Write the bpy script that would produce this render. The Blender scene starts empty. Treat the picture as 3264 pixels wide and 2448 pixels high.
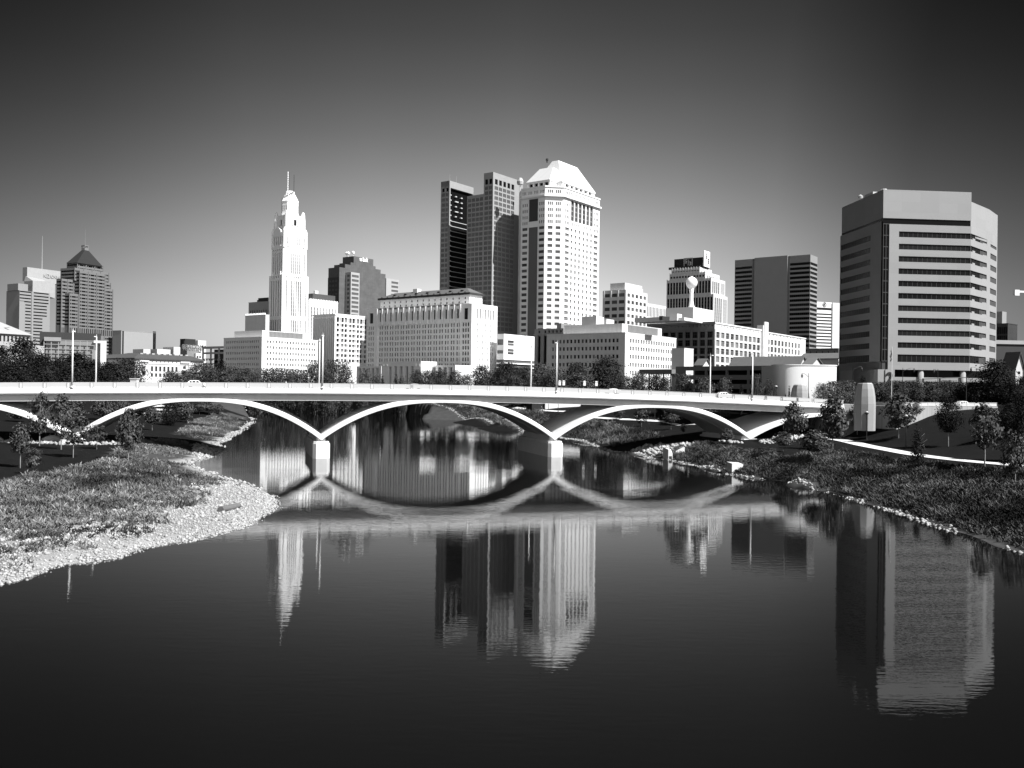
import bpy, math, random
import numpy as np
from mathutils import Vector, Matrix
random.seed(7); rng = np.random.default_rng(7)
R = math.radians
sc = bpy.context.scene
COL = sc.collection

# ------------------------------------------------------------------ camera
F, CX, CY, H = 2823.0, 1632.0, 1224.0, 18.0
ROLL, PITCH = 0.0135, 0.0034
RM = Matrix.Rotation(math.pi/2 + PITCH, 3, 'X') @ Matrix.Rotation(ROLL, 3, 'Z')
RMT = RM.transposed()
CAM = Vector((0, 0, H))
cam = bpy.data.objects.new('camera', bpy.data.cameras.new('camera'))
COL.objects.link(cam); sc.camera = cam
cam.matrix_world = Matrix.Translation(CAM) @ RM.to_4x4()
cam.data.sensor_width = 36.0; cam.data.lens = 36.0*F/3264.0
cam.data.clip_start = 0.5; cam.data.clip_end = 20000

# ------------------------------------------------------------------ sun, sky, exposure
SUN_EL = 46.0
SH = Vector((0.85, -0.53, 0)).normalized()          # horizontal direction towards the sun
SUN = Vector((SH.x*math.cos(R(SUN_EL)), SH.y*math.cos(R(SUN_EL)), math.sin(R(SUN_EL))))
ld = bpy.data.lights.new('sun', 'SUN'); ld.energy = 5.0; ld.angle = R(0.53); ld.color = (1, 1, 1)
sun = bpy.data.objects.new('sun', ld); COL.objects.link(sun)
sun.rotation_euler = SUN.to_track_quat('Z', 'Y').to_euler()
sun.location = (200, -100, 300)
W = bpy.data.worlds.new('World'); sc.world = W; W.use_nodes = True
nt = W.node_tree; nt.nodes.clear()
def N(t, **kw):
    n = nt.nodes.new(t)
    for k, v in kw.items(): setattr(n, k, v)
    return n
sky = N('ShaderNodeTexSky'); sky.sky_type = 'NISHITA'; sky.sun_disc = False
sky.sun_elevation = R(SUN_EL); sky.sun_rotation = math.atan2(SH.x, SH.y)
sky.air_density = 1.0; sky.dust_density = 1.2; sky.ozone_density = 1.0
sep = N('ShaderNodeSeparateColor')               # a red filter over black-and-white film
nt.links.new(sky.outputs[0], sep.inputs[0])
def M(op, a, b=None):
    m = N('ShaderNodeMath', operation=op)
    for i, x in enumerate((a, b)):
        if x is None: continue
        if isinstance(x, (int, float)): m.inputs[i].default_value = x
        else: nt.links.new(x, m.inputs[i])
    return m.outputs[0]
SKY_STR = 0.081
tcw = N('ShaderNodeTexCoord'); sx = N('ShaderNodeSeparateXYZ'); nt.links.new(tcw.outputs['Generated'], sx.inputs[0])
dx, dy, dz = sx.outputs
def ramp(x, pts):
    n = N('ShaderNodeValToRGB'); e = n.color_ramp.elements
    while len(e) < len(pts): e.new(0.5)
    for q, (p_, c_) in zip(e, pts): q.position = p_; q.color = (c_, c_, c_, 1)
    nt.links.new(x, n.inputs[0]); return n.outputs[0]
# the filter's contrast curve by height over the horizon: pale low sky, deep dark zenith
elev = ramp(dz, [(0.0, .80), (.05, .84), (.10, .86), (.165, .72), (.22, .54), (.27, .39), (.32, .275), (.37, .19), (.41, .145), (.7, .14)])
# vignette-like falloff shaped into the sky: dimmer to both sides of the view axis
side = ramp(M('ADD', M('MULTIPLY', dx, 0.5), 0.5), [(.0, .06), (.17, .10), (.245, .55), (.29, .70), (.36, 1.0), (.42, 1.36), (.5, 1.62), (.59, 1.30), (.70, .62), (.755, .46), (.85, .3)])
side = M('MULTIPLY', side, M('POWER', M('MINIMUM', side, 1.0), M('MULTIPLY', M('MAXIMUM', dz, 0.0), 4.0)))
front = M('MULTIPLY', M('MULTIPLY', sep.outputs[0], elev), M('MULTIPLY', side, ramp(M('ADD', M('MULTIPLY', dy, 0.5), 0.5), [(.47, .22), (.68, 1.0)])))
BACK = 7.0  # added fill glow behind the camera, lifting walls turned from the sun
dot = M('ADD', M('MULTIPLY', dx, 0.2), M('MULTIPLY', dy, -0.98))
back = ramp(dot, [(.50, 0.0), (.92, 1.0)])
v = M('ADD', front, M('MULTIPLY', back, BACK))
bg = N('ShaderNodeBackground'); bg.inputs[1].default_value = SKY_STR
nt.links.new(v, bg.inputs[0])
out = N('ShaderNodeOutputWorld'); nt.links.new(bg.outputs[0], out.inputs[0])
sc.view_settings.view_transform = 'Standard'; sc.view_settings.look = 'None'
sc.view_settings.exposure = 1.05; sc.view_settings.gamma = 1.0
sc.cycles.max_bounces = 6; sc.cycles.use_denoising = True
sc.cycles.caustics_reflective = False; sc.cycles.caustics_refractive = False

# ------------------------------------------------------------------ pixel of the photograph <-> place
def ray(px, py): return RM @ Vector(((px-CX)/F, (CY-py)/F, -1.0))
def at_z(px, py, z=0.0):
    d = ray(px, py); return CAM + d*((z-H)/d.z)
def at_Y(px, py, Y):
    d = ray(px, py); return CAM + d*(Y/d.y)
def proj(p):
    q = RMT @ (Vector(p)-CAM); return CX + F*q.x/-q.z, CY - F*q.y/-q.z

# ------------------------------------------------------------------ materials (all grey: a black-and-white photograph)
MATS = {}
def mat(name, base, rough=0.85, var=0.12, scale=0.25, spec=0.3, bump=0.0, bscale=4.0, joints=None, jdark=0.8, rnd=0.0, streak=0.0, metal=0.0):
    if name in MATS: return MATS[name]
    m = bpy.data.materials.new(name); m.use_nodes = True; t = m.node_tree
    p = t.nodes['Principled BSDF']; p.inputs['Roughness'].default_value = rough
    p.inputs['Specular IOR Level'].default_value = spec; p.inputs['Metallic'].default_value = metal
    L = t.links.new
    def mth(op, a, b=None, c=None):
        n = t.nodes.new('ShaderNodeMath'); n.operation = op
        for i, x in enumerate((a, b, c)):
            if x is None: continue
            if isinstance(x, (int, float)): n.inputs[i].default_value = x
            else: L(x, n.inputs[i])
        return n.outputs[0]
    tc = t.nodes.new('ShaderNodeTexCoord'); co = tc.outputs['Object']
    nz = t.nodes.new('ShaderNodeTexNoise'); nz.inputs['Scale'].default_value = scale; nz.inputs['Detail'].default_value = 6; nz.inputs['Roughness'].default_value = 0.65
    L(co, nz.inputs['Vector'])
    val = mth('MULTIPLY_ADD', mth('SUBTRACT', nz.outputs[0], 0.5), 2.4*var, 1.0)
    if streak:
        mp = t.nodes.new('ShaderNodeMapping'); mp.inputs['Scale'].default_value = (0.9, 0.9, 0.05); L(co, mp.inputs[0])
        n2 = t.nodes.new('ShaderNodeTexNoise'); n2.inputs['Scale'].default_value = 1.0; n2.inputs['Detail'].default_value = 4; L(mp.outputs[0], n2.inputs['Vector'])
        val = mth('MULTIPLY', val, mth('MULTIPLY_ADD', mth('SUBTRACT', n2.outputs[0], 0.5), 2.4*streak, 1.0))
    if joints:
        sx = t.nodes.new('ShaderNodeSeparateXYZ'); L(co, sx.inputs[0])
        cx = t.nodes.new('ShaderNodeCombineXYZ'); L(mth('ADD', sx.outputs[0], sx.outputs[1]), cx.inputs[0]); L(sx.outputs[2], cx.inputs[1])
        br = t.nodes.new('ShaderNodeTexBrick'); br.offset = 0.0; L(cx.outputs[0], br.inputs['Vector'])
        br.inputs['Color1'].default_value = (1, 1, 1, 1); br.inputs['Color2'].default_value = (.94, .94, .94, 1); br.inputs['Mortar'].default_value = (jdark,)*3+(1,)
        br.inputs['Scale'].default_value = 1.0; br.inputs['Brick Width'].default_value = joints[0]; br.inputs['Row Height'].default_value = joints[1]; br.inputs['Mortar Size'].default_value = joints[2]
        val = mth('MULTIPLY', val, br.outputs[0])
    if rnd:
        oi = t.nodes.new('ShaderNodeObjectInfo'); ge = t.nodes.new('ShaderNodeNewGeometry')
        r = mth('FRACT', mth('ADD', oi.outputs['Random'], ge.outputs['Random Per Island']))
        val = mth('MULTIPLY', val, mth('MULTIPLY_ADD', mth('POWER', r, 3.0), rnd, 1.0))
    L(mth('MULTIPLY', val, base), p.inputs['Base Color'])
    if bump:
        nb = t.nodes.new('ShaderNodeTexNoise'); nb.inputs['Scale'].default_value = bscale; nb.inputs['Detail'].default_value = 5; L(co, nb.inputs['Vector'])
        bp = t.nodes.new('ShaderNodeBump'); bp.inputs['Strength'].default_value = bump; bp.inputs['Distance'].default_value = 0.2; L(nb.outputs[0], bp.inputs['Height']); L(bp.outputs[0], p.inputs['Normal'])
    MATS[name] = m; return m
def attr_mat(name, attr, rough=0.9, mul=1.0, noise=0.0, nscale=2.0, bump=0.0, sub=0.0):
    m = bpy.data.materials.new(name); m.use_nodes = True; t = m.node_tree; p = t.nodes['Principled BSDF']
    p.inputs['Roughness'].default_value = rough; p.inputs['Specular IOR Level'].default_value = 0.02
    a = t.nodes.new('ShaderNodeAttribute'); a.attribute_name = attr; a.attribute_type = 'GEOMETRY'
    tc = t.nodes.new('ShaderNodeTexCoord'); nz = t.nodes.new('ShaderNodeTexNoise'); nz.inputs['Scale'].default_value = nscale; nz.inputs['Detail'].default_value = 8; nz.inputs['Roughness'].default_value = .7
    t.links.new(tc.outputs['Object'], nz.inputs['Vector'])
    ma = t.nodes.new('ShaderNodeMath'); ma.operation = 'MULTIPLY_ADD'; ma.inputs[1].default_value = 2*noise; ma.inputs[2].default_value = 1-noise
    t.links.new(nz.outputs[0], ma.inputs[0])
    mm = t.nodes.new('ShaderNodeMath'); mm.operation = 'MULTIPLY'; t.links.new(a.outputs['Fac'], mm.inputs[0]); t.links.new(ma.outputs[0], mm.inputs[1])
    t.links.new(mm.outputs[0], p.inputs['Base Color'])
    if bump:
        bp = t.nodes.new('ShaderNodeBump'); bp.inputs['Strength'].default_value = bump; bp.inputs['Distance'].default_value = .3
        t.links.new(nz.outputs[0], bp.inputs['Height']); t.links.new(bp.outputs[0], p.inputs['Normal'])
    MATS[name] = m; return m

# ------------------------------------------------------------------ mesh helpers
class MB:
    def __init__(s): s.v = []; s.f = []; s.m = []
    def face(s, pts, m=0):
        i = len(s.v); s.v += [tuple(p) for p in pts]; s.f.append(tuple(range(i, i+len(pts)))); s.m.append(m)
    def box(s, x0, x1, y0, y1, z0, z1, m=0):
        i = len(s.v); s.v += [(x0,y0,z0),(x1,y0,z0),(x1,y1,z0),(x0,y1,z0),(x0,y0,z1),(x1,y0,z1),(x1,y1,z1),(x0,y1,z1)]
        for q in ((0,3,2,1),(4,5,6,7),(0,1,5,4),(1,2,6,5),(2,3,7,6),(3,0,4,7)): s.f.append(tuple(i+k for k in q)); s.m.append(m)
    def loft(s, A, B, m=0, capA=True, capB=True):
        n = len(A); i = len(s.v); s.v += [tuple(p) for p in A] + [tuple(p) for p in B]
        for k in range(n): s.f.append((i+k, i+(k+1)%n, i+n+(k+1)%n, i+n+k)); s.m.append(m)
        if capA: s.f.append(tuple(i+k for k in reversed(range(n)))); s.m.append(m)
        if capB: s.f.append(tuple(i+n+k for k in range(n))); s.m.append(m)
    def prism(s, poly, z0, z1, m=0, poly1=None):
        s.loft([(x, y, z0) for x, y in poly], [(x, y, z1) for x, y in (poly1 or poly)], m)
    def cyl(s, cx, cy, z0, z1, r0, r1=None, n=12, m=0):
        r1 = r0 if r1 is None else r1
        c = [(math.cos(2*math.pi*k/n), math.sin(2*math.pi*k/n)) for k in range(n)]
        s.loft([(cx+r0*a, cy+r0*b, z0) for a, b in c], [(cx+r1*a, cy+r1*b, z1) for a, b in c], m)
    def tube(s, pts, rs, n=8, m=0):
        pts = [Vector(p) for p in pts]
        if isinstance(rs, (int, float)): rs = [rs]*len(pts)
        rings = []
        for k, p in enumerate(pts):
            d = (pts[min(k+1, len(pts)-1)] - pts[max(k-1, 0)]).normalized()
            a = d.orthogonal().normalized() if abs(d.z) < .99 else Vector((1, 0, 0))
            if abs(d.z) < .99: a = Vector((0, 0, 1)).cross(d).normalized()
            b = d.cross(a)
            rings.append([p + (a*math.cos(2*math.pi*j/n) + b*math.sin(2*math.pi*j/n))*rs[k] for j in range(n)])
        for k in range(len(rings)-1): s.loft(rings[k], rings[k+1], m, k == 0, k == len(rings)-2)
    def lathe(s, prof, n=24, cx=0, cy=0, m=0):
        rings = [[(cx+r*math.cos(2*math.pi*j/n), cy+r*math.sin(2*math.pi*j/n), z) for j in range(n)] for r, z in prof]
        for k in range(len(rings)-1): s.loft(rings[k], rings[k+1], m, k == 0, k == len(rings)-2)
    def mesh(s, name, mats, smooth=False):
        me = bpy.data.meshes.new(name); me.from_pydata(s.v, [], s.f)
        for m in mats: me.materials.append(m)
        if len(mats) > 1: me.polygons.foreach_set('material_index', s.m)
        if smooth: me.polygons.foreach_set('use_smooth', [True]*len(s.f))
        me.update(); return me
def link(name, me, parent=None, loc=None, rz=None):
    o = bpy.data.objects.new(name, me); COL.objects.link(o)
    if parent: o.parent = parent
    if loc is not None: o.location = loc
    if rz is not None: o.rotation_euler = (0, 0, rz)
    return o
def obj(name, mb, mats, parent=None, loc=None, rz=None, smooth=False):
    if not isinstance(mats, (list, tuple)): mats = [mats]
    return link(name, mb.mesh(name, mats, smooth), parent, loc, rz)
def tag(o, label, cat, group=None, kind=None):
    if label: o['label'] = label
    if cat: o['category'] = cat
    if group: o['group'] = group
    if kind: o['kind'] = kind
    return o
def thing(name, label, cat, loc=(0, 0, 0), rz=0.0, group=None):
    o = bpy.data.objects.new(name, None); COL.objects.link(o); o.location = loc; o.rotation_euler = (0, 0, rz)
    o.empty_display_size = 1; return tag(o, label, cat, group)
def struct(o): o['kind'] = 'structure'; return o
def np_mesh(name, V, FQ, mats, attr=None, smooth=False):
    """big meshes from numpy arrays: V (n,3), FQ (m,k) faces all of k corners"""
    me = bpy.data.meshes.new(name); m, k = FQ.shape
    me.vertices.add(len(V)); me.vertices.foreach_set('co', V.astype(np.float32).ravel())
    me.loops.add(m*k); me.loops.foreach_set('vertex_index', FQ.astype(np.int32).ravel())
    me.polygons.add(m); me.polygons.foreach_set('loop_start', np.arange(0, m*k, k, dtype=np.int32))
    me.polygons.foreach_set('loop_total', np.full(m, k, dtype=np.int32))
    if smooth: me.polygons.foreach_set('use_smooth', np.ones(m, dtype=bool))
    for x in mats: me.materials.append(x)
    me.update(calc_edges=True)
    if attr is not None:
        for nm, a in attr.items():
            at = me.attributes.new(nm, 'FLOAT', 'POINT'); at.data.foreach_set('value', a.astype(np.float32))
    me.validate(); return me

# ------------------------------------------------------------------ terrain (a smooth surface through points cast from image pixels at guessed heights, plus hand-set ones)
LB = [(0,1860),(102,1827),(203,1805),(309,1786),(407,1768),(508,1738),(610,1721),(692,1703),(773,1681),(818,1652),(867,1622),(862,1579),(838,1565),(781,1542),(712,1526),(650,1500),(592,1478),(636,1466),(669,1455),(703,1437),(691,1415),(723,1400),(759,1377),(805,1346),(800,1330),(736,1312)]
RB = [(1304,1321),(1372,1328),(1481,1339),(1589,1361),(1669,1377),(1788,1395),(1893,1419),(1944,1439),(2005,1441),(2063,1459),(2131,1465),(2153,1472),(2225,1486),(2327,1513),(2406,1526),(2500,1541),(2527,1544),(2608,1563),(2730,1595),(2811,1620),(2913,1652),(2995,1681),(3056,1697),(3137,1725),(3198,1746),(3264,1762)]
def xy(l, z=0.0): return [tuple(at_z(a, b, z)) for a, b in l]
LBw, RBw = xy(LB), xy(RB)
ctl = LBw + RBw
def cz(px, py, z): ctl.append(tuple(at_z(px, py, z)))
# left bank: gravel point, meadow, lawn
for p in [(0,1760,.9),(150,1740,.9),(300,1705,.9),(480,1660,.9),(640,1620,.9),(760,1585,.6),(0,1650,1.6),(200,1600,1.7),(400,1560,1.6),(560,1525,1.2),(0,1545,2.6),(200,1530,2.5),(350,1480,2.6),(450,1440,2.6),(560,1430,1.8),(65,1493,3.0),(233,1460,3.2),(105,1513,2.9),(10,1412,3.6),(217,1417,3.6),(390,1418,3.2),(409,1473,2.6),(620,1405,2.2),(485,1372,3.2),(560,1330,3.2),(640,1318,3.0),(700,1345,1.6),(420,1310,5),(300,1330,5),(150,1330,5),(420,1285,7.5)]: cz(*p)
# right bank: meadow, path, lawn, hillside to the street
for p in [(2150,1425,2.4),(2398,1400,4.5),(2330,1440,3.2),(2381,1450,3.4),(2530,1470,3.2),(2686,1440,4.0),(2911,1471,4.0),(3191,1492,4.2),(2700,1520,2.0),(2950,1570,2.2),(3200,1640,1.8),(2666,1399,4.7),(2911,1447,4.6),(3243,1483,4.6),(2762,1400,5.7),(2887,1426,5.2),(2759,1364,7.8),(2864,1397,6.2),(2997,1318,12.2),(3091,1310,13.0),(2916,1343,10.0),(3023,1423,5.6),(3200,1380,9.0),(3250,1440,5.9),(1960,1385,2.8),(2050,1375,4.0),(2211,1352,5.4),(1897,1332,6.0),(2100,1344,5.6),(1780,1370,2.2),(1703,1304,8.0),(1560,1330,3.2),(1400,1310,2.6),(1640,1325,5.5),(2139,1369,4.6),(2307,1331,7.2),(2399,1313,9.0),(2020,1318,7.5)]: cz(*p)
# river bed
for p in [(200,2300),(1000,2300),(1632,2350),(2400,2200),(900,1900),(1632,1900),(2500,1850),(1000,1700),(1632,1700),(2200,1640),(1100,1560),(1632,1560),(1900,1510),(900,1480),(1300,1450),(1600,1430),(850,1420),(1000,1380),(1300,1370),(930,1335),(1150,1340)]: ctl.append(tuple(at_z(*p))[:2] + (-3.0,))
ctl += [(-62,45,0),(-75,0,0),(-78,-60,0),(-110,60,2.6),(-130,10,3),(-130,-60,3),(-170,120,4),(-190,200,6),(-190,300,9),(0,0,-3),(0,-60,-3),(55,60,0),(52,0,0),(52,-60,0),(80,60,2.5),(80,0,2.5),(110,80,4.4),(110,0,4.5),(110,-60,5),(170,110,9),(170,0,8),(190,180,14),(170,252,14),(240,200,14),(240,0,13),
        (150,262,14),(120,262,13.8),(108,275,13.5),(90,300,12.5),(120,330,13),(180,330,14),(240,330,14),(60,360,11.5),(90,400,12),(30,430,10.5),(5,470,9.5),(40,470,11),(150,450,12),(-20,500,8.5),(-10,540,10),(60,560,11),
        (-240,260,9.5),(-240,400,10),(-170,400,9),(-170,470,10),(-230,520,10.5),(-140,420,6)]
C3 = np.array(ctl); PC = C3[:, :2]/100.0
def rbf_k(A, B): return np.sqrt(((A[:, None, :]-B[None, :, :])**2).sum(-1) + 0.0009)
n_ = len(PC); Amat = np.zeros((n_+3, n_+3)); Amat[:n_, :n_] = -rbf_k(PC, PC) - np.eye(n_)*0.004
Amat[:n_, n_] = 1; Amat[:n_, n_+1:] = PC; Amat[n_:, :n_] = Amat[:n_, n_:].T
SOL = np.linalg.solve(Amat, np.concatenate([C3[:, 2], np.zeros(3)]))
PATHZ = np.array([tuple(at_z(a_, c_, z_)) for a_, c_, z_ in ((2560,1388,4.9),(2672,1402,4.75),(2760,1421,4.65),(2840,1436,4.6),(2911,1449,4.6),(3000,1461,4.6),(3100,1472,4.6),(3180,1479,4.6),(3262,1486,4.6),(3420,1496,4.6))])
def inside(poly, X, Y):
    X = np.asarray(X); Y = np.asarray(Y); c = np.zeros(X.shape, bool); n = len(poly)
    for i in range(n):
        x0, y0 = poly[i][:2]; x1, y1 = poly[(i+1) % n][:2]
        if y0 == y1: continue
        c ^= ((y0 > Y) != (y1 > Y)) & (X < (x1-x0)*(Y-y0)/(y1-y0)+x0)
    return c
RIVER_UP = [tuple(at_z(*q_))[:2] for q_ in ((800,1333),(740,1312),(664,1302),(820,1305),(875,1302),(1083,1310),(1291,1320),(1310,1325),(1372,1330),(1300,1345),(1000,1350))]
def ground_np(X, Y):
    P = np.stack([np.ravel(X), np.ravel(Y)], 1)/100.0; o = np.zeros(len(P))
    for i in range(0, len(P), 20000):
        q = P[i:i+20000]; o[i:i+20000] = -rbf_k(q, PC) @ SOL[:n_] + SOL[n_] + q @ SOL[n_+1:]
    Yr, Xr = P[:, 1]*100, P[:, 0]*100
    t = np.clip((Yr-470)/60, 0, 1)                                # the flat city ground beyond
    o = o*(1-t) + 10.4*t
    e = np.clip((np.abs(Xr)-215)/60, 0, 1); o = o*(1-e) + np.where(Xr > 0, 13.5, 9.5)*e
    ri = inside(RIVER_UP, Xr, Yr); o = np.where(ri, -3.0, o)
    m = (Xr > 55) & (Xr < 130) & (Yr > 120) & (Yr < 262)           # the level shelf that carries the path
    if m.any():
        bd = np.full(m.sum(), 1e9); bz = np.zeros(m.sum())
        for a_, c_ in zip(PATHZ[:-1], PATHZ[1:]):
            ab = c_-a_; t_ = np.clip(((Xr[m]-a_[0])*ab[0]+(Yr[m]-a_[1])*ab[1])/(ab[:2]@ab[:2]), 0, 1)
            d_ = np.hypot(Xr[m]-a_[0]-t_*ab[0], Yr[m]-a_[1]-t_*ab[1]); bz = np.where(d_ < bd, a_[2]+t_*ab[2], bz); bd = np.minimum(bd, d_)
        w_ = np.clip((14-bd)/11, 0, 1); w_ = w_*w_*(3-2*w_); o[m] = o[m]*(1-w_)+bz*w_
    return np.minimum(o, 14.0).reshape(np.shape(X))
def ground(x, y): return float(ground_np(np.array([x]), np.array([y]))[0])
def hit(px, py, t0=60.0, t1=620.0):
    """the place on the ground that a pixel of the photograph shows"""
    d = ray(px, py); d = d/d.y; ts = np.arange(t0, t1, 0.75)
    z = H + d.z*ts; g = ground_np(d.x*ts, ts); k = np.argmax(z < g)
    return Vector((d.x*ts[k], ts[k], float(g[k])))
def shore_dist(X, Y, line):
    L = np.array([p[:2] for p in line]); d = np.full(np.shape(X), 1e9)
    for a, b in zip(L[:-1], L[1:]):
        ab = b-a; t = np.clip(((X-a[0])*ab[0]+(Y-a[1])*ab[1])/(ab@ab), 0, 1)
        d = np.minimum(d, np.hypot(X-a[0]-t*ab[0], Y-a[1]-t*ab[1]))
    return d
# areas of ground, as polygons on the ground
def gpoly(l): return [tuple(hit(a, b)) for a, b in l]
meadowL = gpoly([(0,1536),(130,1512),(330,1470),(380,1430),(420,1412),(540,1402),(600,1412),(660,1446),(600,1470),(585,1480),(680,1515),(690,1560),(640,1610),(500,1640),(350,1660),(200,1690),(120,1760),(0,1800)])
meadowL2 = gpoly([(560,1385),(590,1362),(620,1340),(680,1318),(740,1318),(790,1332),(760,1360),(715,1395),(690,1412)])
meadowR = gpoly([(2100,1450),(2160,1430),(2240,1408),(2330,1430),(2420,1446),(2540,1458),(2686,1441),(2800,1458),(2911,1473),(3050,1486),(3191,1494),(3264,1500),(3320,1510)]) + [(60,80,0)] + list(reversed(RBw[12:]))
meadowR2 = gpoly([(1790,1385),(1800,1355),(1850,1340),(1930,1350),(1990,1362),(2060,1378),(2120,1395),(2040,1405),(1960,1425),(1900,1412)])
meadowR3 = gpoly([(1310,1318),(1360,1295),(1420,1284),(1500,1290),(1640,1306),(1740,1320),(1760,1350),(1700,1375),(1600,1358),(1480,1334)])
gravelL = gpoly([(0,1690),(200,1660),(420,1610),(560,1560),(700,1528),(740,1538),(790,1552),(850,1576),(862,1600),(865,1620),(815,1650),(770,1679),(690,1702),(500,1738),(300,1786),(100,1826),(0,1858)])
xs = np.concatenate([np.arange(-900,-260,40), np.arange(-260,260,2.0), np.arange(260,901,40)])
ys = np.concatenate([np.arange(-200,40,20), np.arange(40,684,2.0), np.arange(684,712,14)])
GX, GY = np.meshgrid(xs, ys); GZ = ground_np(GX, GY)
# keep the river open towards the far wall and beyond
GZ = np.where(GY > 700, 10.4, GZ)
tone = np.full(GX.shape, 0.010)                                   # mown lawn through a red filter
tone = np.where(GY > 470, 0.05, tone)
for p in (meadowL, meadowL2): tone = np.where(inside(p, GX, GY), 0.05, tone)
for p in (meadowR, meadowR2, meadowR3): tone = np.where(inside(p, GX, GY), 0.022, tone)
dl = shore_dist(GX, GY, LBw); dr = shore_dist(GX, GY, RBw)
tone = np.where(inside(gravelL, GX, GY), 0.21, tone)
tone = np.where((dl < 3.0) & (GZ > -.5) & (GY < 330), 0.26, tone)
tone = np.where((dr < 1.2) & (GZ > -.6), 0.06, tone)
ny, nx = GX.shape; idx = np.arange(ny*nx).reshape(ny, nx)
FQ = np.stack([idx[:-1,:-1], idx[:-1,1:], idx[1:,1:], idx[1:,:-1]], -1).reshape(-1, 4)
gm = attr_mat('ground_soil', 'tone', noise=0.45, nscale=0.35, bump=0.3)
ground_o = struct(link('ground', np_mesh('ground', np.stack([GX.ravel(), GY.ravel(), GZ.ravel()], 1), FQ, [gm], {'tone': tone.ravel()}, True)))
mb = MB(); s = 9000.0
for (x0, x1, y0, y1) in ((-s, -899, -2000, s), (899, s, -2000, s), (-899, 899, 679, s)): mb.face([(x0,y0,9.4),(x1,y0,9.4),(x1,y1,9.4),(x0,y1,9.4)])
struct(obj('terrain', mb, mat('city_ground', 0.09, var=.3, scale=.02)))
# ------------------------------------------------------------------ water
wm = bpy.data.materials.new('river_water'); wm.use_nodes = True; t = wm.node_tree; p = t.nodes['Principled BSDF']
p.inputs['Base Color'].default_value = (.003,)*3+(1,); p.inputs['Roughness'].default_value = .012; p.inputs['IOR'].default_value = 1.333; p.inputs['Specular IOR Level'].default_value = .5
tc = t.nodes.new('ShaderNodeTexCoord')
def wnoise(sx, sy, detail):
    mp = t.nodes.new('ShaderNodeMapping'); mp.inputs['Scale'].default_value = (sx, sy, 1); t.links.new(tc.outputs['Object'], mp.inputs[0])
    n = t.nodes.new('ShaderNodeTexNoise'); n.inputs['Scale'].default_value = 1; n.inputs['Detail'].default_value = detail; t.links.new(mp.outputs[0], n.inputs['Vector']); return n.outputs[0]
def wm_(op, a, b):
    n = t.nodes.new('ShaderNodeMath'); n.operation = op
    for i, x in enumerate((a, b)):
        if isinstance(x, (int, float)): n.inputs[i].default_value = x
        else: t.links.new(x, n.inputs[i])
    return n.outputs[0]
patch = wm_('MAXIMUM', wm_('MULTIPLY', wm_('SUBTRACT', wnoise(.008, .05, 2), .52), 5.0), 0.0)
hgt = wm_('ADD', wm_('MULTIPLY', wnoise(.5, 2.2, 3), wm_('ADD', wm_('MINIMUM', patch, 1.0), .55)), wm_('MULTIPLY', wnoise(.12, .5, 2), .35))
bp = t.nodes.new('ShaderNodeBump'); bp.inputs['Strength'].default_value = .0105; bp.inputs['Distance'].default_value = 1.0
t.links.new(hgt, bp.inputs['Height']); t.links.new(bp.outputs[0], p.inputs['Normal'])
mb = MB(); mb.face([(-700,-190,0),(700,-190,0),(700,678,0),(-700,678,0)])
struct(obj('water', mb, wm))
# ------------------------------------------------------------------ the arch bridge
conc = mat('bridge_concrete', .62, var=.10, scale=.5, streak=.07, rough=.8)
conc_r = mat('rail_metal', .44, var=.05, rough=.5)
TH = R(14.0); BD = Vector((math.cos(TH), math.sin(TH), 0)); BT = Vector((-math.sin(TH), math.cos(TH), 0))
B0 = Vector((11.5, 229.7, 0)); BW = 25.0
def bs(px): # place along the bridge's front edge that a pixel column shows
    d = ray(px, 1250); u = d.x/d.y
    return (u*B0.y - B0.x)/(BD.x - u*BD.y)
PIERS = [bs(230), bs(1027), bs(1773), bs(2397)]
SPRING = [PIERS[0]-56.0] + PIERS + [PIERS[3]+56.0]
def z_rail(s):
    X = B0.x + BD.x*s; d = X+30; return 18.33 - (.00018 if d > 0 else .00012)*d*d
def bp3(s, t, z): p = B0 + BD*s + BT*t; return (p.x, p.y, z)
S0, S1 = -160.0, bs(2690)
bridge = thing('arch_bridge', 'long pale concrete arch bridge spanning the river with railings on its deck', 'bridge', (0, 0, 0))
ss = [S0 + (S1-S0)*k/90 for k in range(91)]
def sweep(mb, prof, ss, zf, m=0):
    rings = [[bp3(s, t, zf(s)+dz) for t, dz in prof] for s in ss]
    for k in range(len(rings)-1): mb.loft(rings[k], rings[k+1], m, k == 0, k == len(rings)-2)
mb = MB(); sweep(mb, [(-.05,-1.22),(-.42,-2.4),(-.30,-2.62),(.6,-2.75),(BW-.6,-2.75),(BW+.30,-2.62),(BW+.42,-2.4),(BW+.05,-1.22)], ss, z_rail); obj('deck', mb, conc, bridge)
mb = MB(); sweep(mb, [(.78,-2.75),(.78,-4.25),(1.5,-4.25),(1.5,-2.75)], ss, z_rail); obj('edge_beam', mb, conc, bridge)
mb = MB(); sweep(mb, [(BW-1.5,-2.75),(BW-1.5,-4.25),(BW-.78,-4.25),(BW-.78,-2.75)], ss, z_rail); obj('edge_beam', mb, conc, bridge)
AP = 2.35
def arch_z(a, b, s, zs=5.2):
    t = abs((s-(a+b)/2)/((b-a)/2)); zc = z_rail((a+b)/2)-3.70
    return zs + (zc-zs)*(1-t**AP)
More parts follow.
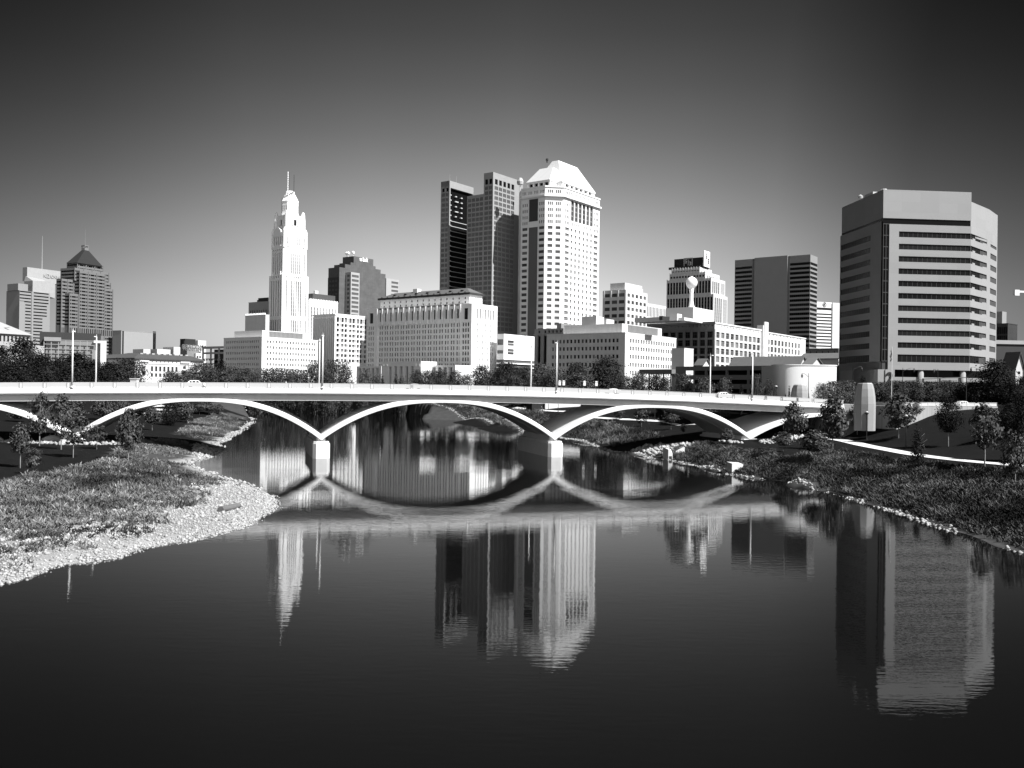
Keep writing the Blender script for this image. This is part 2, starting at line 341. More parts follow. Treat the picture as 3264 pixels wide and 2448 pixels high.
for k in range(len(SPRING)-1):
    a, b = SPRING[k], SPRING[k+1]; e = b if k < 4 else S1-.5
    sl = [a + (e-a)*i/48 for i in range(49)]; mb = MB()
    sweep(mb, [(.50,.0),(.95,.40),(BW-.95,.40),(BW-.5,.0),(BW-.55,-.78),(BW*.62,-.75),(BW*.6,-1.0),(BW*.4,-1.0),(BW*.38,-.75),(.52,-.80)], sl, lambda s: arch_z(a, b, s) + .0)
    obj('arch', mb, conc, bridge)
PR = R(17)
for i, s in enumerate(PIERS):
    c = B0 + BD*s + BT*0.0; T = Vector((-math.sin(PR), math.cos(PR), 0)); U = Vector((math.cos(PR), math.sin(PR), 0))
    def ring(w, f, b, ch):
        return [c + U*(w) + T*(f+ch), c + U*(w) + T*(b-ch), c + U*(w-ch) + T*b, c - U*(w-ch) + T*b, c - U*w + T*(b-ch), c - U*w + T*(f+ch), c - U*(w-ch) + T*f, c + U*(w-ch) + T*f]
    mb = MB(); z = lambda R_, h: [(p.x, p.y, h) for p in R_]
    top = 4.1 if i in (1, 2) else 4.6
    if i in (1, 2): mb.loft(z(ring(2.05,-.6,26.5,.75), -4), z(ring(2.05,-.6,26.5,.75), top-.5)); mb.loft(z(ring(1.9,-.45,26.3,.7), top-.5), z(ring(1.8,-.3,26.1,.68), top)); mb.loft(z(ring(1.1,1.4,25,.4), top), z(ring(1.0,1.5,24.5,.4), 5.5))
    else: mb.loft(z(ring(2.9,.2,25,.6), 1.0), z(ring(2.5,.6,24.6,.6), top)); mb.loft(z(ring(2.1,1.0,24.2,.6), top), z(ring(1.9,1.2,24,.6), 5.4))
    obj('pier', mb, conc, bridge)
# railing: bays of mesh panel between paired posts, on both edges
nb = 50; bl = (S1-S0)/nb
for k in range(nb):
    a, b = S0+bl*k, S0+bl*(k+1); sm = [a, (a+b)/2, b]
    mb = MB(); sweep(mb, [(-.10,-.10),(-.10,.0),(.02,.0),(.02,-.10)], sm, z_rail); sweep(mb, [(-.06,-.98),(-.06,-.14),(-.02,-.14),(-.02,-.98)], [a+.35, b-.35], z_rail); sweep(mb, [(-.08,-1.12),(-.08,-1.05),(0,-1.05),(0,-1.12)], sm, z_rail)
    obj('railing_panel', mb, conc_r, bridge)
    for q in (a+.30, b-.30):
        mb = MB(); sweep(mb, [(-.12,-1.3),(-.12,-.02),(.04,-.02),(.04,-1.3)], [q-.09, q+.09], z_rail)
        obj('railing_post', mb, mat('post_metal', .30, rough=.5), bridge)
mb = MB(); sweep(mb, [(BW-.1,-.1),(BW-.1,0),(BW+.05,0),(BW+.05,-.1)], ss, z_rail); sweep(mb, [(BW-.06,-1.3),(BW-.06,-.14),(BW,-.14),(BW,-1.3)], ss, z_rail); obj('back_railing', mb, conc_r, bridge)
mb = MB(); sweep(mb, [(2.5,-1.3),(2.5,-1.22),(BW-2.5,-1.22),(BW-2.5,-1.3)], ss, z_rail); obj('roadway', mb, mat('asphalt', .06, var=.2), bridge)
# tall lamp poles above the piers
pole_m = mat('pole_paint', .72, rough=.45, var=.04)
pm = MB(); pm.cyl(0, 0, -1.3, -.9, .32, n=10); pm.cyl(0, 0, -.9, 11.4, .21, .13, n=10)
hm = MB(); hm.tube([(0,0,11.2),(0,.35,11.5),(0,.9,11.62)], .07, 6); hm.box(-.28,.28,.6,1.5,11.55,11.75); hm.cyl(0,0,11.35,11.55,.22,.1,8); hm.cyl(0,0,11.5,12.3,.1,.02,6)
pme, hme = pm.mesh('pole', [pole_m], True), hm.mesh('lamp_head', [pole_m])
where = ['near the left bank','above the left river pier','above the right river pier','above the pier on the right bank']
for row in (0, 1):
    for i, s in enumerate(PIERS):
        t = -.15 if row == 0 else BW+.1
        o = thing('bridge_lamp', f"pale lamp pole on the bridge {'near' if row == 0 else 'far'} edge {where[i]}", 'lamp pole', bp3(s, t, z_rail(s)), TH + (0 if row == 0 else math.pi), 'lamp poles on the bridge')
        link('pole', pme, o); link('lamp_head', hme, o)
# pylons at the right end
pyl = mat('pylon_concrete', .26, var=.06, joints=(30, 7.2, .03), jdark=.6)
def pylon(px, D, ztop, zb, label):
    c = at_Y(px, 1260, D); o = thing('bridge_pylon', label, 'pylon', (c.x, c.y, zb), R(14), 'pylons at the end of the bridge')
    mb = MB(); n = 10; hh = ztop-zb
    prof = [(2.75, 0), (2.8, hh*.55), (2.65, hh*.72), (2.35, hh*.88), (1.95, hh-.1), (1.8, hh)]
    mb.lathe([(r*1.0, z) for r, z in prof], n); obj('shaft', mb, pyl, o); mb = MB(); mb.cyl(0, 0, hh, hh+.12, 1.7, n=n); obj('cap', mb, conc, o)
pylon(2757, 242, 20.3, 7.4, 'concrete barrel pylon at the near corner of the bridge beside the retaining wall')
pylon(2550, 272, 19.8, 11.0, 'concrete barrel pylon at the far corner of the bridge before the white drum')
# abutment
mb = MB(); a0 = S1-1.0
for (s0, s1_, t0, t1, z0_, z1_) in ((S1-1.5, S1+6, 1.0, BW-1.0, 3.0, 12.6),): mb.loft([bp3(s0,t0,z0_),bp3(s1_,t0,z0_),bp3(s1_,t1,z0_),bp3(s0,t1,z0_)], [bp3(s0,t0,z1_),bp3(s1_,t0,z1_),bp3(s1_,t1,z1_),bp3(s0,t1,z1_)])
sweep(mb, [(.2,-4),(.2,-1.35),(BW-.2,-1.35),(BW-.2,-4)], [S1+.05, S1+14], lambda s: 15.6)
tag(obj('bridge_abutment', mb, mat('abutment_concrete', .2, var=.15)), 'dark concrete abutment carrying the right end of the bridge', 'abutment')
# retaining wall with a railing beside the street
wpts = [at_z(2768,1361,8.0), at_z(2865,1345,8.0), at_Y(2960,1326,247), at_Y(3060,1311,251), at_Y(3180,1308,256)]
wpts = [Vector((p.x, p.y, 0)) for p in wpts]
wpts[0] = Vector((at_Y(2769,1330,250).x, 250, 0)); wpts[1] = Vector((at_Y(2858,1330,240.5).x, 240.5, 0))
rw = thing('retaining_wall', 'pale panelled retaining wall with a metal railing above the sloping lawn', 'retaining wall')
ztop = [14.15, 14.15, 14.2, 14.2, 14.25]
mb = MB(); mr = MB()
for i in range(4):
    a, b = wpts[i], wpts[i+1]; n = Vector((-(b-a).y, (b-a).x, 0)).normalized(); L_ = (b-a).length
    q = [a, b, b+n*.6, a+n*.6]; mb.loft([(v_.x,v_.y,5) for v_ in q], [(v_.x,v_.y,z_) for v_, z_ in zip(q, (ztop[i],ztop[i+1],ztop[i+1],ztop[i]))])
    k = max(1, int(L_/2.6))
    for j in range(k+1):
        p = a + (b-a)*(j/k) + n*.3; z_ = ztop[i]; mr.tube([(p.x,p.y,z_),(p.x,p.y,z_+1.05)], .05, 6)
    for hz in (.12, 1.05):
        p, q2 = a+n*.3, b+n*.3; mr.tube([(p.x,p.y,ztop[i]+hz),(q2.x,q2.y,ztop[i+1]+hz)], .06 if hz > 1 else .04, 6)
    p, q2 = a+n*.32, b+n*.32
    mr.face([(p.x,p.y,ztop[i]+.16),(q2.x,q2.y,ztop[i]+.16),(q2.x,q2.y,ztop[i]+.95),(p.x,p.y,ztop[i]+.95)])
obj('wall', mb, mat('wall_panels', .27, var=.1, joints=(2.4, 40, .06), jdark=.45, streak=.1), rw); obj('railing', mr, conc_r, rw)
# river wall upstream
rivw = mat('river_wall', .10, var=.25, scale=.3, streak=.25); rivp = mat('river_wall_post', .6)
rl = [at_z(660,1303), at_z(820,1306), at_z(875,1303), at_z(1083,1311), at_z(1293,1321)]
rwo = thing('river_wall', 'dark concrete river wall with pale posts and coping beyond the arches', 'river wall')
mb = MB(); mp_ = MB(); mc = MB(); ZW = 7.2
for i in range(4):
    a, b = rl[i], rl[i+1]; n = Vector((-(b-a).y, (b-a).x, 0)).normalized()
    if n.y < 0: n = -n
    q = [a, b, b+n*14, a+n*14]; mb.loft([(v_.x,v_.y,-3) for v_ in q], [(v_.x,v_.y,ZW) for v_ in q])
    q = [a-n*.3, b-n*.3, b+n*1, a+n*1]; mc.loft([(v_.x,v_.y,ZW) for v_ in q], [(v_.x,v_.y,ZW+.6) for v_ in q])
    q = [a+n*4, b+n*4, b+n*14, a+n*14]; mb.loft([(v_.x,v_.y,ZW) for v_ in q], [(v_.x,v_.y,ZW+3.2) for v_ in q])
    k = max(1, int((b-a).length/14))
    for j in range(k):
        p = a + (b-a)*((j+.5)/k) - n*.6; U = (b-a).normalized()*.7; V_ = n*.5
        tall = i < 2 or j < 1
        mp_.loft([tuple(p-U-V_+Vector((0,0,0 if tall else 3.5))), tuple(p+U-V_+Vector((0,0,0 if tall else 3.5))), tuple(p+U+V_+Vector((0,0,0 if tall else 3.5))), tuple(p-U+V_+Vector((0,0,0 if tall else 3.5)))], [tuple(x_+Vector((0,0,ZW+1.6))) for x_ in (p-U-V_, p+U-V_, p+U+V_, p-U+V_)])
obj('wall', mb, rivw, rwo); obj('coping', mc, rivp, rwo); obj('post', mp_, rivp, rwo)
a = rl[-1]; mb = MB(); d = (rl[-1]-rl[-2]).normalized(); n = Vector((-d.y, d.x, 0))
for (u0, u1, v0, v1, h) in ((.4, 5.5, -1.5, 8, 8.6), (5.5, 12, 1, 8, 7.2), (12, 16, 3, 8, 6.4)):
    q = [a+d*u0+n*v0, a+d*u1+n*v0, a+d*u1+n*v1, a+d*u0+n*v1]; mb.loft([(v_.x,v_.y,-2) for v_ in q], [(v_.x,v_.y,h) for v_ in q])
tag(obj('river_stair', mb, mat('stair_stone', .7)), 'white stepped stone end block of the river wall at the water', 'river stairs')
# ------------------------------------------------------------------ buildings
def wmat(name, base, spec=.5, rnd=4.0, rough=.12): return mat(name, base, rough=rough, var=0.0, spec=spec, rnd=rnd)
G_DARK = wmat('glass_dark', .010, rnd=2.0); G_MIX = wmat('glass_with_blinds', .014, rnd=14.0); G_GREY = wmat('glass_grey', .05, rnd=2.0, rough=.2); G_BLACK = wmat('glass_black', .006, spec=.06, rnd=1.5, rough=.12)
FR_L = mat('frame_pale', .20, var=.03); FR_D = mat('frame_dark', .05, var=.03)
ROOFG = mat('flat_roof', .22, var=.3, scale=.1); STEEL = mat('roof_steel', .35, rough=.5); DARKM = mat('dark_metal', .03, rough=.6)
_wc = {}
def win_mesh(w, h, style, glass, frame):
    key = (round(w, 1), round(h, 1), style, glass.name, frame.name)
    if key in _wc: return _wc[key]
    w, h = max(key[0], .1), max(key[1], .1); mb = MB()
    mb.face([(0,0,0),(w,0,0),(w,0,h),(0,0,h)], 0); b = min(.09, w*.08)
    if style != 'pane':
        for (x0, x1, z0, z1) in ((0,b,0,h),(w-b,w,0,h),(b,w-b,0,b),(b,w-b,h-b,h)): mb.box(x0,x1,-.06,.0,z0,z1,1)
    if style == 'two': mb.box(w/2-.05,w/2+.05,-.05,0,b,h-b,1)
    if style == 'sash': mb.box(b,w-b,-.05,0,h*.5-.05,h*.5+.05,1)
    if style == 'cross':
        for q in (.33,.67): mb.box(w*q-.07,w*q+.07,-.07,0,b,h-b,1)
        mb.box(b,w-b,-.06,0,h*.62,h*.62+.15,1)
    if style == 'band':
        n = max(2, round(w/1.7))
        for k in range(1, n): mb.box(w*k/n-.05,w*k/n+.05,-.05,0,b,h-b,1)
    if style == 'strip':
        n = max(2, round(h/3.4))
        for k in range(1, n): mb.box(b,w-b,-.06,0,h*k/n-.35,h*k/n+.35,1)
    me = mb.mesh('window', [glass, frame]); _wc[key] = me; return me
class Bld:
    def __init__(s, name, label, xc, yc, D, a=36.5, z0=10.0, cat='building', group=None):
        p = at_Y(xc, yc, D); s.P = Vector((p.x, p.y, 0)); s.z0 = z0; s.xc, s.yc = xc, yc
        s.rz = R(90-a); s.X = Vector((math.sin(R(a)), math.cos(R(a)), 0)); s.Y = Vector((-math.cos(R(a)), math.sin(R(a)), 0))
        s.e = thing(name, label, cat, (p.x, p.y, z0), s.rz, group); s.wins = []
    def loc(s, p): q = Vector(p)-s.P; return q.dot(s.X), q.dot(s.Y), p[2]-s.z0
    def pl(s, px, py, ox, oy, phi):
        """pixel -> (u, z) on the upright plane through (ox, oy) running along phi"""
        U = s.X*math.cos(phi) + s.Y*math.sin(phi); n = Vector((-U.y, U.x, 0)); O = s.P + s.X*ox + s.Y*oy
        d = ray(px, py); t = (O-CAM).dot(n)/d.dot(n); q = CAM + d*t
        return (q-O).dot(U), q.z - s.z0
    def rx(s, px, py=None, oy=0.0): return s.pl(px, py or s.yc, 0, oy, 0)[0]                 # along the right face
    def ly(s, px, py=None, ox=0.0): return -s.pl(px, py or s.yc, ox, 0, -math.pi/2)[0]        # along the left face
    def z(s, py, px=None, x=0.0, y=0.0):                                                     # height over local (x, y)
        q = s.P + s.X*x + s.Y*y; d = ray(proj((q.x, q.y, 60))[0] if px is None else px, py); return H + d.z*(q.y/d.y) - s.z0
    def fac(s, mb, ox, oy, phi, w, z0, z1, holes=(), dep=.4, m=0):
        c, sn = math.cos(phi), math.sin(phi); pt = lambda u, z, d=0.0: (ox+u*c-d*sn, oy+u*sn+d*c, z)
        holes = [h for h in holes if h[0] > .01 and h[1] < w-.01 and h[2] >= z0-.001 and h[3] <= z1+.001 and h[1]-h[0] > .05]
        us = sorted({0.0, w} | {round(x, 4) for h in holes for x in h[:2]}); zs = sorted({z0, z1} | {round(x, 4) for h in holes for x in h[2:4]})
        iu = {u: i for i, u in enumerate(us)}; iz = {z: i for i, z in enumerate(zs)}
        Mk = np.zeros((len(zs)-1, len(us)-1), bool)
        for h in holes: Mk[iz[round(h[2],4)]:iz[round(h[3],4)], iu[round(h[0],4)]:iu[round(h[1],4)]] = True
        for r in range(len(zs)-1):
            k = 0
            while k < len(us)-1:
                if Mk[r, k]: k += 1; continue
                j = k
                while j+1 < len(us)-1 and not Mk[r, j+1]: j += 1
                mb.face([pt(us[k],zs[r]), pt(us[j+1],zs[r]), pt(us[j+1],zs[r+1]), pt(us[k],zs[r+1])], m); k = j+1
        if dep:
            for h in holes:
                a, b, c0, c1 = h[:4]
                for q in ((a,c0,b,c0),(b,c0,b,c1),(b,c1,a,c1),(a,c1,a,c0)): mb.face([pt(q[0],q[1]),pt(q[0],q[1],dep),pt(q[2],q[3],dep),pt(q[2],q[3])], m)
        return holes
    def win(s, ox, oy, phi, holes, dep=.4, style='frame', glass=None, frame=None, name='window'):
        c, sn = math.cos(phi), math.sin(phi); d = dep-.01
        for a, b, z0, z1 in [h[:4] for h in holes]: s.wins.append(((ox+a*c-d*sn, oy+a*sn+d*c, z0), phi, b-a, z1-z0, style, glass or G_DARK, frame or FR_L, name))
    def wall(s, mb, ox, oy, phi, w, z0, z1, holes=(), dep=.4, style='frame', glass=None, frame=None, m=0, name='window'):
        h = s.fac(mb, ox, oy, phi, w, z0, z1, holes, dep, m); s.win(ox, oy, phi, h, dep, style, glass, frame, name)
    def body(s, mb, x0, x1, y0, y1, z0, z1, hr=(), hl=(), dep=.4, style='frame', glass=None, frame=None, m=0, parapet=.0, styleL=None, glassL=None, sides='RL'):
        """a block: facades with openings on the two faces seen, plain walls behind, a roof"""
        s.wall(mb, x0, y0, 0, x1-x0, z0, z1, hr, dep, style, glass, frame, m)
        s.wall(mb, x0, y1, -math.pi/2, y1-y0, z0, z1, hl, dep, styleL or style, glassL or glass, frame, m)
        mb.face([(x1,y0,z0),(x1,y1,z0),(x1,y1,z1),(x1,y0,z1)], m); mb.face([(x1,y1,z0),(x0,y1,z0),(x0,y1,z1),(x1,y1,z1)], m)
        mb.face([(x0,y0,z1),(x1,y0,z1),(x1,y1,z1),(x0,y1,z1)], m)
    def part(s, name, mb, m, **k): return obj(name, mb, m, s.e, **k)
    def block(s, name, x0, x1, y0, y1, z0, z1, m):
        mb = MB(); mb.box(x0, x1, y0, y1, z0, z1); return s.part(name, mb, m)
    def finish(s):
        L = sorted(s.wins, key=lambda w: -w[2]*w[3]); keep, rest = (L, []) if len(L) <= 100 else (L[:99], L[99:])
        for loc, phi, w, h, st, g, f, nm in keep: link(nm, win_mesh(w, h, st, g, f), s.e, loc, phi)
        if rest:
            V, Fc, Mi = [], [], []; ms = []
            for loc, phi, w, h, st, g, f, nm in rest:
                me = win_mesh(w, h, st, g, f); c, sn = math.cos(phi), math.sin(phi); i = len(V)
                mi = []
                for q in (g, f):
                    if q not in ms: ms.append(q)
                    mi.append(ms.index(q))
                V += [(loc[0]+v.co.x*c-v.co.y*sn, loc[1]+v.co.x*sn+v.co.y*c, loc[2]+v.co.z) for v in me.vertices]
                for p in me.polygons: Fc.append(tuple(i+k for k in p.vertices)); Mi.append(mi[p.material_index])
            me = bpy.data.meshes.new('window'); me.from_pydata(V, [], Fc)
            for q in ms: me.materials.append(q)
            me.polygons.foreach_set('material_index', Mi); me.update(); o = link('window', me, s.e); o['kind'] = 'stuff'
def grid(u0, u1, n, wf, rows, off=0.0):
    """n openings spread over u0..u1, each wf of the pitch, on every (z0, z1) row"""
    p = (u1-u0)/n; return [(u0+p*(k+.5-wf/2+off), u0+p*(k+.5+wf/2+off), a, b) for k in range(n) for a, b in rows]
def pairs(u0, u1, n, w, gap, rows):
    p = (u1-u0)/n; o = []
    for k in range(n):
        c = u0+p*(k+.5)
        for a, b in rows: o += [(c-gap/2-w, c-gap/2, a, b), (c+gap/2, c+gap/2+w, a, b)]
    return o
def levels(zt, zb, n, hf, top=0.0):
    p = (zt-zb)/n; return [(zb+p*(k+.5-hf/2), zb+p*(k+.5+hf/2)) for k in range(n)]
def text(s, name, mb_m, txt, ox, oy, phi, u, z, size, ext=.12, sx=1.0, bold=0.0):
    cu = bpy.data.curves.new(name, 'FONT'); cu.body = txt; cu.size = size; cu.extrude = ext; cu.align_x = 'CENTER'; cu.align_y = 'CENTER'; cu.offset = bold
    tmp = bpy.data.objects.new('tmp', cu); COL.objects.link(tmp); dg = bpy.context.evaluated_depsgraph_get(); me = bpy.data.meshes.new_from_object(tmp.evaluated_get(dg))
    bpy.data.objects.remove(tmp); me.materials.clear(); me.materials.append(mb_m)
    c, sn = math.cos(phi), math.sin(phi); o = link(name, me, s.e if s else None, (ox+u*c+.25*sn, oy+u*sn-.25*c, z)); o.rotation_euler = (math.pi/2, 0, phi); o.scale = (sx, 1, 1); return o
HP = -math.pi/2

# --- white six storey annex on the left and its twin on the right
def annex(name, label, xc, ytop, xl, xr, D, rowsL, colsR, mR, pent, group=None):
    b = Bld(name, label, xc, ytop+60, D); z1 = b.z(ytop); wL, wR = b.ly(xl), b.rx(xr)
    mb = MB(); zr = [(b.z(y1), b.z(y0)) for y0, y1 in rowsL]
    hl = pairs(wL*.055, wL*.93, 9, wL*.030, wL*.017, zr); hr = pairs(wR*.075, wR*.965, 9, wR*.026, wR*.020, zr)
    b.body(mb, 0, wR, 0, wL, 5, z1, hr, hl, .5, 'sash', G_MIX, mR, styleL='frame'); mb.box(.3, wR-.3, .3, wL-.3, 0, 5)
    b.part('wall', mb, mR); x0, x1, y0, y1, yt, l0, l1 = pent
    px0, px1, py1 = b.rx(x0, yt, 6.0), b.rx(x1, yt, 6.0), b.ly(y1, yt, 4.0); zt = b.z(yt, x=3, y=4)
    mb = MB(); mb.box(px0, px1, 6, py1, z1, zt); pe = b.part('penthouse', mb, mR)
    la, lb = b.rx(l0, yt, 6.0), b.rx(l1, yt, 6.0); mb = MB(); n = 26
    for k in range(n): u = la+(lb-la)*k/n; mb.box(u, u+(lb-la)/n*.5, 5.75, 6.0, z1+.4, zt-.5)
    obj('louvre', mb, FR_L, pe)
    mb = MB(); mb.box(la-.1, lb+.1, 5.93, 5.98, z1+.3, zt-.4); obj('louvre_back', mb, mat('louvre_shade', .12), pe)
    mb = MB(); mb.box(-.15, wR+.1, -.15, wL+.1, z1, z1+.7); b.part('parapet', mb, mR)
    b.finish(); return b
A_W = mat('annex_stone', .64, var=.05, scale=.2, joints=(7.0, 4.6, .05), jdark=.93, streak=.04)
r2 = lambda y, h: [(q-h/2, q+h/2) for q in y]
C2y = lambda v: 900+v/3.687
annex('stone_annex', 'white six storey stone annex with paired windows below the tall ornate tower', 834, 1076, 712.5, 1013, 640, r2([C2y(v) for v in (693, 760, 828, 896, 962, 1026)], 8.2), 9, A_W, (836, 988, 0, 744, 1052, 858, 965))
C6 = lambda x, y: (1680+x/3.687, 980+y/3.687)
A_W2 = mat('annex_stone_worn', .56, var=.10, scale=.25, joints=(7.0, 5.5, .05), jdark=.9, streak=.14)
b = annex('stone_block', 'white five storey stone block with dark paired windows behind the big round tree', 1992, 1062.5, 1743, 2155, 500, r2([C6(0, v)[1] for v in (385, 476, 574, 670, 764)], 12.5), 9, A_W2, (1983, 2110, 0, 1790, 1029, 2001, 2097))
mb = MB(); zt = b.z(1018, x=20, y=25)
for u in (0, 1): mb.box(8+u*12, 17+u*12, 24, 34, b.z(1029)+0, zt+1-u*.8)
b.part('roof_plant', mb, mat('plant_paint', .5))

# --- tall ornate tower with wings
T_W = mat('tower_terracotta', .80, var=.05, scale=.2, streak=.04)
C3 = lambda x, y: (680+x/2.37, 520+y/2.37)
b = Bld('ornate_tower', 'tall white ornate stepped tower with corner turrets and twin masts', C3(525, 0)[0], 850, 780, a=46)
Z = lambda v: b.z(C3(0, v)[1])
XR = lambda v, o=0.0: b.rx(C3(v, 0)[0], C3(0, 700)[1], o); YL = lambda v, o=0.0: b.ly(C3(v, 0)[0], C3(0, 700)[1], o)
wr, wl = XR(727), YL(419); mb = MB()
z_low, z_mid, z_top = Z(838), Z(612), Z(520)
def shaft(x0, x1, y0, y1, za, zb, nr, nl, rows, ch, wf=.50):
    w, l = x1-x0, y1-y0; d = .9
    hr = [h for h in grid(w*.30, w*.72, nr, wf, rows)] + [(w*.13, w*.165, a, c) for a, c in rows] + [(w*.86, w*.895, a, c) for a, c in rows]
    hl = [h for h in grid(l*.13, l*.93, nl, .56, rows)]
    b.wall(mb, x0+ch, y0, 0, w-2*ch, za, zb, [(h[0]-ch, h[1]-ch, h[2], h[3]) for h in hr], d, 'strip', G_BLACK, FR_L)
    b.wall(mb, x0, y1-ch, HP, l-2*ch, za, zb, [(h[0]-ch, h[1]-ch, h[2], h[3]) for h in hl], d, 'strip', G_BLACK, FR_D)
    P = [(x0,y0+ch),(x0+ch,y0),(x1-ch,y0),(x1,y0+ch),(x1,y1-ch),(x1-ch,y1),(x0+ch,y1),(x0,y1-ch)]
    for k in (0, 2, 3, 4, 5, 6): a, c = P[k], P[(k+1) % 8]; mb.face([(a[0],a[1],za),(c[0],c[1],za),(c[0],c[1],zb),(a[0],a[1],zb)])
    mb.face([(p[0],p[1],zb) for p in P])
shaft(0, wr, 0, wl, 0, z_low, 5, 5, [(8, Z(1180)), (Z(1150), Z(880)), (Z(862), Z(845))], 1.2)
i1 = wr*.05; shaft(i1, wr-i1, i1, wl-i1, z_low, z_mid, 5, 5, [(Z(828), Z(668)), (Z(655), Z(640))], 1.5)
i2 = wr*.06; shaft(i2, wr-i2, i2, wl-i2, z_mid, z_top, 5, 5, [(Z(605), Z(545))], 2.0)
b.part('shaft', mb, T_W)
mb = MB()   # gabled centre bays and pinnacles over the shaft
for k in range(4):
    w = wr-2*i2; l = wl-2*i2
    if k == 0: f = lambda u, z, d: (i2+u*w, i2-.5+d, z)
    elif k == 1: f = lambda u, z, d: (i2-.5+d, i2+(1-u)*l, z)
    elif k == 2: f = lambda u, z, d: (i2+u*w, i2+l+.5-d, z)
    else: f = lambda u, z, d: (i2+w+.5-d, i2+u*l, z)
    pr = [(.22, z_top-2), (.22, z_top+2.5), (.36, z_top+4.6), (.5, z_top+6.2), (.64, z_top+4.6), (.78, z_top+2.5), (.78, z_top-2)]
    mb.loft([f(u, z, 0) for u, z in pr], [f(u, z, 2.2) for u, z in pr])
for cx_, cy_ in ((i2+1, i2+1), (wr-i2-1, i2+1), (i2+1, wl-i2-1), (wr-i2-1, wl-i2-1)):
    mb.cyl(cx_, cy_, z_mid-2, z_top+2.6, 1.5, 1.35, 8); mb.cyl(cx_, cy_, z_top+2.6, z_top+5.2, 1.35, .3, 8)
for q in (.18, .82):
    for (x_, y_) in ((i1+q*(wr-2*i1), i1-.2), (i1-.2, i1+q*(wl-2*i1))): mb.box(x_-.8, x_+.8, y_-.8, y_+.8, z_low-3, z_low+3.2); mb.cyl(x_, y_, z_mid-1, z_mid+3.4, .9, .3, 6)
b.part('gable_crown', mb, T_W)
mb = MB(); cx, cy = wr/2, wl/2; i3 = wr*.17; i4 = wl*.11; zb = Z(375)                                 # belfry stage
ww, ll = wr-2*i3, wl-2*i4
hol = lambda q: [(q*.42, q*.58, z_top+7.5, z_top+13), (q*.33, q*.385, z_top+6.5, z_top+8.5), (q*.615, q*.67, z_top+6.5, z_top+8.5)]
b.body(mb, i3, wr-i3, i4, wl-i4, z_top, zb, hol(ww), hol(ll), .8, 'frame', G_DARK, FR_L); b.part('belfry', mb, T_W)
zt = Z(342)
for cx_, cy_ in ((i3+.6, i4+.6), (wr-i3-.6, i4+.6), (i3+.6, wl-i4-.6), (wr-i3-.6, wl-i4-.6)):
    mb = MB(); mb.lathe([(2.1, z_top+1), (2.0, zb-4), (1.7, zb-1), (1.6, zt-3), (1.25, zt-1.2), (.6, zt-.2), (.1, zt)], 10, cx_, cy_); b.part('turret', mb, T_W, smooth=False)
mb = MB(); rr = 8.0; z2, z3, z4, z5 = Z(262), Z(240), Z(215), Z(180)
mb.lathe([(rr, zb-1), (rr, zb+2), (rr*.95, zb+2.2), (rr*.95, z2-1), (rr*1.0, z2), (rr*.92, z2+1), (rr*.86, z3), (rr*.74, z3+1.2), (rr*.66, z4), (rr*.55, z4+1), (rr*.50, z5-1.0), (rr*.46, z5)], 8, cx, cy)
b.part('crown_drum', mb, T_W)
mb = MB()
for k in range(8):
    an = 2*math.pi*(k+.5)/8; rc = rr*.95*math.cos(math.pi/8)+.03
    for q in (-.28, 0, .28):
        U = (-math.sin(an), math.cos(an)); px_, py_ = cx+rc*math.cos(an)+U[0]*q*rr*.9, cy+rc*math.sin(an)+U[1]*q*rr*.9
        h0, h1 = zb+4, z2-4; w_ = .22
        mb.face([(px_-U[0]*w_,py_-U[1]*w_,h0),(px_+U[0]*w_,py_+U[1]*w_,h0),(px_+U[0]*w_,py_+U[1]*w_,h1),(px_-U[0]*w_,py_-U[1]*w_,h1)])
b.part('drum_window', mb, G_DARK)
zz = b.z(C3(0, 62)[1], x=cx, y=cy)
for dx, hh, r_, m_ in ((-2.2, zz, .42, T_W), (-1.1, zz-1, .16, DARKM), (3.6, zz-3, .3, DARKM)):
    mb = MB(); n = 9
    for k in range(n): a0 = z5+(hh-z5)*k/n; mb.cyl(cx+dx*.6, cy-dx*.8, a0, a0+(hh-z5)/n*.62, r_, n=6); mb.cyl(cx+dx*.6, cy-dx*.8, a0, a0+(hh-z5)/n, r_*.5, n=6)
    b.part('mast', mb, m_)
mb = MB()
for k in range(9): an = 2.2+k*.33; q = rr*(.9-.04*k); mb.cyl(cx+q*math.cos(an), cy+q*math.sin(an), z2+k*.9, z2+k*.9+2.4, .5, .4, 6)
b.part('dish_aerial', mb, mat('aerial_grey', .2))
b.finish()
# wings of the tower
def slab(name, label, xc, yt, xl, xr, D, m, nL, nR, rows, wfL=.45, wfR=.45, style='strip', glass=None, zb=0.0, plant=None, a=36.5, dep=.6, margin=.03, frame=None, hf=None, group=None, crest=None, mgR=None, styleR=None, glassL=None):
    b = Bld(name, label, xc, yt+50, D, a, group=group); z1 = b.z(yt); wL, wR = b.ly(xl), b.rx(xr); mb = MB()
    if isinstance(rows, int): rows = levels(z1-1.5, 1.0, rows, hf or .6)
    mR = margin if mgR is None else mgR
    hl = grid(wL*margin, wL*(1-margin), nL, wfL, rows) if nL else []; hr = grid(wR*mR, wR*(1-mR), nR, wfR, rows) if nR else []
    b.body(mb, 0, wR, 0, wL, zb, z1, hr, hl, dep, styleR or style, glass, frame, styleL=style, glassL=glassL); b.part('wall', mb, m); b.W, b.L, b.Z1 = wR, wL, z1
    mb = MB(); mb.box(-.2, wR+.2, -.2, wL+.2, z1, z1+.5); b.part('parapet', mb, m)
    if plant:
        for (fx0, fx1, fy0, fy1, h, mm) in plant: b.block('roof_plant', wR*fx0, wR*fx1, wL*fy0, wL*fy1, z1, z1+h, mm)
    return b
DK = mat('shade_stone', .22, var=.1)
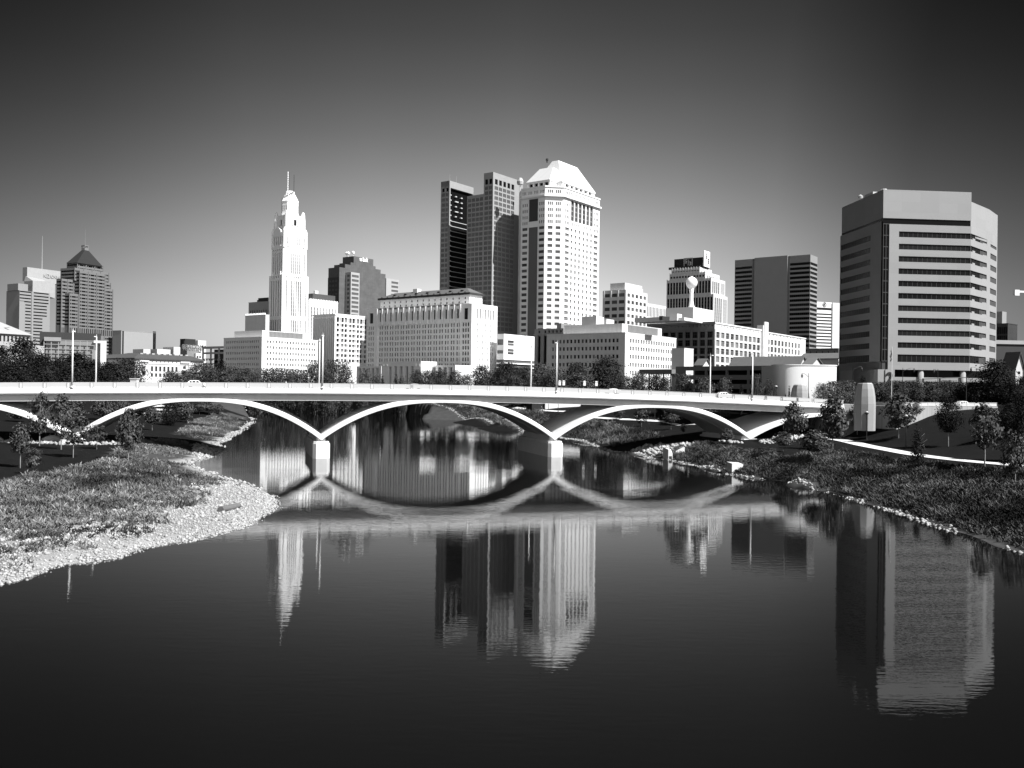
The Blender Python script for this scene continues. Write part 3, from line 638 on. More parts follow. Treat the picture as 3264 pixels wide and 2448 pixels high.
b = slab('rear_wing', 'grey office wing with a flat roof rising left of the ornate tower', 860, 961, 792, 925, 830, mat('rear_wing_stone', .30, streak=.1), 9, 6, 1, .45, .45, 'strip', G_BLACK, hf=.86, plant=[(0, .9, .1, .55, 4, DARKM), (.2, .4, .6, .8, 3, DARKM)]); b.finish()
b = slab('low_wing', 'low ribbed wing with a crested parapet left of the ornate tower', 846, 1004, 781, 858, 765, mat('wing_stone', .5, streak=.1), 7, 1, [(0, 24), (26, 31)], .38, .3, 'strip', G_BLACK)
mb = MB()
for k in range(14): u = b.L*(k+.5)/14; mb.cyl(0, u, b.Z1+.4, b.Z1+2.0, .7, .3, 6)
b.part('cresting', mb, T_W); b.finish()
b = slab('right_wing', 'white ribbed wing with a crested parapet right of the ornate tower', 985, 957, 960, 1077, 800, T_W, 3, 9, 1, .4, .36, 'strip', G_MIX, hf=.9, plant=[(.2, .98, .3, .9, 7, mat('plant_dark', .06)), (.28, .4, .35, .5, 10, mat('plant_paint', .5))])
mb = MB()
for k in range(18): u = b.W*(k+.5)/18; mb.cyl(u, 0, b.Z1+.4, b.Z1+1.8, .7, .3, 6)
b.part('cresting', mb, T_W); b.finish()

# --- white concrete grid building
b = Bld('grid_building', 'white concrete grid office block with deep square windows and ribbed shaded side', 1069, 1090, 720)
z1 = b.z(1004); wL, wR = b.ly(998), b.rx(1170); mb = MB(); GW = mat('grid_concrete', .72, var=.05)
zt, zbm = b.z(1010), b.z(1165)
rows = [(zt-(zt-zbm)*(k+.9)/9.6*1.0+0, zt-(zt-zbm)*(k+.25)/9.6) for k in range(1, 9)]
hr = []
for k in range(4):
    u = wR*(.03+.245*k)
    for a_, c_ in ((0, .085), (.10, .125), (.145, .225)):
        for r_ in rows + [(zt-(zt-zbm)*1.0/9.6, zt)]: hr.append((u+wR*a_, u+wR*c_, r_[0], r_[1]))
for k in range(9, 13): pass
hl = grid(wL*.02, wL*.98, 11, .62, [(0, zt-1)])
b.body(mb, 0, wR, 0, wL, 0, z1, hr, hl, 1.1, 'frame', G_MIX, GW, styleL='strip', glassL=G_BLACK)
for k in range(12): u = wL*(.02+.96*k/11); mb.box(-.7, 0, u-.35, u+.35, 0, z1-.6)
mb.box(-1, wR+.3, -.4, wL+.3, z1, z1+1.2); b.part('wall', mb, GW); b.finish()

# --- large limestone government block
b = Bld('limestone_block', 'large limestone government block with a dark hipped roof and tall top windows', 1503, 1050, 580)
C4 = lambda x, y: (1100+x/3.687, 880+y/3.687)
LM = mat('limestone', .80, var=.06, scale=.3, joints=(2.4, 1.4, .03), jdark=.92)
Zc = lambda v: b.z(C4(0, v)[1]); z1 = b.z(966); wL, wR = b.ly(C4(258, 0)[0]), b.rx(C4(1787, 0)[0])
LU = lambda v: wL - b.ly(C4(v, 0)[0])          # along the left face from its far end
RU = lambda v: b.rx(C4(v, 0)[0])
mb = MB(); rows = [(b.z(C4(0, v+22)[1]), b.z(C4(0, v-22)[1])) for v in (565, 632, 702, 772, 841, 909, 978, 1047)]
rows += [(rows[-1][0]-4-k*4.4, rows[-1][1]-4-k*4.4) for k in range(2)]
tall = (b.z(C4(0, 505)[1]), b.z(C4(0, 372)[1]))
u_a, u_b = LU(372), LU(1348); rec = 1.6
h = []
for q in (LU(280), LU(305), LU(330)): h += [(q-.05*wL*.12, q+wL*.006, a_, c_) for a_, c_ in rows]
tl = (LU(285), LU(328), tall[0], tall[1])
b.wall(mb, 0, wL, HP, u_a, 0, z1, h+[tl], .8, 'two', G_MIX, FR_D)
n = 15; p = (u_b-u_a)/n; h = []; ht = []
for k in range(n):
    c = u_a+p*(k+.5)
    for a_, c_ in rows: h += [(c-p*.32-u_a, c-p*.08-u_a, a_, c_), (c+p*.10-u_a, c+p*.34-u_a, a_, c_)]
    ht.append((c-p*.30-u_a, c+p*.30-u_a, tall[0]+1, tall[1]))
b.wall(mb, rec, wL-u_a, HP, u_b-u_a, 0, z1-1.5, h, .7, 'sash', G_DARK, FR_D) if False else b.wall(mb, rec, wL-u_a, HP, u_b-u_a, 0, z1-1.0, h+ht, .8, 'sash', G_DARK, FR_D)
mb.face([(0,wL-u_a,0),(rec,wL-u_a,0),(rec,wL-u_a,z1),(0,wL-u_a,z1)]); mb.face([(0,wL-u_b,0),(rec,wL-u_b,0),(rec,wL-u_b,z1),(0,wL-u_b,z1)])
h = []
for q in (LU(1387), LU(1417), LU(1447)): h += [(q-u_b-wL*.007, q-u_b+wL*.007, a_, c_) for a_, c_ in rows]
b.wall(mb, 0, wL-u_b, HP, wL-u_b, 0, z1, h+[(LU(1395)-u_b, LU(1440)-u_b, tall[0], tall[1])], .8, 'two', G_DARK, FR_D)
hr = []
ra, rb = RU(1540), RU(1755)
for k in range(7):
    c = ra+(rb-ra)*(k+.5)/7*1.0
    hr += [(c-wR*.017, c+wR*.017, a_, c_) for a_, c_ in rows] + [(c-wR*.022, c+wR*.022, tall[0]+.5, tall[1])]
b.wall(mb, 0, 0, 0, wR, 0, z1, hr, .9, 'frame', G_MIX, FR_L)
mb.face([(wR,0,0),(wR,wL,0),(wR,wL,z1),(wR,0,z1)]); mb.face([(0,wL,0),(wR,wL,0),(wR,wL,z1),(0,wL,z1)]); mb.face([(0,0,z1),(wR,0,z1),(wR,wL,z1),(0,wL,z1)])
b.part('wall', mb, LM)
mb = MB()
for k in range(n+1):
    c = wL-(u_a+p*k); mb.box(-.5, rec+.2, c-p*.13, c+p*.13, tall[0]-1.5, z1-.3)
    if 0 < k < n+1: mb.box(-.2, rec, c+p*.13, c+p*.37, tall[1]-.2, z1-2.2)
b.part('pilaster', mb, LM)
bx0, bx1 = 6.0, b.rx(C4(1607, 0)[0], None, 7.0); by0 = 7.0; by1 = b.ly(C4(415, 0)[0], 970, 6.0); bz = b.z(C4(0, 212)[1], x=bx0, y=by0)
mb = MB(); lv = [(b.z(C4(0, v+14)[1], x=6, y=7), b.z(C4(0, v-12)[1], x=6, y=7)) for v in (252, 300)]
b.body(mb, bx0, bx1, by0, by1, z1-.5, bz, grid(2, bx1-bx0-1, 4, .22, lv), grid(1, by1-by0-1, 15, .22, lv), .5, 'pane', G_DARK); b.part('upper_storey', mb, LM)
mb = MB(); zr = b.z(C4(0, 142)[1], x=12, y=14); o_ = 1.3; w_ = (bx1-bx0)
A = [(bx0-o_,by0-o_,bz+.9),(bx1+o_,by0-o_,bz+.9),(bx1+o_,by1+o_,bz+.9),(bx0-o_,by1+o_,bz+.9)]; B_ = [(bx0+5.5,by0+6.5,zr),(bx1-5.5,by0+6.5,zr),(bx1-5.5,by1-9,zr),(bx0+5.5,by1-9,zr)]
mb.loft([(x,y,bz) for x,y,_ in A], A); mb.loft(A, B_); rf = b.part('roof', mb, mat('roof_slate', .10, var=.2, scale=.5))
mb = MB(); mb.box(bx0-o_-.2, bx0-o_+.2, by0-o_, by1+o_, bz-.3, bz+1.1); mb.box(bx0-o_, bx1+o_, by0-o_-.2, by0-o_+.2, bz-.3, bz+1.1)
for k in range(15): q = by0+(by1-by0)*(k+.5)/15; mb.cyl(bx0-o_, q, bz+1.1, bz+1.9, .8, .3, 6)
obj('eaves', mb, mat('eaves_dark', .03), rf)
for k in range(7):
    q = by0+4+(by1-by0-10)*(k+.35)/7; mb = MB(); mb.box(bx0+1.0, bx0+5, q-1, q+1, bz+.8, bz+3.4); obj('dormer', mb, mat('eaves_dark', .03), rf)
b.block('chimney', bx0+4, bx0+8, by1-32, by1-28, zr-2, zr+1.8, LM)
b.finish()
# its low terrace pavilion by the water
b = Bld('terrace_pavilion', 'low limestone pavilion with tall pier openings before the limestone block', 1341.5, 1190, 555)
C9 = lambda x, y: (1140+x/5.267, 1120+y/5.267)
zt = b.z(C9(0, 165)[1]); wL, wR = b.ly(C9(400, 0)[0]), b.rx(C9(1327, 0)[0]); zo, zo2 = b.z(C9(0, 250)[1]), b.z(C9(0, 490)[1])
LU = lambda v: wL-b.ly(C9(v, 0)[0]); mb = MB()
b.wall(mb, 0, wL, HP, wL, 0, zt, [(LU(518), LU(565), 0.6, zo), (LU(608), LU(655), .6, zo), (LU(700), LU(748), .6, zo), (LU(795), LU(845), .6, zo), (LU(890), LU(935), .6, zo)], 2.4, 'strip', G_BLACK, FR_D)
b.wall(mb, 0, 0, 0, wR, 0, zt); mb.face([(0,0,zt),(wR,0,zt),(wR,wL,zt),(0,wL,zt)]); mb.face([(wR,0,0),(wR,wL,0),(wR,wL,zt),(wR,0,zt)]); b.part('wall', mb, LM)
mb = MB()
for v in (455, 980):
    for d in (-35, 35): q = b.ly(C9(v+d, 0)[0]); mb.lathe([(.2, 0), (.9, .3), (1.0, .8), (.6, 1.3), (.2, 1.4)], 8); 
    q = b.ly(C9(v, 0)[0])
mb = MB()
for v in (430, 490, 970, 1030):
    q = b.ly(C9(v, 0)[0]); mb.box(-.18, 0, q-.9, q+.9, zt-3.4, zt-1.6); mb.box(-.28, -.18, q-.5, q+.5, zt-3.0, zt-2.0)
b.part('relief', mb, LM); b.finish()
for nm, lb, xc_, yt_, xl_, xr_, D_ in (('terrace_wing', 'low limestone terrace wing with open piers left of the pavilion', C9(395,0)[0], C9(0,232)[1]+3, C9(-20,0)[0], C9(400,0)[0], 590), ('terrace_wing', 'low limestone terrace wing with open piers right of the pavilion', C9(1640,0)[0], C9(0,228)[1], C9(1125,0)[0], C9(1905,0)[0], 552)):
    b = Bld(nm, lb, xc_, 1185, D_); zt = b.z(yt_); wL, wR = b.ly(xl_), max(b.rx(xr_), 1.0); mb = MB()
    b.wall(mb, 0, wL, HP, wL, 0, zt, grid(wL*.04, wL*.93, 5, .6, [(.5, zt-1.4)]), 2.6, 'sash', G_DARK, FR_D); b.wall(mb, 0, 0, 0, wR, 0, zt)
    mb.face([(0,0,zt),(wR,0,zt),(wR,wL,zt),(0,wL,zt)]); b.part('wall', mb, LM); b.finish()
# --- dark twin slab tower
C5 = lambda x, y: (1360+x/2.72, 490+y/2.72)
RF = mat('slab_granite', .25, var=.05, joints=(3.2, 3.6, .05), jdark=.9)
b = Bld('twin_slab_tower', 'dark granite twin slab office tower with a rising roofline behind the white tower', 1568.8, 800, 672)
Z = lambda v: b.z(C5(0, v)[1]); wR = b.rx(1664); w1, w2 = b.ly(C5(488,0)[0]), b.ly(C5(345,0)[0]); zt = Z(157)
rows = [(Z(290+43.6*k+15), Z(290+43.6*k-16)) for k in range(29)]; rows = [r for r in rows if r[0] > 3]
top = [(Z(258), Z(212))]
X5 = [b.rx(C5(v,0)[0], 800) for v in (578, 757)]
def tri(u0, u1, n, rws, wf=.20):
    p = (u1-u0)/n; return [(u0+p*(k+q)-p*wf/2, u0+p*(k+q)+p*wf/2, a_, c_) for k in range(n) for q in (.22, .5, .78) for a_, c_ in rws]
mb = MB(); hr = tri(X5[0], X5[1], 5, rows)+grid(X5[0], X5[1], 5, .66, top)+[(wR*.90, wR*.96, a_, c_) for a_, c_ in rows]
hl = tri(w1*.06, w1*.96, 2, rows)+grid(w1*.06, w1*.96, 2, .7, top)
b.body(mb, 0, wR, 0, w1, 0, zt, hr, hl, .5, 'frame', G_BLACK, FR_D)
b.wall(mb, .05, w2, HP, w2-w1, 0, Z(335), tri(.5, w2-w1-.5, 4, [r for r in rows if r[1] < Z(345)]), .5, 'frame', G_BLACK, FR_D); mb.face([(.05,w1,Z(335)),(wR,w1,Z(335)),(wR,w2,Z(335)),(.05,w2,Z(335))]); mb.face([(.05,w2,0),(wR,w2,0),(wR,w2,Z(335)),(.05,w2,Z(335))])
b.part('tall_slab', mb, RF)
# second slab, further left
d_ = 700; p = at_Y(C5(195,0)[0], 700, d_); ox, oy, _ = b.loc(p); q0 = at_Y(C5(120,0)[0], 700, d_)
wl2 = -b.pl(C5(120,0)[0], 700, ox, oy, HP)[0]; zt2 = b.z(C5(0,232)[1], px=C5(195,0)[0], x=ox, y=oy); wr2 = w2-oy if False else 24
Z2 = lambda v: b.z(C5(0,v)[1], px=C5(195,0)[0], x=ox, y=oy)
rows2 = [(Z2(350+43.9*k+15), Z2(350+43.9*k-15)) for k in range(27)]; rows2 = [r for r in rows2 if r[0] > 3]
mb = MB(); b.wall(mb, ox, oy+wl2, HP, wl2, 0, zt2, tri(wl2*.05, wl2*.97, 2, rows2)+grid(wl2*.05, wl2*.97, 2, .6, [(Z2(325), Z2(278))]), .5, 'frame', G_BLACK, FR_D)
zs = [Z2(300)]; mb.box(ox, ox+wr2+6, oy, oy+wl2, zt2-5.5, zt2-.01); mb.face([(ox,oy,zt2),(ox+wr2,oy,zt2),(ox+wr2,oy+wl2,zt2),(ox,oy+wl2,zt2)]); mb.box(ox, ox+1.2, oy, oy+1.2, 0, zt2-5.5); b.part('left_slab', mb, RF)
mb = MB(); mb.box(ox+1.2, ox+wr2+8, oy+2.0, oy+wl2, 0, zt2-5.5); b.part('glass_flank', mb, G_BLACK)
mb = MB()
for k in range(27): z_ = Z2(350+43.9*k+4); mb.box(ox+1.2, ox+2.6, oy, oy+2, z_-.35, z_+.35); (mb.box(ox+8, ox+10+2*(k%2), oy+.6, oy+2.1, z_-.4, z_+.4), mb.box(ox+15, ox+17, oy+.6, oy+2.1, z_-.4, z_+.4)) if k < 5 else mb.box(ox+1.2, ox+wr2+6, oy+1.7, oy+2.05, z_-.2, z_+.2)
b.part('floor_edge', mb, mat('floor_edge_pale', .4))
for dx in (6, 14): mb = MB(); mb.cyl(ox+dx, oy+5, zt2, zt2+7, .12, .04, 6); b.part('roof_mast', mb, STEEL)
b.finish()

# --- white tower with the mansard roof
b = Bld('mansard_tower', 'tall white granite tower with a pale faceted mansard roof, the tallest in the middle', 1771, 800, 645)
HW = mat('white_granite', .66, var=.03, joints=(30, 4.4, .05), jdark=.90); HV = mat('white_granite_upper', .66, var=.03)
c = 10.0; Z = lambda v: b.z(C5(0,v)[1], px=C5(1100,0)[0], x=c/2, y=c/2)
wl, wr = b.ly(C5(815,0)[0]), b.rx(C5(1495,0)[0])
zt, zlg = Z(284), Z(368); zb_ = 0
wide = [(Z(640+52.2*k+13), Z(640+52.2*k-13)) for k in range(22)]; wide = [r for r in wide if r[0] > 1]
trip = [(Z(v+14), Z(v-14)) for v in (430, 484, 537, 588)]; par = [(Z(340), Z(312))]
t3 = lambda c_, p, rws: [(c_+q*p-p*.30, c_+q*p+p*.30, a_, e_) for q in (-1, 0, 1) for a_, e_ in rws]
mb = MB(); L_ = wl-c; LUp = lambda v: wl-b.ly(C5(v,0)[0])
h = []
ca, cb = LUp(847), LUp(992)
for cc in (ca, cb): h += [(cc-L_*.115, cc+L_*.115, a_, e_) for a_, e_ in wide] + t3(cc, L_*.085, trip)
h += [x for q in (.12, .37, .62, .87) for x in t3(L_*q, L_*.06, par)]
g0, g1 = LUp(879), LUp(960)
h += [(g0, g1, 1, Z(628)), (g0, g1, Z(578), Z(382))]
b.wall(mb, 0, wl, HP, L_, 0, zt, h, .7, 'frame', G_GREY, FR_L)
# chamfer
chw = c*math.sqrt(2); pa = -math.pi/4
h = []
for q in (.29, .71): h += [(chw*q-chw*.125, chw*q+chw*.125, a_, e_) for a_, e_ in wide] + t3(chw*q, chw*.10, trip+par)
b.wall(mb, 0, c, pa, chw, 0, zt, h, .5, 'frame', G_GREY, FR_L)
Rr = wr-c; RUp = lambda v: b.rx(C5(v,0)[0])-c
h = [(RUp(1198), RUp(1232), a_, e_) for a_, e_ in wide] + [(RUp(1446), RUp(1481), a_, e_) for a_, e_ in wide] + t3(RUp(1216), Rr*.042, trip+par) + t3(RUp(1466), Rr*.042, trip+par)
for v in (1254, 1288, 1322, 1358, 1390, 1424): cc = RUp(v); h += [(cc-Rr*.022, cc+Rr*.022, a_, e_) for a_, e_ in wide] + [(cc+q-Rr*.010, cc+q+Rr*.010, a_, e_) for q in (-Rr*.02, Rr*.02) for a_, e_ in par+trip[3:]]
for k in range(6): h.append((RUp(1246)+k*(RUp(1443)-RUp(1246))/6+.3, RUp(1246)+(k+.74)*(RUp(1443)-RUp(1246))/6+.3, trip[2][0]-.5, Z(380)))
b.wall(mb, c, 0, 0, Rr, 0, zt, h, .8, 'strip', G_GREY, FR_L)
oct_ = [(0,wl),(0,c),(c,0),(wr,0),(wr+6,8),(wr+6,wl+8),(8,wl+8)]
mb.face([(x,y,zt) for x,y in oct_]); mb.face([(wr,0,0),(wr+6,8,0),(wr+6,8,zt),(wr,0,zt)]); mb.face([(0,wl,0),(8,wl+8,0),(8,wl+8,zt),(0,wl,zt)])
b.part('wall', mb, HW)
mb = MB(); k_ = .9   # projecting ledge below the crown storey
P = [(-k_,wl),(-k_,c-.4),(c-.4,-k_),(wr+.4,-k_)]; P2 = [(.02,wl),(.02,c),(c,.02),(wr,.02)]
for i in range(3): mb.loft([(P[i][0],P[i][1],zlg-.2),(P[i+1][0],P[i+1][1],zlg-.2),(P2[i+1][0],P2[i+1][1],zlg-.2),(P2[i][0],P2[i][1],zlg-.2)], [(P[i][0],P[i][1],zt+.6),(P[i+1][0],P[i+1][1],zt+.6),(P2[i+1][0],P2[i+1][1],zt+.6),(P2[i][0],P2[i][1],zt+.6)])
# ledge with the same small openings is kept slim so that the crown windows stay in view
mb = MB(); k_ = .55
P = [(-k_,wl),(-k_,c-.25),(c-.25,-k_),(wr+.2,-k_)]
for za, zb2, k_ in ((zlg-.4, zlg+.8, 1.7), (zt-.6, zt+.5, .55)):
    P = [(-k_,wl),(-k_,c-k_*.45),(c-k_*.45,-k_),(wr+.2,-k_)]
    for i in range(3): mb.loft([(P[i][0],P[i][1],za),(P[i+1][0],P[i+1][1],za),(P2[i+1][0],P2[i+1][1],za),(P2[i][0],P2[i][1],za)], [(P[i][0],P[i][1],zb2),(P[i+1][0],P[i+1][1],zb2),(P2[i+1][0],P2[i+1][1],zb2),(P2[i][0],P2[i][1],zb2)])
b.part('ledge', mb, HV)
mb = MB(); zl2 = zt+5.2   # loggia under the roof
b.body(mb, 3, 13, 8, wl-3, zt, zl2, (), grid(1, wl-12, 4, .8, [(zt+.8, zl2-1.2)]), 2.0, 'pane', G_BLACK)
b.body(mb, 12.5, wr-2, 3.5, wl-3, zt, zl2, grid(4, wr-18, 6, .62, [(zt+.8, zl2+0-.8)])+[], [], 1.4, 'pane', G_GREY)
b.part('loggia', mb, HV)
ROOFW = mat('standing_seam', .62, rough=.45, var=.03, joints=(1.2, 60, .05), jdark=.92)
zr = b.z(C5(0,58)[1], px=C5(1160,0)[0], x=21, y=14); mb = MB()
A = [(12,3,zl2),(wr-1.5,3,zl2),(wr-1.5,wl-2,zl2),(12,wl-2,zl2)]
xr_ = b.pl(C5(1305,0)[0], 530, 0, 13, 0)[0]; B_ = [(21.5,13,zr),(xr_,13,zr),(xr_,wl-13,zr),(21.5,wl-13,zr)]
mb.loft([(x,y,zl2-.9) for x,y,_ in A], A); mb.loft(A, B_)
zw = b.z(C5(0,118)[1], px=C5(1025,0)[0], x=9, y=14); A = [(2.2,7.5,zl2),(13,7.5,zl2),(13,wl-2.5,zl2),(2.2,wl-2.5,zl2)]; B_ = [(10,9.8,zw),(19,12.0,zw),(19,wl-10,zw),(10,wl-9.5,zw)]
mb.loft([(x,y,zl2-.9) for x,y,_ in A], A); mb.loft(A, B_); b.part('roof', mb, ROOFW)
mb = MB(); mb.cyl(22.5, 24, zr, zr+2.4, .5, n=6); mb.cyl(22.5, 24, zr+1.6, zr+3.0, 1.0, n=6); b.part('roof_vent', mb, DARKM)
q = b.ly(C5(828,0)[0]); mb = MB(); mb.lathe([(.3, zt-1), (.3, zt+4), (2.2, zt+4.2), (2.6, zt+6.5), (1.4, zt+9), (.1, zt+9.5)], 12, 1, wl+2); b.part('dish', mb, STEEL)
b.finish()

# --- stepped dark glass bank tower
Cb = lambda x, y: (1040+x/9.217, 800+y/9.217)
b = Bld('glass_bank_tower', 'stepped dark glass bank tower with white lettering on its top step', Cb(805,0)[0], 850, 1000)
GL = mat('curtain_glass', .10, rough=.25, var=.35, scale=.12, spec=.5, joints=(3, 3.6, .08), jdark=.8); GLd = mat('curtain_glass_dark', .045, rough=.2, var=.3, scale=.1, joints=(3, 3.6, .08), jdark=.7)
X = lambda v: b.rx(Cb(v,0)[0], 850); zprev = 0; lv = [(480, 805, 1380, 150), (385, 715, 1450, 348), (230, 550, 1600, 425), (65, 385, 1745, 538)]
zs = [b.z(Cb(0,l[3])[1], px=Cb(805,0)[0]) for l in lv] + [0]
for i, (l, cc, r, _) in enumerate(lv):
    x0, x1 = X(cc), X(r); y1 = b.ly(Cb(l,0)[0], 850, x0); mb = MB(); mb.box(x0, x1, 0+.01*i, y1, zs[i+1] if i < 3 else 0, zs[i]); b.part('glass_tier', mb, GL)
x0 = X(385); y1 = b.ly(Cb(65,0)[0], 850, x0); mb = MB(); fl = levels(b.z(Cb(0,690)[1], px=Cb(385,0)[0]), b.z(Cb(0,690)[1], px=Cb(385,0)[0])-14*14.1*.75, 14, .42)
fl = [(zs[3]-14-4.9*k-2.4, zs[3]-14-4.9*k) for k in range(20)]
b.wall(mb, x0-.6, y1, HP, y1*.98, 0, zs[3]-11, grid(1, y1*.9, 3, .72, [f for f in fl if f[0] > 2]), .3, 'two', GL, FR_D); b.part('brick_flank', mb, mat('dark_brick', .045, var=.2))
xa, xb, yb = X(725), X(980), b.ly(Cb(520,0)[0], 900, X(725)); zt = b.z(Cb(0,640)[1], px=Cb(725,0)[0], x=X(725), y=-8)
x0 = b.pl(Cb(725,0)[0], 880, 0, -9, 0)[0]; x1 = b.pl(Cb(980,0)[0], 880, 0, -9, 0)[0]
fl = [(zt-2.8-4.9*k-2.7, zt-2.8-4.9*k) for k in range(22)]; fl = [f for f in fl if f[0] > 1]
mb = MB(); b.body(mb, x0, x1, -9, 12, 0, zt, grid(.5, x1-x0-.5, 1, .86, fl), grid(1, 20, 3, .6, fl), .4, 'band', GL, FR_D); b.part('bay', mb, mat('bay_stone', .30, var=.08))
x0, x1 = X(1750), X(2120); zt = b.z(Cb(0,800)[1], px=Cb(1800,0)[0], x=X(1750)); fl = [(zt-2.8-4.9*k-2.5, zt-2.8-4.9*k) for k in range(18)]; fl = [f for f in fl if f[0] > 1]
mb = MB(); b.body(mb, x0, x1, -1, 20, 0, zt, grid((x1-x0)*.38, x1-x0-.5, 1, .9, fl), (), .4, 'band', GL, FR_D); b.part('right_bay', mb, mat('bay_stone', .30, var=.08))
text(b, 'lettering', mat('sign_white', .95, var=0), 'us bank', 0, 0, 0, (X(920)+X(1262))/2, b.z(Cb(0,212)[1], px=Cb(1090,0)[0]), 6.6, .3, .62, .16)
for v in (610, 665, 820): mb = MB(); mb.lathe([(.2, zs[0]), (.2, zs[0]+2.6), (1.6, zs[0]+3), (1.9, zs[0]+4.6), (.3, zs[0]+6)], 8, X(805)+1, b.ly(Cb(v,0)[0], 850, X(805))*.9+3); b.part('dish', mb, T_W)
b.finish()

# --- white low block with slots, between the limestone block and the brown building
b = Bld('white_low_block', 'blank white low block with two grey panels right of the limestone block', 1606, 1110, 590)
zt = b.z(1064); wl, wr = b.ly(1583), b.rx(1712); z0_, z1_ = b.z(1167), b.z(1146); mb = MB()
vz = lambda y: b.z(880+y/3.687)
b.body(mb, 0, wr, 0, wl, z1_, zt, [(b.rx(1100+1910/3.687), b.rx(1100+1983/3.687), vz(a_), vz(c_)) for a_, c_ in ((782, 750), (814, 786), (884, 852), (918, 888))], [(wl*.1, wl*.9, vz(a_), vz(c_)) for a_, c_ in ((810, 740), (910, 870))], .5, 'band', G_GREY, FR_L)
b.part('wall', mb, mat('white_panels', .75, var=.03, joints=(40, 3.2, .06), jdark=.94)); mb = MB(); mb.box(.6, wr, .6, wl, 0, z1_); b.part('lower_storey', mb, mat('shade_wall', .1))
mb = MB()
for k in range(2): mb.box(-.3, wr, -.5, wl, z0_+k*2.6-1, z0_+k*2.6+.2-.4)
b.part('balcony_ledge', mb, mat('white_panels', .75)); b.finish()
# --- brown colonnaded building
b = Bld('brown_hall', 'brown stone hall with tall slot windows behind the worn stone block', 1795, 1120, 565)
zt = b.z(1046); wl, wr = b.ly(1703), 30; BR = mat('brown_stone', .20, var=.12, streak=.12); mb = MB(); u = lambda v: wl-b.ly(1680+v/3.687)
hl = [(u(v)-.7, u(v)+.7, b.z(980+293/3.687), b.z(980+265/3.687)) for v in (140, 210, 256, 300, 345, 392)] + [(u(v)-1.1, u(v)+1.1, 2, b.z(980+330/3.687)) for v in (140, 209, 275, 340)]
b.body(mb, 0, wr, 0, wl, 0, zt, (), hl, 1.0, 'pane', G_DARK, FR_D)
for v in (110, 122, 182, 194, 250, 262): q = wl-u(v); mb.box(-.5, 0, q-.4, q+.4, 0, b.z(980+312/3.687))
mb.box(-.6, wr, -.6, wl+.4, b.z(980+318/3.687), b.z(980+303/3.687)); b.part('wall', mb, BR)
b.block('penthouse', 2, wr, 3, b.ly(1680+325/3.687), zt, zt+3.4, BR); b.finish()

# --- small towers behind
b = slab('gridded_tower', 'small pale office tower with gridded sides and plant on its roof', 1995, 924, 1923, 2063, 1000, mat('pale_concrete', .55, var=.05), 3, 5, 15, .82, .62, 'band', G_GREY, hf=.5, plant=[(.1, .9, .15, .8, 9, mat('plant_paint', .5)), (.5, 1.0, .2, .6, 6, mat('plant_paint', .5))], frame=FR_D)
for k in range(4): q = b.L*(.02+.96*k/3); b.block('pier', -1, 0, q-.9, q+.9, 0, b.Z1, mat('pale_concrete', .55))
b.finish()
b = slab('lattice_office', 'low pale office with a lattice front between two small towers', 2059.5, 967, 2052, 2126, 1040, mat('pale_concrete', .55), 1, 14, 7, .5, .5, 'frame', G_BLACK, hf=.8); b.finish()

# --- ribbed stepped bank tower with the dark sign box
Cf = lambda x, y: (2120+x/10.05, 800+y/10.05)
b = Bld('ribbed_tower', 'ribbed stepped office tower with a dark sign box on top behind the water tower', Cf(1110,0)[0], 900, 850)
RB_ = mat('rib_concrete', .50, var=.06); Y = lambda v: b.ly(Cf(v,0)[0], 900); lv = [(200, 1110, 1490, 515), (140, 1290, 1740, 665), (50, 1480, 1925, 855), (50, 1560, 2005, 1375)]
zs = []; zn = []
for l, cc, r, t_ in lv:
    y0 = -b.pl(Cf(cc,0)[0], 900, 0, 0, HP)[0]; zn.append(b.z(Cf(0,t_)[1], px=Cf(cc,0)[0], x=0, y=y0))
zn.append(.5)
for i, (l, cc, r, t_) in enumerate(lv):
    y0 = -b.pl(Cf(cc,0)[0], 900, 0, 0, HP)[0]; y1 = Y(l); zt = b.z(Cf(0,t_)[1], px=Cf(cc,0)[0], x=0, y=y0); zs.append(zt); x1 = b.pl(Cf(r,0)[0], 900, 0, y0, 0)[0]
    n = max(2, round((y1-y0)/3.1)); mb = MB()
    zlo = zn[i+1]-.5 if i < 3 else 0; zl2_ = zlo+2
    hr = [(x1*.08+x1*.14*k, x1*.08+x1*.14*k+x1*.075, zl2_, zt-3.0) for k in range(4)] + [(x1*.68+x1*.075*k, x1*.68+x1*.075*k+x1*.035, zl2_, zt-3.0) for k in range(4)]
    b.body(mb, 0-.02*i, x1, y0, y1-.05*i, zlo, zt, hr, grid(.6, y1-y0-.6, n, .80, [(zl2_, zt-2.6)]), .3, 'strip', G_BLACK, FR_D)
    for k in range(n+1): q = y0+.6+(y1-y0-1.2)*k/n; mb.box(-.35, 0, q-.40, q+.40, zlo, zt+.8)
    b.part('tier', mb, RB_)
p0 = -b.pl(Cf(1210,0)[0], 830, 5, 0, HP)[0]; p1 = -b.pl(Cf(295,0)[0], 830, 5, 0, HP)[0]; xr_ = b.pl(Cf(1405,0)[0], 830, 0, p0, 0)[0]
zb_, zt = zs[0], b.z(Cf(0,195)[1], px=Cf(1210,0)[0], x=5, y=p0)
mb = MB(); mb.box(5, xr_, p0, p1, zb_, zt); mb.box(3, 5, p0+2, p1+5, zb_, zb_+2.2); sb = b.part('sign_box', mb, mat('sign_dark', .012, rough=.5))
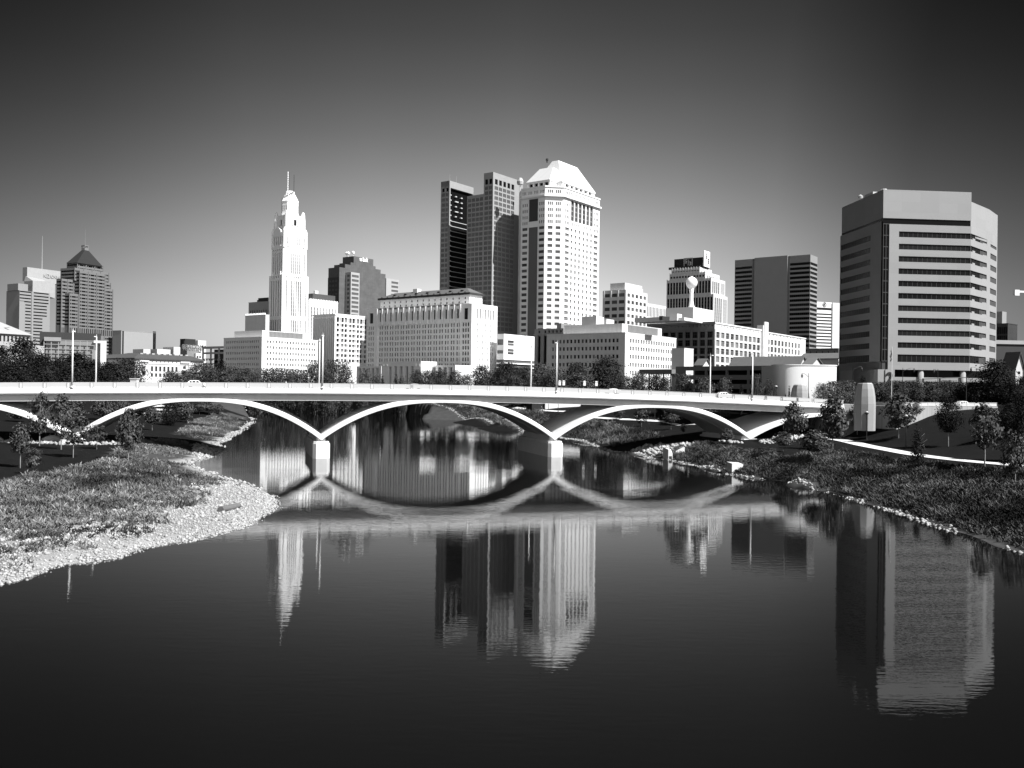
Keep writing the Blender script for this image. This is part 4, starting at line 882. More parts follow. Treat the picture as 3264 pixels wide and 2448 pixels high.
def sign_badge(par, f, w, h, m_ring, m_txt):
    mb = MB(); t_ = w*.1
    for q in ((-w/2, w/2, -h/2, -h/2+t_), (-w/2, w/2, h/2-t_, h/2), (-w/2, -w/2+t_, -h/2+t_, h/2-t_), (w/2-t_, w/2, -h/2+t_, h/2-t_)): mb.face([f(q[0], q[2]), f(q[1], q[2]), f(q[1], q[3]), f(q[0], q[3])])
    mb.face([f(-w*.06, -h*.32), f(.02*w, -h*.32), f(w*.10, h*.32), f(.02*w, h*.32)]); obj('badge', mb, m_ring, par)
q = -b.pl(Cf(740,0)[0], 837, 4.9, 0, HP)[0]; zc = b.z(Cf(0,375)[1], px=Cf(740,0)[0], x=5, y=q)
sign_badge(sb, lambda u, v: (4.75, q-u, zc+v), 9.5, 9.5, mat('sign_grey', .3), None)
SW = mat('sign_white', .95, var=0)
o = text(b, 'numeral', mat('sign_grey', .3), '5', 4.7, q, HP, -2.0, zc+1.2, 5.2, .05, 1, .2); o = text(b, 'numeral', mat('sign_grey', .3), '3', 4.7, q, HP, 2.2, zc-1.2, 5.2, .05, 1, .2)
x_ = (b.pl(Cf(1270,0)[0], 826, 0, p0-.5, 0)[0]+b.pl(Cf(1375,0)[0], 826, 0, p0-.5, 0)[0])/2; zc = b.z(Cf(0,262)[1], px=Cf(1322,0)[0], x=x_, y=p0)
mb = MB(); mb.box(x_-6.5, x_+6.5, p0-1.2, p0-.2, zc-7.5, zc+7.5); obj('sign_panel', mb, SW, sb)
text(b, 'numeral', DARKM, '5', 0, p0-1.3, 0, x_-2.4, zc+2.2, 7.5, .1, 1, .2); text(b, 'numeral', DARKM, '3', 0, p0-1.3, 0, x_+2.6, zc-2.2, 7.5, .1, 1, .2)
b.finish()

# --- old department store
C7 = lambda x, y: (1880+x/2.765, 780+y/2.765)
b = Bld('department_store', 'long four storey department store with white front, dark brick side and arched bays', C7(1100,0)[0], 1080, 560)
Z = lambda v: b.z(C7(0,v)[1]); zt = Z(680); wl = b.ly(C7(505,0)[0]); w1, w2, w3 = [b.rx(C7(v,0)[0]) for v in (1510, 1555, 1913)]
rows = [(Z(790+72*k+28), Z(790+72*k-26)) for k in range(5)]; sq = [(Z(718), Z(706))]
LW = mat('store_terracotta', .58, var=.06); LB_ = mat('store_brick', .13, var=.2, scale=.4)
mb = MB(); b.wall(mb, 0, 0, 0, w1, 0, zt-.5, grid(w1*.015, w1*.985, 10, .70, rows)+grid(w1*.03, w1*.97, 15, .30, sq), .7, 'cross', G_MIX, FR_L)
b.wall(mb, w2, 1.0, 0, w3-w2, 0, zt-1.0, grid(w3*.02, (w3-w2)*.86, 10, .62, rows)+grid(w3*.03, (w3-w2)*.90, 10, .25, [(a_-.4, c_-.4) for a_, c_ in sq])+grid(w3*.03, (w3-w2)*.90, 10, .25, [(a_-1.9, c_-2.1) for a_, c_ in sq])[:0], .7, 'cross', G_MIX, FR_L)
mb.box(w1, w2, -1.4, 3, 0, zt+3.0); mb.box(w1+1.2, w2-1.2, -2.0, -1.4, 0, zt+5.5); mb.box(-.4, w1, -.5, .0, zt-1.0, zt-.1); mb.box(w2, w3, .5, 1.0, zt-1.7, zt-.9)
n = 10
for k in range(n+1): u = w1*.015+(w1*.97)*k/n; mb.box(u-.45, u+.45, -.35, 0, 0, Z(735)); 
for k in range(n+1): u = w2+w3*.02+((w3-w2)*.84)*k/n; mb.box(u-.3, u+.3, .7, 1.0, 0, Z(750))
b.part('white_front', mb, LW)
mb = MB(); hl = grid(wl*.02, wl*.99, 9, .74, rows)+grid(wl*.02, wl*.99, 18, .2, sq); b.wall(mb, 0, wl, HP, wl, 0, zt-.5, hl, .9, 'cross', G_BLACK, FR_D)
for k in range(10): q = wl-(wl*.02+wl*.97*k/9); mb.box(-.5, 0, q-.7, q+.7, 0, Z(745))
for r_ in rows: mb.box(-.25, 0, .5, wl-.5, r_[1]+.15, r_[1]+1.0)
mb.box(-.9, .0, -.5, wl, zt-1.2, zt+.2); b.part('brick_side', mb, LB_)
mb = MB(); mb.face([(0,0,zt-.6),(w1,0,zt-.6),(w1,wl,zt-.6),(0,wl,zt-.6)]); mb.face([(w2,1,zt-1.2),(w3,1,zt-1.2),(w3,wl,zt-1.2),(w2,wl,zt-1.2)]); mb.face([(w3,1,0),(w3,wl,0),(w3,wl,zt-1),(w3,1,zt-1)]); b.part('roof', mb, ROOFG)
def ph(name, pxc, pyt, pxl, pxr, ox, oy, m, dark=None):
    x0 = b.pl(C7(pxc,0)[0], C7(0,pyt)[1], 0, oy, 0)[0]; x1 = b.pl(C7(pxr,0)[0], C7(0,pyt)[1], 0, oy, 0)[0]; y1 = b.ly(C7(pxl,0)[0], C7(0,pyt)[1], x0); z1 = b.z(C7(0,pyt)[1], px=C7(pxc,0)[0], x=x0, y=oy)
    mb = MB(); mb.box(x0, x1, oy, max(y1, oy+2), zt-.6, z1); o = b.part(name, mb, m); return x0, x1, y1, z1
PHW = mat('penthouse_paint', .6, var=.06)
xw0, xw1, yw1, zw1 = ph('penthouse', 912, 548, 670, 1095, 0, 20, PHW); ph('penthouse', 750, 632, 395, 830, 0, 15, mat('penthouse_grey', .22)); ph('roof_plant', 832, 640, 750, 1000, 0, 8, PHW); ph('roof_plant', 640, 665, 612, 700, 0, 5, DARKM); ph('roof_plant', 770, 607, 705, 812, 0, 12, PHW)
b.finish()
# --- water tower on the roof
p = at_Y(C7(895,0)[0], 960, 603); zb_ = b.z0+zw1; zc = H+ray(2203, 901).z/ray(2203, 901).y*603; r = 51/2.765*603/2823
o = thing('water_tower', 'white ball-shaped water tower on a flared stem above the department store roof', 'water tower', (p.x, p.y, zb_))
mb = MB(); zc -= zb_; mb.lathe([(.01, zc+r)]+[(r*math.sin(a_), zc+r*math.cos(a_)) for a_ in np.linspace(.15, 2.25, 16)]+[(r*.42, zc-r*1.08)], 28); obj('tank', mb, mat('tank_paint', .80, rough=.4, var=.02), o, smooth=True)
mb = MB(); mb.lathe([(r*.42, zc-r*1.08), (1.6, zc-r*1.35), (1.25, zc-r*1.9), (1.3, 6), (1.8, 3), (2.7, .8), (2.9, 0)], 24); obj('stem', mb, mat('tank_paint', .80), o, smooth=True)
mb = MB(); mb.lathe([(.6, zc+r-.1), (.6, zc+r+.5), (.1, zc+r+.6)], 10); obj('hatch', mb, mat('tank_paint', .80), o)

# --- striped brown tower
b = Bld('striped_tower', 'broad brown tower with horizontal dark bands either side of a blank panel', C7(1940,0)[0], 950, 760)
zt = b.z(C7(0,85)[1]); wl, wr = b.ly(C7(1275,0)[0]), b.rx(C7(2003,0)[0]); u = lambda v: wl-b.ly(C7(v,0)[0])
BT_ = mat('brown_cladding', .19, var=.06, scale=.15); zz = lambda v: b.z(C7(0,v)[1]); step = 40.4
fl = [(zz(150+step*k+24), zz(150+step*k)) for k in range(26)]; fl = [f for f in fl if f[0] > 1]
mb = MB(); b.wall(mb, 0, wl, HP, u(1432), 0, zt, [(.3, u(1430)-.3, a_, c_) for a_, c_ in fl], .5, 'band', G_BLACK, FR_D)
b.wall(mb, 0, wl-u(1757), HP, wl-u(1757), 0, zt, [(.3, wl-u(1757)-.02, a_, c_) for a_, c_ in fl] and [(.3, wl-u(1757)-.3, a_, c_) for a_, c_ in fl], .5, 'band', G_BLACK, FR_D)
b.wall(mb, 0, 0, 0, wr, 0, zt, [(.3, wr-.3, a_, c_) for a_, c_ in fl], .5, 'band', G_BLACK, FR_D); mb.box(-1.2, 6, wl-u(1742), wl-u(1452), 0, zt+.5); mb.face([(0,0,zt),(wr,0,zt),(wr,wl,zt),(0,wl,zt)]); mb.face([(wr,0,0),(wr,wl,0),(wr,wl,zt),(wr,0,zt)]); mb.face([(1,wl-u(1757),0),(1,wl-u(1432),0),(1,wl-u(1432),zt),(1,wl-u(1757),zt)])
b.part('wall', mb, BT_); b.finish()
# --- white banded tower with a round emblem
Ce = lambda x, y: (2590+x/8.727, 940+y/8.727)
b = Bld('emblem_tower', 'white banded tower with a round dark emblem beside the striped brown tower', Ce(60,0)[0], 1040, 900, a=70)
zt = b.z(Ce(0,185)[1]); wr = b.rx(Ce(535,0)[0]); w2 = b.rx(Ce(735,0)[0]); mb = MB(); fl = [(b.z(Ce(0,505+89*k+42)[1]), b.z(Ce(0,505+89*k)[1])) for k in range(16)]+[(b.z(Ce(0,410)[1]), b.z(Ce(0,342)[1]))]
b.wall(mb, 0, 0, 0, wr, 0, zt, [(.2, wr-.5, a_, c_) for a_, c_ in fl if a_ > 1], .4, 'band', G_DARK, FR_D); mb.box(0, wr, .41, 20, 0, zt-.02); mb.box(wr, w2, -1.2, 18, 0, zt-.3); b.part('wall', mb, mat('emblem_tower_panels', .6, var=.04))
uc, zc, r = b.rx(Ce(322,0)[0]), b.z(Ce(0,258)[1]), 68/8.727*900/2823; mb = MB(); n = 40
def ringband(r0, r1, a0, a1, dx=0, dz=0, y=-.15):
    for k in range(n):
        q0, q1 = a0+(a1-a0)*k/n, a0+(a1-a0)*(k+1)/n
        mb.face([(uc+dx+r0*math.cos(q0),y,zc+dz+r0*math.sin(q0)),(uc+dx+r1*math.cos(q0),y,zc+dz+r1*math.sin(q0)),(uc+dx+r1*math.cos(q1),y,zc+dz+r1*math.sin(q1)),(uc+dx+r0*math.cos(q1),y,zc+dz+r0*math.sin(q1))])
ringband(r*.78, r, 0, 2*math.pi); ringband(r*.42, r*.6, .5, 4.2, 0, 0); ringband(0, r*.3, 0, 2*math.pi); ringband(r*.55, r*.7, 4.0, 5.6, .2, .3); b.part('emblem', mb, mat('emblem_dark', .03)); b.finish()
# --- banded office building at the right, the nearest large one
C8 = lambda x, y: (2600+x/2.304, 560+y/2.304)
b = Bld('banded_office', 'large pale office building with long dark window bands at the right', C8(490,0)[0], 900, 290, a=85, z0=13.5)
Z = lambda v: b.z(C8(0,v)[1], px=C8(492,0)[0]); PX = lambda v: b.rx(C8(v,0)[0])
OW = mat('office_panels', .25, var=.03, joints=(6.4, 3.35, .04), jdark=.93); 
zt, zu, zg = Z(100), Z(310), Z(352); wl = b.ly(C8(183,0)[0], 700); wf = PX(1137)
fl = [(Z(447+90.6*k), Z(405+90.6*k)) for k in range(10)] + [(Z(1366), Z(1310))]
zb0 = Z(1422)
mb = MB()
g0, g1 = PX(537), PX(608)
b.wall(mb, g0, 0, 0, wf-g0, zb0, zg, [(g1-g0, wf-g0-.02, a_, c_) for a_, c_ in fl], .35, 'band', G_BLACK, FR_D)
# right of the bend: angled face with a pale pier, then the end face
p1 = 0.70; l1 = b.pl(C8(1268,0)[0], 900, wf, 0, p1)[0]; e1 = (wf+l1*math.cos(p1), l1*math.sin(p1)); p2 = 0.79; l2 = b.pl(C8(1331,0)[0], 900, e1[0], e1[1], p2)[0]; e2 = (e1[0]+l2*math.cos(p2), e1[1]+l2*math.sin(p2))
b.wall(mb, wf, 0, p1, l1, zb0, zg, [(.02, l1*.90, a_, c_) for a_, c_ in fl], .35, 'band', G_BLACK, FR_D)
b.wall(mb, e1[0], e1[1], p2, l2, zb0, zg, [(l2*.2, l2*.90, a_, c_) for a_, c_ in fl[0:]], .35, 'band', G_BLACK, FR_D)
hl = [(.02+wl*.0+.1, wl*.73, a_, c_) for a_, c_ in fl]
b.wall(mb, 0, wl, HP, wl-1.0, zb0, zu-.8, hl, .35, 'band', G_BLACK, FR_D)
mb.box(0, g0+.6, 1.2, wl*.8, zb0, Z(1362)); b.part('banded_wall', mb, OW)
# stepped sills of the angled face
mb = MB(); c, sn = math.cos(p1), math.sin(p1)
for a_, c_ in fl[:-1]:
    for u0, u1, h in ((l1*.10, l1*.24, .55), (l1*.66, l1*.90, .45)):
        q = lambda u, d, z: (wf+u*c-d*sn, u*sn+d*c, z)
        mb.loft([q(u0,.05,a_),q(u1,.05,a_),q(u1,.3,a_),q(u0,.3,a_)], [q(u0,.05,a_+h*(.6 if u0 > l1*.5 else 1)),q(u1,.05,a_+h),q(u1,.3,a_+h),q(u0,.3,a_+h*.6)])
b.part('stepped_sill', mb, OW)
mb = MB(); mb.box(.25, g0, .35, 1.2, Z(1362), zg); mb.box(.25, .9, .35, 5, Z(1362), zu-.5); mb.box(.2, wf, .3, 1.5, zg, zu)
mb.box(.25, 5.0, .4, wl-.5, zu-1.6, zu); o = b.part('corner_glazing', mb, G_BLACK)
mb = MB()
for k in range(13): z_ = Z(352+84*k); mb.box(.15, g0, .2, .35, z_-.12, z_+.12)
for q in (.2, g0*.5, g0-.15): mb.box(q, q+.15, .18, .35, Z(1362), zg)
mb.box(.12, .25, 1.2, 1.4, Z(1362), zg); mb.box(.12,.25,4.6,4.8, Z(1362), zu-1.6); obj('mullion', mb, FR_D, o)
# blank upper storeys
mb = MB(); mb.box(0, wf, 0, wl-1.0, zu, zt); b.part('upper_wall', mb, OW)
z2 = b.z(C8(0,203)[1], px=C8(1200,0)[0], x=wf+5, y=3); mb = MB()
bk = wl*.8; poly = [(wf,0.6),(e1[0]-.02,e1[1]+.02),(e2[0],e2[1]),(e2[0]-2,bk),(wf,bk)]
mb.prism(poly, zg-3.2, z2); b.part('upper_step', mb, OW)
mb = MB(); mb.prism([(.4,.5),(wf,.5),(e1[0],e1[1]+.4),(e2[0]-.2,e2[1]),(e2[0]-2,bk),(.4,wl-.5)], zb0, zg-.3); o = b.part('inner_core', mb, mat('office_core', .05))
# ground storeys: recessed glass, spandrel, round columns
zq = [Z(1432), Z(1476), Z(1508), Z(1560)]; mb = MB(); mb.box(g0, wf+l1*.6, 3.0, 3.3, -1, zb0); b.part('recessed_glass', mb, G_BLACK)
mb = MB(); mb.box(PX(588), wf+l1*.45, 1.2, 2.9, zq[2], zq[1]); b.part('spandrel', mb, OW)
mb = MB(); mb.box(PX(520), PX(588), .01, 6, -1, zb0); mb.box(PX(468), PX(520), .3, wl*.6, -1, zb0-.01); b.part('base_pier', mb, OW)
mb = MB(); mb.box(.6, PX(468), 3, wl*.9, -1, zb0); b.part('shaded_base', mb, mat('office_base', .30, var=.1))
for v in (793, 1103): mb = MB(); mb.cyl(PX(v), 1.2, -1, zb0, .95, n=20); b.part('column', mb, OW, smooth=True)
DG = mat('digit_dark', .02)
for i, ch in enumerate('200'): text(b, 'numeral', DG, ch, 0, -.0, 0, PX(551), Z(1484+70*i), 4.6, .1, .95, .12)
mb = MB(); mb.cyl(3, 6, zt, zt+1.4, 1.2, n=12); mb.box(.5, 4, 8, 14, zt, zt+1.0); b.part('roof_plant', mb, mat('plant_paint', .5))
mb = MB(); q = b.ly(C8(290,0)[0]); mb.lathe([(.2, zt-.5), (.2, zt+.8), (.8, zt+1.1), (.9, zt+1.8), (.15, zt+2.4)], 10, 1.5, q); b.part('dish', mb, STEEL); b.finish()

# --- car park with the round white drum
CE = lambda x, y: (1900+x/2.765, 1150+y/2.765)
b = Bld('parking_garage', 'dark concrete parking garage with open decks and a lighter stair tower', CE(1588,0)[0], 1220, 352, a=48, z0=12.5)
GC = mat('garage_concrete', .15, var=.08, joints=(9, 3.2, .04), jdark=.85); u0 = b.ly(CE(700,0)[0]); Z = lambda v: b.z(CE(0,v)[1], px=CE(1585,0)[0])
zt = Z(42); op = [(Z(125), Z(82)), (Z(207), Z(168)), (Z(290), Z(252))]
U = lambda v: u0-b.ly(CE(v,0)[0]); mb = MB()
h = []
for a_, c_ in op:
    for k in range(4): s_ = (U(1528)-U(782))/4; h.append((U(782)+s_*k+(.9 if k else 0), U(782)+s_*(k+1), a_, c_))
b.fac(mb, 0, u0, HP, u0, -2, zt, h, .8); mb.box(.8, 30, .01, u0, zt-.6, zt-.3); mb.face([(0,0,-2),(30,0,-2),(30,0,zt),(0,0,zt)])
for a_, c_ in op: mb.box(.8, 30, .2, u0-.2, a_-.9, a_-.5)
b.part('deck_wall', mb, GC); mb = MB()
mb.box(14, 14.5, .3, u0, -2, zt-.6); b.part('inner_wall', mb, mat('garage_dark', .02))
b.finish()
# cars parked in the dark decks are not resolved in the photograph
b = Bld('stair_tower', 'blank square stair tower with one white lit side beside the stone block', 2180.5, 1150, 400, z0=12.5)
zt = b.z(1111.5); wl, wr = b.ly(2141), b.rx(2210); mb = MB(); mb.box(0, wr, 0, wl, -2, zt); b.part('wall', mb, mat('stair_concrete', .55, var=.08))
mb = MB(); mb.box(-.1, wr+.1, -.1, wl+.1, zt, zt+.35); b.part('coping', mb, mat('stair_concrete', .55)); b.finish()
b = Bld('canopy_deck', 'flat dark canopy deck on posts left of the stair tower', 2141, 1184, 398, a=48, z0=12.5)
za, zc_ = b.z(1191), b.z(1177); wl = b.ly(2037); mb = MB(); mb.box(0, 12, 0, wl, za, zc_); b.part('roof', mb, GC); 
for k in range(5): q = wl*(.06+.22*k); mb = MB(); mb.cyl(1, q, -2, za, .35, n=8); b.part('post', mb, GC)
b.finish()
# drum
pts = []; Dd = 283
pc = at_Y(2556, 1230, Dd+10); rr = 10.3; zt = H+ray(2556,1164).z/ray(2556,1164).y*(Dd)
o = thing('white_drum', 'big smooth white drum-shaped wall behind the right end of the bridge', 'drum building', (pc.x, pc.y, 11)); mb = MB()
sq_ = lambda v_: math.copysign(abs(v_)**.62, v_)
arc = [(rr*sq_(math.cos(a_)), rr*.8*sq_(math.sin(a_))) for a_ in np.linspace(R(182), R(330), 40)]
mb.prism(arc+[(arc[-1][0]+1, arc[-1][1]+10), (arc[0][0], 11)], 0, zt-11); obj('wall', mb, mat('drum_render', .66, var=.03), o)
mb = MB(); arc2 = [(x*1.02, y*1.02) for x, y in arc]
for k in range(39): mb.loft([(arc[k][0],arc[k][1],zt-11),(arc[k+1][0],arc[k+1][1],zt-11),(arc2[k+1][0],arc2[k+1][1],zt-11),(arc2[k][0],arc2[k][1],zt-11)], [(arc[k][0],arc[k][1],zt-10.7),(arc[k+1][0],arc[k+1][1],zt-10.7),(arc2[k+1][0],arc2[k+1][1],zt-10.7),(arc2[k][0],arc2[k][1],zt-10.7)])
obj('coping', mb, mat('drum_render', .66), o)
b = Bld('shaded_wing', 'plain shaded wall between the white drum and the banded office', 2790, 1220, 322, a=60, z0=12); zt = b.z(1167); wl = b.ly(2632); mb = MB(); mb.box(0, 10, 0, wl, -2, zt); b.part('wall', mb, mat('shade_plaster', .22, var=.08))
mb = MB(); mb.box(-.3, 10, -.3, wl, zt, zt+.5); b.part('coping', mb, mat('shade_plaster', .22)); b.finish()
# gabled halls between
def gable(name, label, xc, ye, yr, xl, xr, D, a, mroof, mwall, z0=12.5, overh=.8):
    b = Bld(name, label, xc, ye, D, a, z0=z0); ze = b.z(ye); wl, wr = b.ly(xl), b.rx(xr); zr = b.z(yr, x=wr/2, y=0, px=(xc+xr)/2)
    mb = MB(); mb.box(0, wr, 0, wl, -2, ze); mb.face([(0,0,ze),(wr,0,ze),(wr/2,0,zr)]); mb.face([(0,wl,ze),(wr,wl,ze),(wr/2,wl,zr)]); b.part('wall', mb, mwall)
    mb = MB(); t_ = .35
    for x0, x1 in ((-overh, wr/2), (wr+overh, wr/2)):
        zo = ze-(zr-ze)*overh/(wr/2); mb.loft([(x0,-overh,zo),(x0,wl+overh,zo),(x0,wl+overh,zo+t_),(x0,-overh,zo+t_)], [(x1,-overh,zr),(x1,wl+overh,zr),(x1,wl+overh,zr+t_),(x1,-overh,zr+t_)])
    b.part('roof', mb, mroof); return b
SL = mat('slate_roof', .12, var=.15, scale=.4, joints=(1.2, .8, .04), jdark=.85); GW_ = mat('gable_stone', .42, var=.1)
C7z = lambda x, y: (2300+x/5.267, 1060+y/5.267)
b = gable('gabled_hall', 'long low hall with a dark pitched roof behind the garage and drum', C7z(1300,0)[0], C7z(0,545)[1], C7z(0,405)[1], C7z(150,0)[0], C7z(1432,0)[0], 430, 42, SL, GW_); b.finish()
b = gable('gabled_hall', 'short hall with a steep dark gable right of the long pitched roof', C7z(1500,0)[0], C7z(0,540)[1], C7z(0,425)[1], C7z(1385,0)[0], C7z(1690,0)[0], 425, 40, SL, GW_); b.finish()
b = gable('gabled_hall', 'far hall with a grey roof and dark dormers below the striped brown tower', C7z(1960,0)[0], C7z(0,430)[1], C7z(0,350)[1], C7z(1330,0)[0], C7z(2100,0)[0], 470, 44, SL, GW_)
b.finish()
b = Bld('brick_row', 'dark low brick row with a flat cornice left of the banded office', C7z(1960,0)[0], 1120, 500); zt = b.z(C7z(0,262)[1]); wl = b.ly(C7z(1432,0)[0]); mb = MB(); b.wall(mb, 0, wl, HP, wl, 0, zt, grid(.5, wl-.5, 5, .18, [(zt-3.2, zt-1.6)]), .4, 'frame', G_BLACK, FR_D); mb.box(0.41, 10, 0, wl, 0, zt-.02); mb.box(-.6,.0,0,wl,zt-.6,zt); b.part('wall', mb, mat('row_brick', .12, var=.15)); b.finish()
b = gable('roof_house', 'small gabled rooftop house beside the stair tower', 2240, 1162, 1145, 2218, 2262, 415, 45, SL, mat('house_white', .6)); b.finish()
# far right
b = slab('dark_glass_office', 'small dark glass office behind the banded office at the right edge', C8(1410,0)[0], C8(0,1088)[1], C8(1318,0)[0], C8(1480,0)[0], 620, GLd, 6, 0, 9, .86, .5, 'frame', G_BLACK, hf=.86, a=50, frame=FR_D); b.block('penthouse', .5, 8, 4, b.L, b.Z1, b.Z1+9, mat('shade_stone', .12)); b.finish()
b = Bld('long_viaduct', 'long low dark block with a pale cornice behind the houses at the right edge', 3264, 1105, 520, a=85); zt = b.z(1098); wl = 60; mb = MB(); mb.box(-40, 60, 0, 20, 0, zt); b.part('wall', mb, mat('viaduct_wall', .04)); mb = MB(); mb.box(-40.5, 60.5, -.8, 20, zt, zt+2.2); b.part('cornice', mb, mat('viaduct_cornice', .3)); b.finish()
C0 = lambda x, y: (2700+x/3.922, 1120+y/3.922)
HB = mat('house_brick', .42, var=.2, scale=.6); 
b = gable('brick_house', 'pale brick house with a steep pointed gable at the right edge', C0(2108,0)[0], C0(0,165)[1], C0(0,15)[1], C0(1960,0)[0], C0(2195,0)[0], 372, 70, SL, HB, 13); zz = lambda v: b.z(C0(0,v)[1])
for v in (2150,): mb = MB(); u = b.rx(C0(v,0)[0]); mb.box(u-.7, u+.7, -.05, .2, zz(285), zz(250)); b.part('window', mb, G_BLACK)
b.finish()
b = gable('brick_house', 'lower gabled brick house left of the pointed gable', C0(1968,0)[0], C0(0,190)[1], C0(0,95)[1], C0(1905,0)[0], C0(2108,0)[0], 385, 70, SL, HB, 13)
for v in (2055, 2080): mb = MB(); u = b.rx(C0(v,0)[0]); mb.box(u-.6, u+.6, -.05, .2, b.z(C0(0,290)[1]), b.z(C0(0,235)[1])); b.part('window', mb, SW)
b.finish()
# tower crane reaching in from the right
p = at_Y(3300, 930, 700); o = thing('tower_crane', 'pale crane jib with a counterweight reaching in at the right edge', 'crane', (p.x, p.y, 10), R(8)); u = 700/2823
zj = H+ray(3250, 934).z/ray(3250, 934).y*700-10; mb = MB(); mb.box(-1, 1, -1, 1, 0, zj); obj('mast', mb, STEEL, o)
mb = MB(); mb.box(-17, 60, -.7, .7, zj+.2, zj+1.5); obj('jib', mb, T_W, o)
mb = MB(); mb.box(-18.5, -14.5, -1.2, 1.2, zj-2.4, zj+2.2); obj('counterweight', mb, mat('crane_weight', .6), o)

# --- left cluster
CA = lambda x, y: (x/5.53, 840+y/5.53)
b = Bld('sloped_tower', 'banded office tower with sloping white top and roof sign at the far left', CA(340,0)[0], 1000, 1200, a=30)
ST = mat('tower_panel', .21, var=.05); X = lambda v, oy=0.0: b.pl(CA(v,0)[0], 980, 0, oy, 0)[0]; Z = lambda v: b.z(CA(0,v)[1])
wl = b.ly(CA(108,0)[0]); zt = Z(470); step = 57.5
fl = [(Z(478+step*k+22), Z(478+step*k)) for k in range(26)]; fl = [f for f in fl if f[0] > 0]
mb = MB(); x1 = X(880); b.wall(mb, 0, 0, 0, x1, 0, zt, [(X(445), X(545), a_, c_) for a_, c_ in fl[4:]]+[(X(585), X(855 if i < 4 else 828 if i < 8 else 752), a_, c_) for i, (a_, c_) in enumerate(fl)]+[(X(345), X(545), a_, c_) for a_, c_ in fl[:4]], 1.0, 'pane', G_BLACK); b.wall(mb, 0, wl, HP, wl, 0, zt); mb.face([(0,0,zt),(x1,0,zt),(x1,wl,zt),(0,wl,zt)]); mb.face([(x1,0,0),(x1,wl,0),(x1,wl,zt),(x1,0,zt)]); mb.box(X(548), X(582), -1.2, 0, 0, zt); mb.box(X(335), X(420), -.8, 0, 0, Z(660)); b.part('wall', mb, ST)
mb = MB(); x0 = X(570, 3); x2 = X(965, 3); yb = wl*.75; za, zb_ = Z(270), Z(200)
mb.loft([(x0,3,zt),(x2,3,zt-6),(x2,yb,zt-6),(x0,yb,zt)], [(x0,3,za),(x2,3,b.z(CA(0,320)[1], px=CA(965,0)[0], x=x2, y=3)),(x2,yb,b.z(CA(0,320)[1], px=CA(965,0)[0], x=x2, y=3)),(x0,yb,za)])
mb.loft([(x0,3,za),(x2,3,za-6),(x2,yb,za-6),(x0,yb,za)], [(x0+2,22,zb_+2),(x2-6,22,zb_),(x2-6,yb,zb_),(x0+2,yb,zb_+2)]); b.part('sloped_roof', mb, mat('roof_white', .28))
mb = MB(); zz = b.z(CA(0,350)[1], px=CA(320,0)[0]); mb.box(X(320,1)-.5, X(488,1), 1, wl*.85, zt, zz); b.part('shoulder', mb, ST)
x0, x2 = X(470, 25), X(1060, 25); z2 = b.z(CA(0,62)[1], px=CA(470,0)[0], x=x0, y=25); mb = MB(); mb.box(x0, x2, 25, b.ly(CA(400,0)[0], 860, x0), zb_-4, z2); b.part('penthouse', mb, mat('roof_white', .28))
text(b, 'lettering', mat('sign_grey', .12), 'NATIONWIDE', 0, 24.6, 0, X(940,25), z2-(z2-zb_)*.62, 6.4, .2, .78, .1)
mb = MB(); q = X(835,25)
for e in ((-2.6,-1.8,-3,3),(1.8,2.6,-3,3),(-1.8,1.8,2.2,3),(-1.8,1.8,-3,-2.2)): mb.box(q+e[0], q+e[1], 24.2, 24.9, z2-(z2-zb_)*.58+e[2], z2-(z2-zb_)*.58+e[3])
b.part('emblem', mb, mat('sign_grey', .12))
mb = MB(); q = X(767,25); mb.cyl(q, 30, z2, z2+12, .5, .4, 6); mb.cyl(q, 30, z2+12, b.z(752, px=139, x=q, y=30), .35, .12, 6); b.part('aerial', mb, STEEL); b.finish()

CB = lambda x, y: (180+x/4.15, 740+y/4.15)
b = Bld('pyramid_tower', 'stepped office tower with a dark pyramid roof and lantern at the left', CB(303,0)[0], 1000, 1120, a=24)
PT = mat('pyramid_tower_stone', .13, var=.05); X = lambda v, oy=0.0: b.pl(CB(v,0)[0], 940, 0, oy, 0)[0]; Zp = lambda v, oy=0.0, x=0.0, px=303: b.z(CB(0,v)[1], px=CB(px,0)[0], x=x, y=oy)
step = 46.0
def tier(xa, xb, oy, dep, zt, bays, z0_=0.0, yl=None, ktop=0):
    x0, x1 = X(xa, oy), X(xb, oy); rws = []; k = 0
    while True:
        zc = zt-3.0-4.4*k
        if zc-3 < z0_+1: break
        if not (Zp(1370) < zc < Zp(1255)): rws.append((zc-2.0, zc))
        k += 1
    y1 = b.ly(CB(yl,0)[0], 940, x0) if yl else oy+dep
    p = (x1-x0)/bays; h = []
    for j in range(bays):
        for a_, c_ in rws: h += [(p*(j+.08), p*(j+.22), a_, c_), (p*(j+.27), p*(j+.73), a_, c_), (p*(j+.78), p*(j+.92), a_, c_)]
    for j in range(bays*4): h.append((p*(j/4+.06), p*(j/4+.19), Zp(1350), Zp(1270))) if zt > Zp(1250) else None
    mb = MB(); b.body(mb, x0, x1, oy, y1, z0_, zt, h, [(.8, max(1.5, y1-oy-.8), a_, c_) for a_, c_ in rws], .8, 'pane', G_BLACK, m=0)
    for j in range(bays+1): q = x0+p*j; mb.box(q-.5, q+.5, oy-.7, oy, z0_, zt)
    b.part('tier', mb, PT)
tier(303, 640, 0, 30, Zp(508), 3); tier(640, 745, 1.5, 26, Zp(700), 1); tier(640, 715, 3, 26, Zp(612), 1); tier(235, 690, 6, 30, Zp(470), 4, Zp(640), 48); tier(270, 612, 12, 30, Zp(375), 3, Zp(500), 130); tier(172, 290, 1, 26, Zp(822), 1, 0, 60); tier(65, 300, 9, 30, Zp(632), 3, 0, -5)
